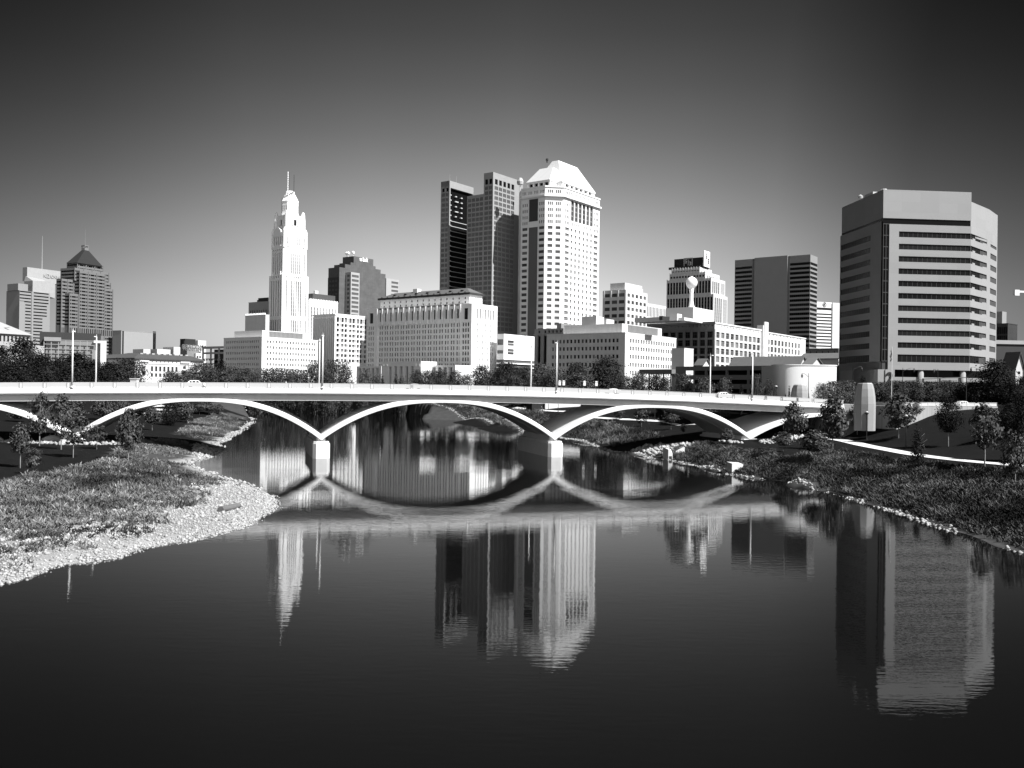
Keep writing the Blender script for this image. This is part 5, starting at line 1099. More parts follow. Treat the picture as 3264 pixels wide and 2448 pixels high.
za = Zp(392); x0, x1 = X(265,10), X(608,10); y0, y1 = 10, b.ly(CB(130,0)[0], 840, X(265,10)); cx_ = (x0+x1)/2; cy_ = (y0+y1)/2; zp = b.z(CB(0,243)[1], px=CB(372,0)[0], x=cx_, y=cy_)
mb = MB(); mb.loft([(x0,y0,za),(x1,y0,za),(x1,y1,za),(x0,y1,za)], [(cx_-3,cy_-3,zp),(cx_+3,cy_-3,zp),(cx_+3,cy_+3,zp),(cx_-3,cy_+3,zp)]); b.part('pyramid_roof', mb, mat('pyramid_copper', .018, var=.1))
zl = b.z(CB(0,180)[1], px=CB(372,0)[0], x=cx_, y=cy_); mb = MB(); mb.box(cx_-3, cx_+3, cy_-3, cy_+3, zp, zp+(zl-zp)*.5); 
for sx_ in (-2.6, 2.6):
    for sy_ in (-2.6, 2.6): mb.box(cx_+sx_-.5, cx_+sx_+.5, cy_+sy_-.5, cy_+sy_+.5, zp+(zl-zp)*.5, zl)
mb.box(cx_-3.2, cx_+3.2, cy_-3.2, cy_+3.2, zl-.6, zl+.4); mb.cyl(cx_, cy_, zl, zl+22, .35, .1, 6); b.part('lantern', mb, mat('lantern_metal', .15)); b.finish()

b = slab('ribbed_block', 'low pale ribbed block right of the pyramid-roofed tower', 386, 1054, 358, 497, 1150, mat('rib_block_stone', .24, var=.05), 0, 24, [(0, 26)], .5, .5, 'pane', G_DARK, a=30, dep=1.0, mgR=.10)
for q in (.05, .93, .975): b.block('dark_slot', b.W*q-1.2, b.W*q+1.0, -.15, .3, 0, b.Z1+(0 if q < .5 else 2), G_BLACK)
b.finish()
b = Bld('glass_pavilion', 'low modern building with open white frames and dark glass behind the left trees', 322, 1110, 720, a=62)
zt = b.z(1075); wl = 14; x0 = b.rx(126)-0; mb = MB(); mb.box(x0, 0, 4, 20, 0, zt+3); b.part('dark_volume', mb, mat('pavilion_dark', .03)); mb = MB()
for k in range(4): z_ = b.z(1088+14*k); mb.box(x0*.93, b.rx(300), 0, 1, z_-.25, z_+.25)
for k in range(8): q = x0*.93+(b.rx(300)-x0*.93)*k/7; mb.box(q-.3, q+.3, .1, .9, 0, b.z(1088))
mb.box(x0*.93, x0*.93+12, -.5, 3, b.z(1092), b.z(1080)); b.part('frame', mb, mat('frame_grey', .22))
mb = MB(); x1 = b.rx(339); mb.box(b.rx(298), x1, -1, 10, b.z(1094), b.z(1086)); mb.box(b.rx(320), x1, -1, 10, 0, b.z(1094)); b.part('white_portal', mb, mat('portal_white', .5))
mb = MB(); mb.box(x0*.9, 0, 3.8, 4, 2, b.z(1090)); b.part('glazing', mb, G_MIX); b.finish()
b = gable('steep_roof_hall', 'pale hall with a big steep white roof at the far left edge', 97, 1068, 1012, -90, 64, 640, 25, mat('roof_white', .28), mat('hall_stone', .5), 10) if False else Bld('steep_roof_hall', 'pale hall with a big steep white roof at the far left edge', 96, 1090, 640, a=25)
ze = b.z(1069); x0 = b.rx(-70); mb = MB(); yb = 40
b.wall(mb, x0, 0, 0, -x0, 0, ze, grid(-x0*.3, -x0*.98, 9, .5, [(ze-5.5, ze-1.5)]), .4, 'frame', G_DARK, FR_D); mb.box(x0, 0, .41, yb, 0, ze-.05); mb.box(-2, b.rx(124), -6, 20, 0, b.z(1102)); b.part('wall', mb, mat('hall_stone', .30, var=.06))
zr = b.z(1010, px=17, x=b.rx(14), y=18); mb = MB(); A = [(x0,-1.5,ze),(1.5,-1.5,ze),(1.5,yb,ze),(x0,yb,ze)]; B_ = [(x0,18,zr),(b.rx(10),18,zr),(b.rx(10),24,zr),(x0,24,zr)]; mb.loft(A, B_); b.part('roof', mb, mat('roof_white', .28))
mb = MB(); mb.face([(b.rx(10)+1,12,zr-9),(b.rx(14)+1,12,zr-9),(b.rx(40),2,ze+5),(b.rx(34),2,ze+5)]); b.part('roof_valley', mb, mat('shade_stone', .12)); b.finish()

# city hall
CN = lambda x, y: (280+x/5.027, 1080+y/5.027)
b = Bld('classical_hall', 'white classical hall with a dark hipped roof behind the trees at the left', CN(752,0)[0], 1180, 700)
ze = b.z(CN(0,322)[1]); wl, wr = b.ly(CN(80,0)[0]), b.rx(CN(1843,0)[0]); X = lambda v: b.rx(CN(v,0)[0], 1180); Zn = lambda v: b.z(CN(0,v)[1])
k_ = .0; mb = MB(); zv = lambda v, px=900: b.z(CN(0,v)[1], px=CN(px,0)[0], x=X(px))
h = [(X(v-17), X(v+17), zv(525,1200), zv(445,1200)) for v in (1028,1095,1160,1226,1290,1356,1420)]+[(X(v-17), X(v+17), zv(612,1200), zv(555,1200)) for v in (1028,1095,1160,1226,1290,1356,1420)]
h += [(X(v-6), X(v+6), zv(384,1200), zv(360,1200)) for v in (1030,1098,1162,1230,1292,1357,1422)]+[(X(v-23), X(v+23), zv(q1,v), zv(q0,v)) for v in (893, 1548) for q0, q1 in ((440,485),(525,592))]+[(X(v-6), X(v+6), zv(412,1720), zv(388,1720)) for v in (1680,1708,1738,1766)]
b.wall(mb, 0, 0, 0, wr, -2, ze, h, .6, 'two', G_DARK, FR_L); b.wall(mb, 0, wl, HP, wl, -2, ze, grid(2, wl-2, 8, .3, [(4, 9), (11, 16)]), .6, 'two', G_DARK, FR_D); mb.face([(wr,0,0),(wr,wl,0),(wr,wl,ze),(wr,0,ze)])
for v in (895, 1550): mb.box(X(v-75), X(v+75), -1.2, 0, ze-2.2, ze-.8); mb.box(X(v-38), X(v+38), -1.6, 0, zv(508,v)-.4, zv(492,v))
mb.box(-.5, wr, -.4, 0, zv(402,1100)-.2, zv(402,1100)+.2); b.part('wall', mb, mat('classical_stone', .50, var=.05))
mb = MB(); zr = b.z(CN(0,222)[1], px=CN(1000,0)[0], x=20, y=24); o_ = 1.4
A = [(-o_,-o_,ze),(wr+o_,-o_,ze),(wr+o_,wl+o_,ze),(-o_,wl+o_,ze)]; mb.loft(A, [(x,y,z+.9) for x,y,z in A]); mb.loft([(x,y,z+.9) for x,y,z in A], [(10,12,ze+4.5),(wr*.93,12,ze+4.5),(wr*.93,wl-8,ze+4.5),(10,wl-8,ze+4.5)]); mb.loft([(14,18,ze+4.5),(wr*.82,18,ze+4.5),(wr*.82,wl-12,ze+4.5),(14,wl-12,ze+4.5)], [(22,26,zr),(wr*.72,26,zr),(wr*.72,wl-16,zr),(22,wl-16,zr)])
rf = b.part('roof', mb, mat('hall_roof', .06, var=.25, scale=.3))
mb = MB()
for k in range(9): q = 12+(wr*.75)*k/9; mb.box(q, q+2.4, 12.5, 14, ze+3.6, ze+5.4)
obj('skylight', mb, STEEL, rf)
for q0, q1, h_ in ((.55, .75, 3.5), (.80, .90, 6), (.35, .45, 3)): mb = MB(); mb.box(wr*q0, wr*q1, 24, 40, zr-1, zr+h_); b.part('roof_plant', mb, mat('plant_paint', .5))
b.finish()
# brick warehouse with the painted sign
CS = lambda x, y: (560+x/13.825, 1060+y/13.825)
b = Bld('warehouse', 'old brick warehouse with faded painted lettering high on its wall', CS(497,0)[0], 1130, 900)
zt = b.z(CS(0,540)[1]); wl, wr = b.ly(CS(170,0)[0]), b.rx(CS(1002,0)[0]); X = lambda v: b.rx(CS(v,0)[0], 1110); Zs = lambda v: b.z(CS(0,v)[1])
mb = MB(); mb.box(0, wr, 0, wl, 0, zt); b.part('wall', mb, mat('warehouse_brick', .17, var=.3, scale=.3))
mb = MB(); mb.box(X(525), X(995), -.12, 0, Zs(775), Zs(565)); b.part('sign_panel', mb, mat('sign_faded', .28, var=.3, scale=1.0))
SD = mat('sign_ink', .10, var=.3); text(b, 'lettering', SD, 'BEACON', 0, 0, 0, X(760), Zs(630), 6.2, .05, 1.0, .15); text(b, 'lettering', SD, 'FURNITURE', 0, 0, 0, X(755), Zs(725), 4.6, .05, .92, .1)
mb = MB(); x0 = b.pl(CS(985,0)[0], 1090, 0, 4, 0)[0]; x1 = b.pl(CS(1340,0)[0], 1090, 0, 4, 0)[0]; z2 = b.z(CS(0,345)[1], px=CS(985,0)[0], x=x0, y=4)
b.body(mb, x0, x1, 4, b.ly(CS(860,0)[0], 1090, x0), 0, z2, [(x0*0+(x1-x0)*.45, (x1-x0)*.70, z2-8, z2-5), ((x1-x0)*.80, (x1-x0)*.96, z2-8, z2-5)], (), .4, 'pane', G_BLACK); b.part('stair_block', mb, mat('warehouse_white', .55, var=.05))
mb = MB(); mb.box(X(815), X(1172), -3, -.2, 0, Zs(902)); lowb = b.part('front_block', mb, mat('warehouse_white', .55))
for v in (890, 1003, 1125): mb = MB(); u = X(v); mb.box(u-1.0, u+1.0, -3.1, -2.9, Zs(1100), Zs(1020)); obj('window', mb, G_BLACK, lowb)
mb = MB(); xa = X(640); mb.box(xa, xa+12, 9, 18, zt, Zs(255)); mb.cyl(xa-1, 8, zt, Zs(340), 1.4, n=8); b.part('roof_tank', mb, mat('tank_dark', .02)); b.finish()
# open frame car park left of the annex
b = Bld('frame_car_park', 'dark open frame car park with a pale top beam left of the white annex', 722, 1140, 760); zt = b.z(1103); wl = b.ly(645); mb = MB()
for k in range(4): q = wl*k/3.0; mb.box(0, 1.2, q-.5, q+.5, 0, zt)
mb.box(-.3, 1.4, 0, wl, zt-2, zt); mb.box(-.3, 1.4, 0, wl, zt-6.6, zt-5.0); b.part('frame', mb, mat('frame_concrete', .30))
mb = MB()
for k in range(6): z_ = zt-10.5-4.2*k; mb.box(.6, 20, .2, wl, z_-.5, z_)
mb.box(12, 13, 0, wl, 0, zt-2); b.part('deck', mb, mat('deck_dark', .04)); mb = MB()
for k in range(5):
    for j in range(9): mb.box(.4, .6, wl*(j+.25)/9, wl*(j+.7)/9, zt-12.3-4.2*k, zt-10.9-4.2*k)
b.part('deck_panel', mb, mat('deck_panel', .2)); b.finish()
# ------------------------------------------------------------------ trees
LEAF_D = attr_mat('leaves_dark', 'tone', rough=.7); LEAF_L = LEAF_D
BARK = mat('bark', .10, var=.3, scale=3.0); BARK_P = mat('bark_young', .20, var=.2, scale=3.0)
def crown(kind, seed, ncl, m, leaf, base_tone, gap=.0):
    """a unit crown: radius about .5, height 0..1, made of leaf-sized faces in clumps"""
    g = np.random.default_rng(seed); C = []
    while len(C) < ncl:
        z = g.random(); 
        prof = {'round': lambda z: .5*math.sqrt(max(0, 1-((z-.52)/.52)**2))*1.0, 'oval': lambda z: .5*(max(0, math.sin(math.pi*min(1, z**.75*.98+.01))))**.75,
                'cone': lambda z: .5*(1-z)**.85*(.55+.45*min(1, z*8)), 'spread': lambda z: .5*max(0, 1-((z-.42)/.62)**2)**.6, 'column': lambda z: .5*max(0, math.sin(math.pi*(z*.93+.05)))**.4, 'open': lambda z: .5*max(0, 1-((z-.45)/.58)**2)**.7}[kind](z)
        a = g.random()*2*math.pi; r = prof*math.sqrt(g.random()*.75+.25*g.random())*(1.0+.18*math.sin(3*a+seed)+.12*math.sin(5*a+2*z*6+seed*2))
        C.append((r*math.cos(a), r*math.sin(a), z))
    C = np.array(C); sz = .055+.075*g.random(ncl); sz = sz if kind != 'open' else sz*.8
    n = ncl*m; ci = np.repeat(np.arange(ncl), m)
    P = C[ci] + g.normal(size=(n, 3))*sz[ci][:, None]*np.array([1.0, 1.0, .62])
    P[:, 2] = np.clip(P[:, 2], -.03, 1.06)
    out = P - np.array([0, 0, .35]); out /= np.linalg.norm(out, axis=1)[:, None]+1e-6
    nrm = g.normal(size=(n, 3))*.5 + out*1.0 + np.array([0, 0, .35]); nrm /= np.linalg.norm(nrm, axis=1)[:, None]
    t = np.cross(nrm, g.normal(size=(n, 3))); t /= np.linalg.norm(t, axis=1)[:, None]+1e-6; b_ = np.cross(nrm, t)
    s = leaf*(.6+.8*g.random(n))[:, None]
    V = np.stack([P+t*s, P+b_*s*.6, P-t*s, P-b_*s*.6], 1).reshape(-1, 3)
    tone = base_tone*(.55+.9*g.random(ncl)**1.3)[ci]*(.75+.5*g.random(n)); tone = np.repeat(tone, 4)
    return np_mesh('crown', V, np.arange(n*4).reshape(-1, 4), [LEAF_D], {'tone': tone})
def trunk(h, r, seed, limbs, mat_, top):
    g = random.Random(seed); mb = MB(); p = [(0, 0, -.3)]; 
    for k in range(1, 6): p.append((g.uniform(-.03, .03)*h*.3, g.uniform(-.03, .03)*h*.3, h*top*k/5))
    mb.tube(p, [r*1.25]+[r*(1-.15*k) for k in range(1, 6)], 8)
    for k in range(limbs):
        z0 = h*(.35+.5*k/limbs)*top; a = g.uniform(0, 6.28); L = h*.22*g.uniform(.7, 1.2)
        mb.tube([(0,0,z0),(L*.5*math.cos(a),L*.5*math.sin(a),z0+L*.5),(L*math.cos(a),L*math.sin(a),z0+L*.95)], [r*.45,r*.3,r*.1], 5)
    return mb.mesh('trunk', [mat_], True)
CR = {'young': [crown('oval', 11+i, 110, 22, .050, .062) for i in range(4)], 'sparse': [crown('open', 31+i, 62, 18, .048, .058) for i in range(3)],
      'big': [crown('round', 51+i, 300, 22, .026, .048) for i in range(4)], 'spread': [crown('spread', 71+i, 340, 22, .025, .030) for i in range(2)], 'dark': [crown('oval', 81+i, 330, 22, .025, .016) for i in range(3)],
      'cone': [crown('cone', 91+i, 150, 16, .034, .022) for i in range(2)], 'column': [crown('column', 97, 90, 14, .05, .02)], 'light': [crown('round', 101+i, 240, 22, .028, .070) for i in range(3)], 'shrub': [crown('spread', 111+i, 80, 14, .045, .05) for i in range(2)]}
TR = {'young': [trunk(1, .012, 3+i, 7, BARK_P, .9) for i in range(2)], 'big': [trunk(1, .028, 9+i, 6, BARK, .75) for i in range(2)], 'dark': [trunk(1, .016, 15, 6, BARK, .85)]}
_k = [0]
def tree(kind, pos, height, width, label, group, bole=.12, young=False, name=None, cat='tree'):
    i = _k[0]; _k[0] += 1; o = thing(name or ('young_tree' if young else 'shrub' if kind == 'shrub' else 'tree'), label, cat, tuple(pos), (i*2.399) % 6.283, group)
    c = link('crown', CR[kind][i % len(CR[kind])], o, (0, 0, height*bole)); c.scale = (width*1.08, width*1.08, height*(1-bole))
    if kind != 'shrub':
        L = TR['young'] if young else TR['dark'] if kind == 'dark' and young is None else TR['big']
        t = link('trunk', L[i % len(L)], o); t.scale = (height,)*3
    return o
def ytree(px, py, top, w, kind, label, bole=.30, group='young trees planted in the park', **k):
    p = hit(px, py); D = p.y; h = (H + ray(px, top).z/ray(px, top).y*D) - p.z
    return tree(kind, p, h, w*D/F, label, group, bole, True, **k)
def ftree(px, top, w, D, kind, label, group, bole=.10, **k):
    p = at_Y(px, 1225, D); g = ground(p.x, p.y); h = (H + ray(px, top).z/ray(px, top).y*D) - g
    return tree(kind, (p.x, p.y, g), h, w*D/F, label, group, bole, **k)
# young park trees: base pixel, top row, crown width
for a in [(65,1493,1353,52,'young','young tree with a pale trunk second nearest on the left lawn',.38), (105,1513,1430,52,'sparse','small vase shaped tree nearest the meadow at the left edge',.30), (233,1460,1318,82,'sparse','sparse young tree with pale trunk in front of the left white boulders',.34),
          (195,1433,1262,62,'sparse','thin young tree rising past the bridge deck above the left boulders',.30), (125,1422,1252,62,'sparse','tall sparse tree before the far left arch with its top over the deck',.28), (309,1433,1353,56,'sparse','small tree right of the left boulders under the first arch',.36), (409,1473,1310,62,'young','leafy young tree standing in the left meadow before the dark shade',.26),
          (485,1372,1299,46,'young','young tree on the lawn beyond the first arch left of the shade',.34), (539,1357,1281,56,'dark','dark bushy tree beyond the first arch beside the pale meadow',.06), (586,1346,1277,60,'young','leafy tree beyond the first arch behind the pale meadow tip',.14), (636,1321,1281,34,'young','left of three small trees on the point beyond the first arch',.3), (665,1322,1280,40,'young','middle of three small trees on the point beyond the first arch',.3), (698,1322,1290,24,'young','right of three small trees on the point beyond the first arch',.3),
          (230,1352,1272,70,'young','leafy tree on the far lawn behind the first arch springing',.2), (330,1340,1270,64,'young','leafy tree on the far lawn under the rise of the first arch',.2), (390,1330,1272,50,'young','leafy tree on the far lawn near the crown of the first arch',.2), (175,1345,1283,44,'dark','dark small tree on the far lawn between the leftmost arch legs',.12), (445,1325,1280,40,'dark','dark small tree before the pale steps beyond the first arch',.12), (60,1345,1290,50,'young','leafy tree far left beyond the leftmost arch',.2),
          (2528,1409,1286,62,'young','young tree before the right half arch, left of the taller one',.24), (2580,1390,1298,36,'young','slim tree standing under the right end of the bridge',.3), (2654,1438,1266,78,'young','tall leafy young tree in front of the bridge end at the right',.28), (2595,1475,1374,78,'young','small round headed tree at the meadow edge before the bridge end',.36), (2733,1386,1281,48,'sparse','slim tree beside the near concrete pylon',.3), (2864,1398,1262,88,'young','full leafy tree in front of the panelled retaining wall',.28), (2916,1344,1278,46,'sparse','slender tree against the retaining wall railing',.42),
          (3023,1424,1269,70,'dark','dark oval tree on the sloping lawn above the path',.32), (3137,1491,1292,92,'sparse','tall open branched tree at the meadow edge near the right side',.32), (3217,1395,1290,72,'dark','dark leafy tree on the upper lawn at the right edge',.16), (3235,1548,1371,72,'sparse','tree in the meadow at the right edge of the frame',.25), (3262,1470,1260,70,'dark','dark tree cut by the right edge of the frame on the lawn',.18),
          (1914,1367,1335,26,'sparse','tiny tree in the meadow under the left leg of the third arch',.25), (1975,1338,1300,36,'sparse','small tree left of the park bench beyond the third arch',.25), (2045,1361,1296,42,'sparse','thin tree right of the litter bins beyond the third arch',.2), (2139,1370,1309,52,'young','round young tree under the middle of the third arch',.38), (2178,1386,1350,18,'sparse','bare thin sapling under the third arch right of the round tree',.3), (2307,1332,1300,32,'young','small tree on the lawn seen through the right half arch',.2), (2399,1314,1296,28,'young','second small tree on the lawn seen through the right half arch',.2),
          (2316,1414,1367,38,'young','small tree before the shaded foot of the third arch',.26), (2497,1440,1378,52,'young','young tree with a dark shrub below at the right meadow',.34)]: ytree(*a[:6], bole=a[6])
ytree(2925,1482,1371,46,'cone','dark small pine in the meadow beside the path', .05, None, name='pine_tree', cat='pine tree')
for px, py, w, h, lb in ((2445,1452,60,1.8,'dark low shrub under the young tree at the right meadow'), (2600,1250,50,3.0,'bushy shrub on the street behind the bridge end beside the drum')):
    p = hit(px, py, 60, 400) if py > 1300 else at_Y(px, py, 300); tree('shrub', (p.x, p.y, ground(p.x, p.y)), h, w*p.y/F, lb, None, .0, name='shrub', cat='shrub')
GF = 'trees along the far bank'
for a in [(0,1110,90,440,'dark','dark tree at the far left edge behind the bridge rail'), (70,1087,118,450,'dark','tallest dark tree of the clump at the far left'), (135,1133,90,430,'dark','dark tree left of the first near lamp pole'), (185,1150,90,440,'dark','dark tree between the two left lamp poles'), (240,1131,135,450,'dark','broad dark tree right of the first near lamp pole'), (300,1152,90,470,'dark','dark tree right of the second left lamp pole'), (350,1160,100,480,'dark','dark tree left of the round dark one before the classical hall'), (412,1148,100,480,'spread','round dark tree before the left end of the classical hall'),
          (40,1165,110,400,'dark','low dark tree filling the far left behind the rail'), (220,1175,110,400,'dark','low dark tree behind the rail below the glass pavilion'), (320,1180,100,420,'dark','low dark tree behind the rail below the pyramid tower'),
          (545,1186,62,560,'big','small round tree before the middle of the classical hall'), (592,1185,64,560,'big','round tree before the right pavilion of the classical hall'), (645,1162,92,600,'big','tall round tree before the frame car park'), (676,1178,72,580,'big','tree at the right foot of the frame car park'), (704,1160,52,620,'dark','dark narrow tree between the car park and the annex'), (738,1177,88,580,'big','broad tree before the shaded side of the white annex'), (782,1182,66,570,'big','tree under the corner of the white annex'),
          (847,1183,60,560,'big','first tree right of the annex corner'), (876,1181,56,560,'big','second tree right of the annex corner'), (907,1183,58,560,'big','third tree right of the annex corner'), (934,1185,52,560,'big','fourth tree right of the annex corner'), (961,1187,56,560,'big','fifth tree right of the annex corner'), (818,1192,44,540,'big','low tree right under the annex corner'),
          (1006,1159,66,560,'big','tall tree before the ribbed side of the grid building'), (1064,1157,70,560,'big','large round tree right of the paired lamp poles'), (1102,1163,48,570,'big','tree before the left terrace wing'), (1040,1185,56,530,'big','low tree right behind the paired lamp poles'), (1165,1186,42,540,'light','light tree before the left terrace wing corner'), (1203,1200,34,540,'light','pale shrubby tree at the foot of the left terrace wing'),
          (1284,1206,34,530,'light','pale small tree before the pavilion openings'), (1330,1183,42,530,'big','dark tree before the pavilion right corner'), (1358,1183,40,530,'big','tree before the lit end of the pavilion'), (1381,1184,38,530,'big','tree before the right terrace wing openings'), (1408,1181,44,530,'big','tree before the middle of the right terrace wing'), (1451,1185,52,520,'big','broad tree before the lit end wall of the limestone block'), (1484,1196,46,515,'light','pale low tree before the white end of the limestone block'), (1533,1169,66,520,'spread','tall dark tree right of the limestone block'), (1570,1190,56,500,'light','pale tree between two dark ones before the white low block'),
          (1614,1159,88,500,'spread','large dark tree below the white low block'), (1672,1174,52,480,'big','tree right of the large dark one by a far lamp pole'), (1640,1200,60,460,'big','low tree before the large dark one'), (1722,1164,66,460,'light','pale tall tree before the brown hall'), (1770,1178,66,450,'light','pale tree right behind the near lamp pole'), (1838,1162,76,450,'spread','dark tree left of the big round tree'), (1848,1194,88,420,'light','pale broad tree before the dark one'), (1933,1145,100,440,'spread','big round dark tree before the worn stone block'),
          (1994,1203,56,400,'big','tree at the foot of the worn stone block corner'), (2038,1194,62,400,'big','tree under the flat canopy deck'), (2090,1198,56,390,'big','tree before the canopy deck posts'), (2120,1206,42,385,'big','small tree left of the stair tower foot'), (2184,1200,56,340,'light','light tree before the stair tower foot'), (2246,1210,56,320,'light','light tree before the garage decks left part'), (2309,1210,42,310,'light','light tree before the garage decks middle part'), (2363,1228,18,310,'column','small dark tree before the garage lowest deck'), (2410,1200,32,280,'big','slim tree right behind a near lamp pole at the garage'), (2452,1214,32,275,'big','slim tree where the garage meets the drum'),
          (2617,1226,40,270,'light','pale bushy tree at the right edge of the drum'), (2655,1219,64,272,'light','pale bushy tree before the shaded wing'), (2700,1217,64,274,'light','pale bushy tree left of the near pylon'), (2757,1202,40,300,'light','tree behind the near pylon'),
          (2811,1221,62,272,'big','tree before the numbered pier of the banded office'), (2863,1217,72,272,'big','second tree of the row before the banded office'), (2914,1217,76,274,'big','third tree of the row before the banded office'), (2966,1220,72,274,'big','fourth tree of the row before the banded office'), (3018,1216,74,276,'big','fifth tree of the row before the banded office'), (3062,1221,66,276,'big','sixth tree of the row before the banded office'), (3104,1221,70,270,'dark','dark tree ending the row before the banded office'), (3170,1155,118,268,'dark','big dark tree at the right before the brick houses'), (3225,1225,84,262,'dark','low dark tree below the brick houses'), (3262,1205,60,270,'dark','dark tree at the right edge below the brick houses')]:
    o = ftree(*a[:5], a[5], GF)
for px, top, w, D, lb in ((1220,1207,22,535,'dark small cone shaped tree left of the pavilion openings'), (1262,1202,24,532,'dark cone shaped tree before the pavilion openings'), (2516,1237,12,270,'tiny dark cone tree before the drum'), (2504,1258,12,270,'tiniest dark conifer before the drum left of the cone tree')): ftree(px, top, w, D, 'cone', lb, None, .03, name='conifer', cat='conifer')

# ------------------------------------------------------------------ path, meadow, stones
def ribbon(name, pts, w, m, lift=.07):
    P = [Vector((x, y, 0)) for x, y in pts]; mb = MB(); fine = []
    for i in range(len(P)-1):
        p0, p1, p2, p3 = P[max(i-1,0)], P[i], P[i+1], P[min(i+2,len(P)-1)]
        for k in range(12): t = k/12; fine.append(.5*((2*p1)+(-p0+p2)*t+(2*p0-5*p1+4*p2-p3)*t*t+(-p0+3*p1-3*p2+p3)*t**3))
    fine.append(P[-1]); rows = []
    for i, p in enumerate(fine):
        d = (fine[min(i+1,len(fine)-1)]-fine[max(i-1,0)]).normalized(); n = Vector((-d.y, d.x, 0)); row = []
        for q in (-.5, -.17, .17, .5): v_ = p+n*w*q; row.append((v_.x, v_.y, ground(v_.x, v_.y)+lift))
        rows.append(row)
    for a_, b_ in zip(rows[:-1], rows[1:]):
        for k in range(3): mb.face([a_[k], a_[k+1], b_[k+1], b_[k]])
    return struct(obj(name, mb, m))
PATH = mat('path_concrete', .58, var=.08, scale=.4)
ribbon('path', [tuple(p_)[:2] for p_ in PATHZ], 4.6, PATH, .10)
ribbon('path', [tuple(hit(a_, c_))[:2] for a_, c_ in ((1880,1331),(1960,1336),(2050,1341),(2130,1348),(2215,1353),(2300,1362))], 2.6, PATH, .12)
ribbon('path', [tuple(hit(a_, c_))[:2] for a_, c_ in ((1640,1300),(1680,1304),(1720,1308),(1760,1311),(1800,1312))], 3.0, PATH, .12)
for row_ in (((480,1297),(553,1297)), ((495,1308),(548,1308))): ribbon('path', [tuple(hit(a_, c_))[:2] for a_, c_ in row_], 2.2, PATH, .12)
ribbon('path', [tuple(hit(a_, c_))[:2] for a_, c_ in ((400,1322),(450,1320),(500,1317),(535,1316))], 2.4, PATH, .12)
def scatter(poly, dens, seed):
    g = np.random.default_rng(seed); P = np.array([p[:2] for p in poly]); lo, hi = P.min(0), P.max(0); n = int((hi-lo).prod()*dens)
    X, Y = lo[0]+g.random(n)*(hi[0]-lo[0]), lo[1]+g.random(n)*(hi[1]-lo[1]); k = inside(poly, X, Y); return X[k], Y[k], g
def vnoise(X, Y, s, seed):
    g = np.random.default_rng(seed); o = np.zeros_like(X)
    for k in range(7): a = g.random()*6.28; f = s*(.6+g.random()*1.6); o += np.sin((X*math.cos(a)+Y*math.sin(a))*f+g.random()*6.28)
    return o/7**.5
def meadow(name, polys, dens, h, tone, seed, thin=None, blades=10, bw=.085):
    V, T = [], []
    for j, poly in enumerate(polys):
        X, Y, g = scatter(poly, dens, seed+j); z = ground_np(X, Y); nz = vnoise(X, Y, .45, seed+9); n2 = vnoise(X, Y, .16, seed+19)
        keep = (z > .12) & ((g.random(len(X)) < thin(X, Y)) if thin else True); X, Y, z, nz, n2 = X[keep], Y[keep], z[keep], nz[keep], n2[keep]; n = len(X)
        hh = h*(.55+.5*g.random(n))*(1+.35*nz); tt = tone*(1+.50*n2+.38*nz)*(.6+.8*g.random(n)); tt = np.clip(tt, tone*.25, tone*3)
        fl = (g.random(n) < .05) & (nz > .2); tt = np.where(fl, tone*3.0, tt)
        i = np.repeat(np.arange(n), blades); m = len(i)
        a = g.random(m)*6.28; r = .36*np.sqrt(g.random(m)); bx, by = X[i]+r*np.cos(a), Y[i]+r*np.sin(a)
        lean = g.normal(size=(m, 2))*.55; L = hh[i]*(.5+.7*g.random(m)); w = bw*(.6+.9*g.random(m)); a2 = g.random(m)*6.28; dx_, dy_ = np.cos(a2)*w, np.sin(a2)*w
        zb = z[i]-.05+np.where(g.random(m) < .4, g.random(m)*hh[i]*.6, 0)
        v0 = np.stack([bx-dx_*.5, by-dy_*.5, zb], 1); v1 = np.stack([bx+dx_*.5, by+dy_*.5, zb], 1); v2 = np.stack([bx+lean[:,0]*L+dx_, by+lean[:,1]*L+dy_, zb+L*.75], 1); v3 = np.stack([bx+lean[:,0]*L*1.3-dx_*.4, by+lean[:,1]*L*1.3-dy_*.4, zb+L], 1)
        V.append(np.stack([v0, v1, v2, v3], 1).reshape(-1, 3)); T.append(np.repeat(tt[i]*(.75+.5*g.random(m)), 4))
    V = np.concatenate(V); T = np.concatenate(T)
    return link(name, np_mesh(name, V, np.arange(len(V)).reshape(-1, 4), [MATS.get('meadow_leaves') or attr_mat('meadow_leaves', 'tone', rough=.8)], {'tone': T}))
def thinL(X, Y):
    d = shore_dist(X, Y, LBw); n = vnoise(X, Y, .35, 77); n2 = vnoise(X, Y, .9, 78); return np.clip((d-4.5)/13+.42*n+.2*n2, 0.0, 1)
gpL = gpoly([(0,1790),(60,1770),(200,1735),(330,1700),(500,1660),(600,1620),(690,1580),(720,1545),(690,1520)])
o = meadow('meadow', [meadowL, meadowL2], 4.5, .62, .104, 5, lambda X, Y: np.clip((shore_dist(X, Y, LBw)-5)/16+.45*vnoise(X, Y, .30, 77)+.30*vnoise(X, Y, .8, 78), 0, 1)); o['kind'] = 'stuff'
o = meadow('meadow', [gravelL], 3.0, .50, .10, 65, lambda X, Y: np.clip((np.hypot(X-LBw[10][0], Y-LBw[10][1])-22)/45, -.15, .55)+np.clip((shore_dist(X, Y, LBw)-3)/30, 0, .3)+.40*vnoise(X, Y, .35, 79)-.15); o['kind'] = 'stuff'
o = meadow('meadow', [meadowR], 5.0, .66, .048, 25, lambda X, Y: np.clip((shore_dist(X, Y, RBw)-.3)/2.5, 0, 1)); o['kind'] = 'stuff'
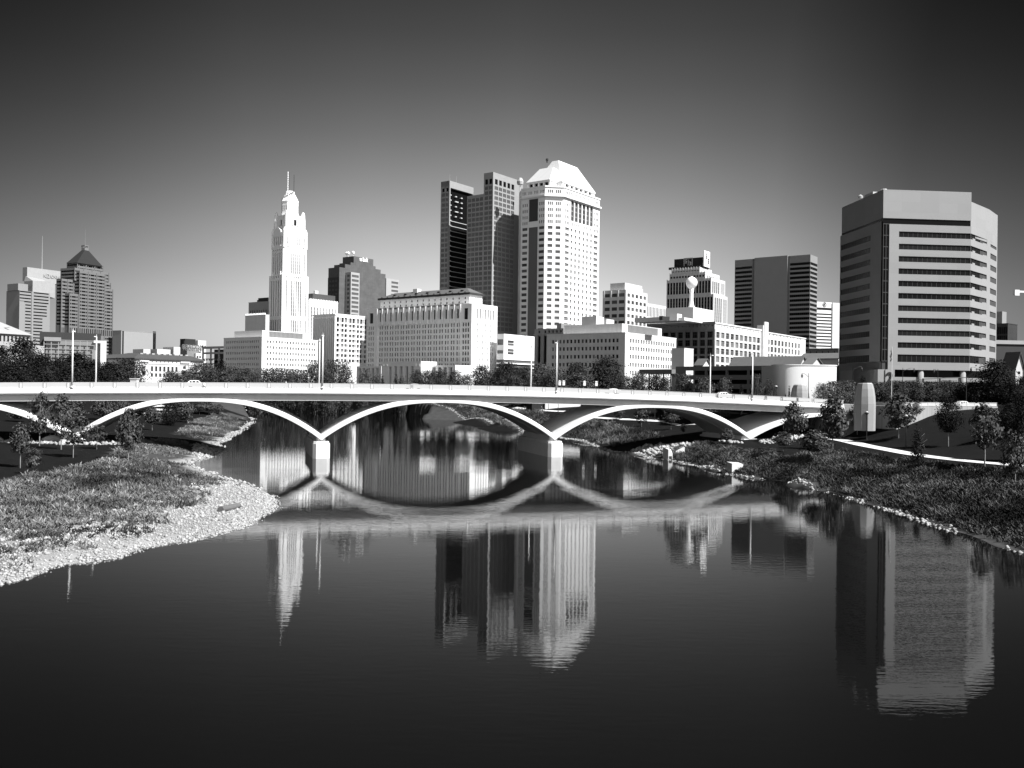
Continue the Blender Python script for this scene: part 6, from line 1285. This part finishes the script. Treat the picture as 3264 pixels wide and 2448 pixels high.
o = meadow('meadow', [meadowR2, meadowR3], 1.0, 1.2, .075, 45, lambda X, Y: np.clip((shore_dist(X, Y, RBw)-1)/3, 0, 1), 8); o['kind'] = 'stuff'
def stones(name, X, Y, g, s0, s1, m, sink=.25, dz=0.0):
    gz_ = ground_np(X, Y); ok_ = gz_ > -.45; X, Y, gz_ = X[ok_], Y[ok_], gz_[ok_]; n = len(X); z = np.maximum(gz_, -.25)+dz; s = s0+(s1-s0)*g.random(n)**2.2
    D = np.array([[1,0,0],[.3,.95,0],[-.8,.6,0],[-.85,-.55,0],[.25,-.97,0],[.15,.1,.75],[-.1,-.1,-.7]])
    Fc = np.array([[0,1,5],[1,2,5],[2,3,5],[3,4,5],[4,0,5],[1,0,6],[2,1,6],[3,2,6],[4,3,6],[0,4,6]])
    a = g.random(n)*6.28; c, sn = np.cos(a), np.sin(a); V = np.repeat(D[None], n, 0)*(1+.5*(g.random((n, 7, 1))-.5)); x = V[:,:,0]*c[:,None]-V[:,:,1]*sn[:,None]; y = V[:,:,0]*sn[:,None]+V[:,:,1]*c[:,None]
    P = np.stack([X[:,None]+x*s[:,None], Y[:,None]+y*s[:,None]*(.7+.3*g.random(n))[:,None], z[:,None]+V[:,:,2]*s[:,None]+(s*(.5-sink))[:,None]], -1).reshape(-1, 3)
    FQ = (Fc[None]+7*np.arange(n)[:,None,None]).reshape(-1, 3); tone = np.repeat(.30*(.7+.6*g.random(n)), 7)
    me = np_mesh(name, P, FQ, [MATS.get('stone_pale') or attr_mat('stone_pale', 'tone', rough=.85)], {'tone': tone}); o = link(name, me); o['kind'] = 'stuff'; return o
X, Y, g = scatter(gravelL, 13.0, 61); stones('gravel', X, Y, g, .05, .20, None)
X, Y, g = scatter(gravelL, 1.0, 62); stones('gravel', X, Y, g, .12, .36, None)
def along(line, n, spread, seed, off=0.0):
    g = np.random.default_rng(seed); L = np.array([p[:2] for p in line]); seg = np.hypot(*(L[1:]-L[:-1]).T); c = np.concatenate([[0], np.cumsum(seg)]); t = g.random(n)*c[-1]; i = np.clip(np.searchsorted(c, t)-1, 0, len(seg)-1); f = (t-c[i])/seg[i]
    P = L[i]+(L[i+1]-L[i])*f[:,None]; q = g.normal(size=(n, 2))*spread; return P[:,0]+q[:,0], P[:,1]+q[:,1], g
X, Y, g = along(RBw, 5200, .45, 71); k = g.random(len(X)) < np.clip(.35+.5*vnoise(X, Y, .25, 6)+np.clip((Y-130)/120, -.3, .5), .04, 1); stones('shore_stones', X[k], Y[k], g, .08, .42, None, dz=-.08)
X, Y, g = along(LBw[:12], 2600, .8, 72); stones('shore_stones', X, Y, g, .06, .26, None)
X, Y, g = along(LBw[12:], 1500, .7, 73); stones('shore_stones', X, Y, g, .1, .55, None)
rip = [gpoly([(2010,1438),(2060,1422),(2120,1418),(2190,1416),(2240,1420),(2180,1436),(2130,1446),(2080,1456)]), gpoly([(2420,1412),(2470,1398),(2540,1388),(2570,1392),(2500,1408),(2440,1418)]), gpoly([(2280,1406),(2340,1408),(2380,1416),(2330,1414)])]
for j, q in enumerate(rip): X, Y, g = scatter(q, 1.6, 81+j); stones('riprap', X, Y, g, .35, .95, None)
q = gpoly([(0,1404),(60,1407),(140,1410),(200,1411),(300,1410),(395,1410),(398,1419),(300,1420),(180,1419),(80,1414),(0,1412)]); X, Y, g = scatter(q, 1.6, 91); stones('riprap', X, Y, g, .3, .8, None)
q = gpoly([(620,1412),(655,1420),(690,1436),(668,1456),(635,1466),(610,1450)]); X, Y, g = scatter(q, 1.4, 93); stones('riprap', X, Y, g, .25, .7, None)
# large white boulders at the left arch foot
BO = mat('boulder_stone', .62, var=.15, scale=.8)
for i, (px, py, s_, lb) in enumerate(((158,1406,1.5,'leftmost flat white boulder at the left arch foot'), (172,1410,1.0,'small white boulder in front of the leftmost flat one'), (187,1407,1.4,'white boulder left of the arch foot trees'), (205,1410,1.3,'white boulder right of the pale young trunk'), (264,1398,.9,'round white boulder against the left arch leg'), (276,1404,1.2,'pointed white boulder right of the left arch leg'), (296,1406,1.1,'white boulder at the right end of the left stone band'))):
    p = hit(px, py); g_ = np.random.default_rng(200+i); ico = bpy.data.meshes.new('boulder'); import bmesh
    bm = bmesh.new(); bmesh.ops.create_icosphere(bm, subdivisions=2, radius=1)
    for v_ in bm.verts: v_.co *= 1+.28*math.sin(v_.co.x*3+i)*math.cos(v_.co.y*2.3+i*2)+.10*g_.normal()*.5; v_.co.z *= .62
    bm.to_mesh(ico); bm.free(); ico.materials.append(BO); o = link('boulder', ico, None, (p.x, p.y, p.z+s_*.3), i*1.3); o.scale = (s_*1.15, s_*.9, s_); tag(o, lb, 'boulder', 'white boulders at the left arch foot')
# driftwood log on the gravel point
p0, p1 = hit(703,1634), hit(762,1620); lg = thing('driftwood_log', 'grey driftwood log lying on the pale gravel point', 'log', tuple((p0+p1)/2))
c_ = (p0+p1)/2; mb = MB(); pts = [p0+(p1-p0)*t-c_+Vector((0,0,.32+.05*math.sin(9*t))) for t in (0,.2,.4,.6,.8,1)]; mb.tube(pts, [.46,.45,.44,.42,.40,.36], 12); obj('stem', mb, mat('driftwood', .11, var=.4, scale=2.0), lg, smooth=False)
mb = MB(); q = pts[2]; mb.tube([q+Vector((0,0,.2)), q+Vector((.15,-.1,.55))], [.09,.05], 6); obj('branch_stub', mb, mat('driftwood', .11), lg)
d0 = hit(2730,1597); mb = MB(); mb.tube([d0+Vector((-.5,.2,.2)), d0+Vector((2.4,-.6,.35)), d0+Vector((5.0,-1.0,.5))], [.05,.16,.10], 8); tag(obj('driftwood_branch', mb, mat('driftwood', .11)), 'pale driftwood branch along the stony right shore', 'branch')
# outfalls on the right shore
OC = mat('outfall_concrete', .5, var=.12, scale=.6, streak=.15)
for px, py, sc_, lb, wings in ((2145,1464,1.0,'concrete outfall with a sloping wing wall on the right shore near the rock point', True), (2352,1510,.9,'small concrete outfall box among weeds on the right shore', False)):
    p = at_z(px, py, .1); o = thing('outfall', lb, 'outfall', (p.x, p.y, -.6), R(14)); mb = MB()
    if wings: mb.loft([(-1.3,0,0),(-.1,0,0),(.9,3.4,0),(-1.3,3.4,0)], [(-1.3,0,3.2),(-.1,0,2.2),(.9,3.4,3.0),(-1.3,3.4,3.6)]); mb.loft([(2.0,2.2,0),(4.6,3.0,0),(4.6,3.6,0),(2.0,2.8,0)], [(2.0,2.2,2.4),(4.6,3.0,3.6),(4.6,3.6,3.6),(2.0,2.8,2.6)])
    else: mb.loft([(-1.4,0,0),(1.4,.3,0),(1.4,2.4,0),(-1.4,2.4,0)], [(-1.4,0,2.9),(1.4,.3,2.7),(1.4,2.4,2.9),(-1.4,2.4,3.1)]); mb.loft([(1.4,.8,0),(3.2,2.2,0),(3.2,2.6,0),(1.4,1.2,0)], [(1.4,.8,2.4),(3.2,2.2,1.2),(3.2,2.6,1.2),(1.4,1.2,2.4)])
    obj('headwall', mb, OC, o); mb = MB(); mb.box(-.7, .1, -.06, .02, .5, 1.6) if not wings else mb.box(-1.1, -.3, -.05, .02, .4, 1.5); obj('opening', mb, DARKM, o)
mb = MB(); p = at_z(1503,1322,1.0); mb.loft([(p.x-2.4,p.y,.2),(p.x+1.6,p.y+.5,.2),(p.x+1.6,p.y+1.2,.2),(p.x-2.4,p.y+.7,.2)], [(p.x-2.4,p.y,2.2),(p.x+1.9,p.y+.5,3.6),(p.x+1.9,p.y+1.2,3.6),(p.x-2.4,p.y+.7,2.4)]); tag(obj('concrete_slab', mb, OC), 'tilted pale concrete slab in the weeds beyond the second arch', 'slab')
# ------------------------------------------------------------------ street furniture, vehicles, people
LB_M = mat('lamp_black', .02, rough=.5, var=.03); GLOBE = mat('lamp_globe', .5, rough=.3)
def arm_lamp(px, D, top, side, label, arm=2.6, zb=None):
    p = at_Y(px, 1240, D); g_ = ground(p.x, p.y) if zb is None else zb; h = H+ray(px, top).z/ray(px, top).y*D-g_
    o = thing('street_lamp', label, 'street lamp', (p.x, p.y, g_), 0, 'black street lamps'); mb = MB(); mb.cyl(0,0,-.3,.9,.2,.16,8); mb.cyl(0,0,.9,h,.12,.07,8); obj('pole', mb, LB_M, o)
    mb = MB(); mb.tube([(0,0,h-1.2),(side*arm*.35,0,h-.5),(side*arm*.7,0,h-.05),(side*arm,0,h-.1)], .05, 6); obj('arm', mb, LB_M, o)
    mb = MB(); mb.lathe([(.05,h-.05),(.13,h-.3),(.30,h-.75),(.26,h-1.0),(.14,h-1.35),(.02,h-1.45)], 10, side*arm, 0); obj('lamp_head', mb, LB_M, o); return o
arm_lamp(2718, 262, 1168, 1, 'black street lamp with a curved arm left of the near pylon'); arm_lamp(2877, 266, 1172, 1, 'black street lamp with a curved arm right of the number pier', 3.4); arm_lamp(2989, 268, 1176, -1, 'black street lamp between the round office columns', 1.2)
arm_lamp(3124, 268, 1170, -1, 'black street lamp right of the right round column', 2.8); arm_lamp(2577, 268, 1190, -1, 'black street lamp before the white drum', 2.0); arm_lamp(2167, 330, 1190, -1, 'black street lamp before the garage stair wall', 2.0); arm_lamp(2671, 310, 1148, 1, 'black street lamp above the gabled halls', .6)
def post_lamp(px, py, top, label, D=None):
    p = hit(px, py) if D is None else at_Y(px, 1240, D)
    if D: p = Vector((p.x, p.y, ground(p.x, p.y)))
    h = H+ray(px, top).z/ray(px, top).y*p.y-p.z; o = thing('park_lamp', label, 'park lamp', tuple(p), 0, 'black post lamps in the park'); mb = MB(); mb.cyl(0,0,-.3,.5,.26,.17,10); mb.cyl(0,0,.5,h-.8,.12,.10,10); obj('pole', mb, LB_M, o)
    mb = MB(); mb.lathe([(.12,h-.85),(.42,h-.72),(.50,h-.45),(.42,h-.38)], 12); obj('lamp_base', mb, LB_M, o); mb = MB(); mb.lathe([(.40,h-.38),(.36,h-.15),(.2,h),(.02,h+.02)], 12); obj('lamp_globe', mb, GLOBE, o, smooth=True)
post_lamp(2762,1402,1311,'black park lamp on the lawn nearest the near pylon'); post_lamp(2887,1427,1322,'taller looking black park lamp on the lawn beside the path'); post_lamp(2087,1340,1294,'black park lamp under the third arch crown'); post_lamp(2474,1250,1229,'black park lamp before the left edge of the drum', 270)
post_lamp(1748,1307,1268,'black park lamp before the pale ramp wall beyond the second arch'); post_lamp(1779,1315,1270,'black park lamp right of the pale ramp wall beyond the second arch')
# traffic signal masts
p = at_Y(3080,1240,266); g_ = ground(p.x, p.y); o = thing('signal_mast', 'black traffic signal mast with a long arm over the street', 'signal mast', (p.x, p.y, g_)); h = H+ray(3080,1200).z/ray(3080,1200).y*266-g_
mb = MB(); mb.cyl(0,0,-.3,h,.16,.12,8); obj('pole', mb, LB_M, o); mb = MB(); mb.tube([(0,0,h-.3),(-6,0,h-.5),(-12,0,h-.9),(-18,0,h-1.6)], [.13,.11,.09,.06], 7); obj('arm', mb, LB_M, o)
for x_ in (-8, -13): mb = MB(); mb.box(x_-.2, x_+.2, -.2, .15, h-2.0, h-.75); obj('signal_head', mb, LB_M, o)
# flagpole
p = at_Y(2842,1240,268); g_ = ground(p.x, p.y); h = H+ray(2842,1108).z/ray(2842,1108).y*268-g_; o = thing('flagpole', 'white flagpole with a limp flag before the numbered pier', 'flagpole', (p.x, p.y, g_)); mb = MB(); mb.cyl(0,0,-.3,h,.11,.06,8); mb.lathe([(.02,h),(.14,h+.12),(.02,h+.25)], 8); obj('pole', mb, mat('pole_paint', .72), o)
mb = MB(); n = 14; rows = []
for k in range(n+1):
    z_ = h-.3-3.6*k/n; rows.append([(-.08-.5*q*(1+.5*k/n)*(.7+.3*math.sin(k*.9+q*3)), .18*math.sin(q*9+k*.7), z_-.8*q) for q in (0,.33,.66,1.0)])
for a_, c_ in zip(rows[:-1], rows[1:]):
    for k in range(3): mb.face([a_[k], a_[k+1], c_[k+1], c_[k]])
obj('flag', mb, mat('flag_cloth', .16, var=.9, scale=1.2), o)
# statue on its pedestal
p = at_Y(429,1230,470); o = thing('statue', 'dark bronze statue on a pale stone pedestal before the classical hall', 'statue', (p.x, p.y, ground(p.x, p.y))); u = 470/F; zt = H+ray(429,1206).z/ray(429,1206).y*470-ground(p.x, p.y)
mb = MB(); mb.box(-1.7,1.7,-1.7,1.7,-.5,zt-.5); mb.box(-2.0,2.0,-2.0,2.0,zt-.5,zt); mb.box(-2.1,2.1,-2.1,2.1,-.5,1.0); obj('pedestal', mb, mat('pedestal_stone', .5), o)
mb = MB(); mb.lathe([(1.2,zt),(1.0,zt+.4),(.85,zt+1.6),(.95,zt+2.3),(.7,zt+2.9),(.25,zt+3.1),(.36,zt+3.4),(.34,zt+3.8),(.05,zt+4.0)], 12); mb.tube([(.6,0,zt+2.6),(1.3,-.3,zt+2.3),(1.9,-.6,zt+3.0)], [.26,.22,.16], 8); mb.tube([(-.7,0,zt+2.6),(-1.0,.1,zt+1.8),(-.6,-.4,zt+1.4)], [.26,.22,.16], 8); obj('figure', mb, mat('bronze_dark', .02, rough=.4), o, smooth=True)
# pale lantern posts among the far trees
for i, (px, py, lb) in enumerate(((1784,1222,'first pale lantern on the street left of the big round tree'), (1797,1222,'second pale lantern on the street beside the first'), (1863,1223,'pale lantern on the street below the big round tree left side'), (1901,1224,'pale lantern on the street below the big round tree middle'))):
    p = at_Y(px, py, 405); g_ = ground(p.x, p.y); h = p.z-g_; o = thing('lantern_post', lb, 'lantern', (p.x, p.y, g_), 0, 'pale lanterns before the far trees'); mb = MB(); mb.cyl(0,0,-.3,h-.8,.1,n=6); obj('post', mb, LB_M, o); mb = MB(); mb.box(-.55,.55,-.55,.55,h-.9,h+1.0); mb.prism([(-.7,-.7),(.7,-.7),(.7,.7),(-.7,.7)], h+1.0, h+1.3, 0, [(-.1,-.1),(.1,-.1),(.1,.1),(-.1,.1)]); obj('lantern_box', mb, mat('lantern_white', .8), o)
# bench and bins under the third arch
p = hit(1994,1333); o = thing('park_bench', 'dark park bench on the lawn under the third arch', 'bench', tuple(p), R(-10)); mb = MB(); mb.box(-1.1,1.1,-.3,.25,.5,.58); obj('seat', mb, LB_M, o); mb = MB(); mb.box(-1.1,1.1,.22,.30,.62,1.1); obj('backrest', mb, LB_M, o)
for x_ in (-.95,.95): mb = MB(); mb.box(x_-.06,x_+.06,-.28,.28,-.2,.5); mb.box(x_-.05,x_+.05,.2,.3,.5,.9); obj('leg', mb, LB_M, o)
for px, lb in ((2021,'left black litter bin beside the lit path under the third arch'), (2029,'right black litter bin with a pale lid under the third arch')):
    p = hit(px,1337); o = thing('litter_bin', lb, 'litter bin', tuple(p), 0, 'litter bins in the park'); mb = MB(); mb.cyl(0,0,-.2,1.15,.42,.46,14); obj('drum', mb, LB_M, o); mb = MB(); mb.lathe([(.48,1.15),(.46,1.3),(.25,1.5),(.05,1.52)], 14); obj('lid', mb, GLOBE if px > 2025 else LB_M, o)
# pale ramp wall under the second span
p0, p1 = hit(1738,1305), hit(1850,1296); o = thing('ramp_wall', 'pale coursed ramp wall with a dark underpass beyond the second arch', 'ramp wall', tuple(p0)); d = (p1-p0); d.z = 0; d.normalize(); n = Vector((-d.y, d.x, 0)); zt = 12.2-p0.z
mb = MB(); q = lambda u, v_, z: tuple(d*u+n*v_+Vector((0,0,z))); L_ = (p1-p0).length
mb.loft([q(0,0,-1),q(L_,0,1.5),q(L_,1,1.5),q(0,1,-1)], [q(0,0,zt),q(L_,0,zt),q(L_,1,zt),q(0,1,zt)]); obj('wall', mb, mat('ramp_stone', .6, joints=(3, .8, .06), jdark=.8), o)
mb = MB(); mb.loft([q(-6,1,-1),q(-.1,1,-1),q(-.1,9,-1),q(-6,9,-1)], [q(-6,1,zt*.75),q(-.1,1,zt),q(-.1,9,zt),q(-6,9,zt*.75)]); obj('underpass', mb, mat('underpass_dark', .015), o)
# ---- vehicles
def car(loc, rz, label, paint, suv=True):
    o = thing('car', label, 'car', loc, rz); L, Wd, Hh = 4.7, 1.85, 1.72 if suv else 1.45; P = mat('car_paint_%s' % paint, {'white': .8, 'grey': .25, 'dark': .03}[paint], rough=.25, var=.0, spec=.6)
    mb = MB(); side = [(-2.35,.45),(-2.38,.95),(-2.3,1.05),(-1.0 if not suv else -1.05,1.12),(1.7,1.15),(2.25,1.1),(2.32,.5),(1.9,.32),(-2.0,.32)]
    def pro(y, k=1.0): return [(x, y, z) for x, z in side]
    mb.loft(pro(-Wd/2), pro(Wd/2)); obj('body', mb, P, o)
    cab = [(-1.05,1.12),(-.35,Hh-.05),(.2,Hh),(1.5 if suv else 1.0,Hh-.06),(2.1 if suv else 1.75,1.13)]; mb = MB(); mb.loft([(x, -Wd/2+.08+.12*(z-1.1)*1.6, z) for x, z in cab], [(x, Wd/2-.08-.12*(z-1.1)*1.6, z) for x, z in cab]); obj('cabin', mb, P, o)
    mb = MB()
    for y in (-Wd/2+.07, Wd/2-.07):
        for x0, x1 in ((-.78,.1),(.2,.95),(1.05,1.6)): s_ = -1 if y < 0 else 1; mb.face([(x0,y+s_*.01,1.18),(x1,y+s_*.01,1.18),(min(x1,1.5)-.05,y-s_*.10,Hh-.16),(max(x0,-.38)+.06,y-s_*.10,Hh-.16)])
    mb.face([(-1.02,-.7,1.17),(-1.02,.7,1.17),(-.40,.62,Hh-.12),(-.40,-.62,Hh-.12)]); obj('window', mb, G_BLACK, o)
    for x in (-1.45, 1.45):
        for y in (-Wd/2+.05, Wd/2-.05):
            mb = MB(); c = [(x+.34*math.cos(t), .34+.34*math.sin(t)) for t in np.linspace(0, 2*math.pi, 16, endpoint=False)]; mb.loft([(a_, y-.12, b_) for a_, b_ in c], [(a_, y+.12, b_) for a_, b_ in c]); obj('wheel', mb, mat('tyre', .02), o)
    for y in (-.65,.65): mb = MB(); mb.box(-2.40,-2.3,y-.18,y+.18,.72,.86); obj('headlight', mb, GLOBE, o); mb = MB(); mb.box(2.24,2.33,y-.18,y+.18,.8,.98); obj('tail_light', mb, mat('tail_lamp', .1), o)
def oncar(px, t, label, paint, flip=False, suv=True): s_ = bs(px); car(bp3(s_, t, z_rail(s_)-1.2), TH+(math.pi if flip else 0), label, paint, suv)
oncar(2334, 4.5, 'white sport utility car on the bridge before the garage', 'white', True); oncar(1985, 8, 'white car on the bridge below the worn stone block', 'white', suv=False); oncar(1330, 8, 'grey car on the bridge before the pavilion', 'grey', suv=False); oncar(620, 5, 'white car on the bridge before the classical hall', 'white', True)
p = at_Y(3062, 1285, 259); car((p.x, p.y, ground(p.x, p.y)), R(10), 'white car on the street above the retaining wall', 'white')
# ---- people
SKIN = mat('skin', .4); SHIRT_W = mat('shirt_white', .8); SHIRT_D = mat('shirt_dark', .1); TROUS = mat('trousers_dark', .04); TROUS_P = mat('trousers_pale', .4); HAIR = mat('hair', .03)
def skin_mesh(name, verts, edges, rad, m, levels=1):
    me = bpy.data.meshes.new(name); me.from_pydata(verts, edges, []); o = bpy.data.objects.new('tmp', me); COL.objects.link(o); sm = o.modifiers.new('s', 'SKIN')
    for i, r in enumerate(rad): me.skin_vertices[0].data[i].radius = (r, r); me.skin_vertices[0].data[i].use_root = (i == 0)
    if levels: o.modifiers.new('u', 'SUBSURF').levels = levels
    dg = bpy.context.evaluated_depsgraph_get(); r = bpy.data.meshes.new_from_object(o.evaluated_get(dg)); r.name = name; bpy.data.objects.remove(o); r.materials.clear(); r.materials.append(m); r.polygons.foreach_set('use_smooth', [True]*len(r.polygons)); return r
def person(loc, rz, label, shirt, trous, stride=.25, swing=.3):
    o = thing('person', label, 'person', loc, rz); V = [(0,0,.95),(0,.01,1.18),(0,.0,1.40),(0,-.01,1.50),(0,-.02,1.62),(0,-.02,1.72)]; E = [(0,1),(1,2),(2,3),(3,4),(4,5)]; Rd = [.14,.13,.14,.06,.095,.08]
    for s_ in (-1, 1):
        f = stride*s_; i = len(V); V += [(s_*.10,0,.90),(s_*.11,-f*.55,.50),(s_*.11,-f+(.10 if f < 0 else 0),.09),(s_*.11,-f-.15,.05)]; E += [(0,i),(i,i+1),(i+1,i+2),(i+2,i+3)]; Rd += [.10,.065,.045,.04]
        g_ = -swing*s_; i = len(V); V += [(s_*.20,0,1.40),(s_*.25,g_*-.25+.02,1.13),(s_*.25,-g_*.7-.08,.90),(s_*.25,-g_*.8-.1,.82)]; E += [(2,i),(i,i+1),(i+1,i+2),(i+2,i+3)]; Rd += [.06,.045,.035,.038]; hx = V[-1]
        for k in range(5):
            j = len(V); dx_ = (k-2)*.016; V.append((hx[0]+dx_, hx[1]-(.03 if k == 0 else .0), hx[2]-(.05 if k == 0 else .08+.01*(k == 2)))); E.append((i+3, j)); Rd.append(.009)
    link('body', skin_mesh('body', V, E, Rd, SKIN), o)
    sv = [(0,0,.98),(0,.01,1.18),(0,0,1.38),(0,0,1.44)]; se = [(0,1),(1,2),(2,3)]; sr = [.165,.155,.165,.09]
    for s_ in (-1, 1): i = len(sv); g_ = -swing*s_; sv += [(s_*.20,0,1.39),(s_*.245,g_*-.22+.02,1.18)]; se += [(2,i),(i,i+1)]; sr += [.075,.062]
    link('shirt', skin_mesh('shirt', sv, se, sr, shirt), o)
    tv = [(0,0,.97)]; te = []; tr = [.16]
    for s_ in (-1, 1): f = stride*s_; i = len(tv); tv += [(s_*.10,0,.88),(s_*.11,-f*.55,.50),(s_*.11,-f+(.10 if f < 0 else 0),.14)]; te += [(0,i),(i,i+1),(i+1,i+2)]; tr += [.115,.08,.065]
    link('trousers', skin_mesh('trousers', tv, te, tr, trous), o); mb = MB(); mb.lathe([(.10,1.66),(.112,1.72),(.10,1.79),(.05,1.825),(.005,1.83)], 12, 0, .0); obj('hair', mb, HAIR, o, smooth=True)
    mb = MB()
    for ex in (-.035,.035): mb.box(ex-.012, ex+.012, -.122, -.105, 1.655, 1.67)
    mb.box(-.012,.012,-.135,-.105,1.60,1.645); mb.box(-.03,.03,-.118,-.1,1.565,1.575); obj('face_features', mb, HAIR, o)
def onbridge(px, label, sh, tr, face): s_ = bs(px); person(bp3(s_, 1.4, z_rail(s_)-1.22), TH+face, label, sh, tr)
onbridge(911, 'person in white shirt and dark trousers on the bridge left of the paired lamp poles', SHIRT_W, TROUS, R(90)); onbridge(1134, 'person in white walking on the bridge before the left terrace wing', SHIRT_W, TROUS_P, R(-90))
for px, py, sh, tr, fc, lb in ((1684,1302,SHIRT_D,TROUS_P,80,'person in a dark top walking on the far path, leftmost of the group'), (1694,1304,SHIRT_W,TROUS_P,100,'person in white on the far path, second of the group'), (1703,1305,SHIRT_W,TROUS,80,'person in white with dark trousers on the far path, tallest of the group'), (1726,1306,SHIRT_W,TROUS_P,-80,'person in pale clothes on the far path before the ramp wall')):
    p = hit(px, py); person(tuple(p), R(fc), lb, sh, tr)
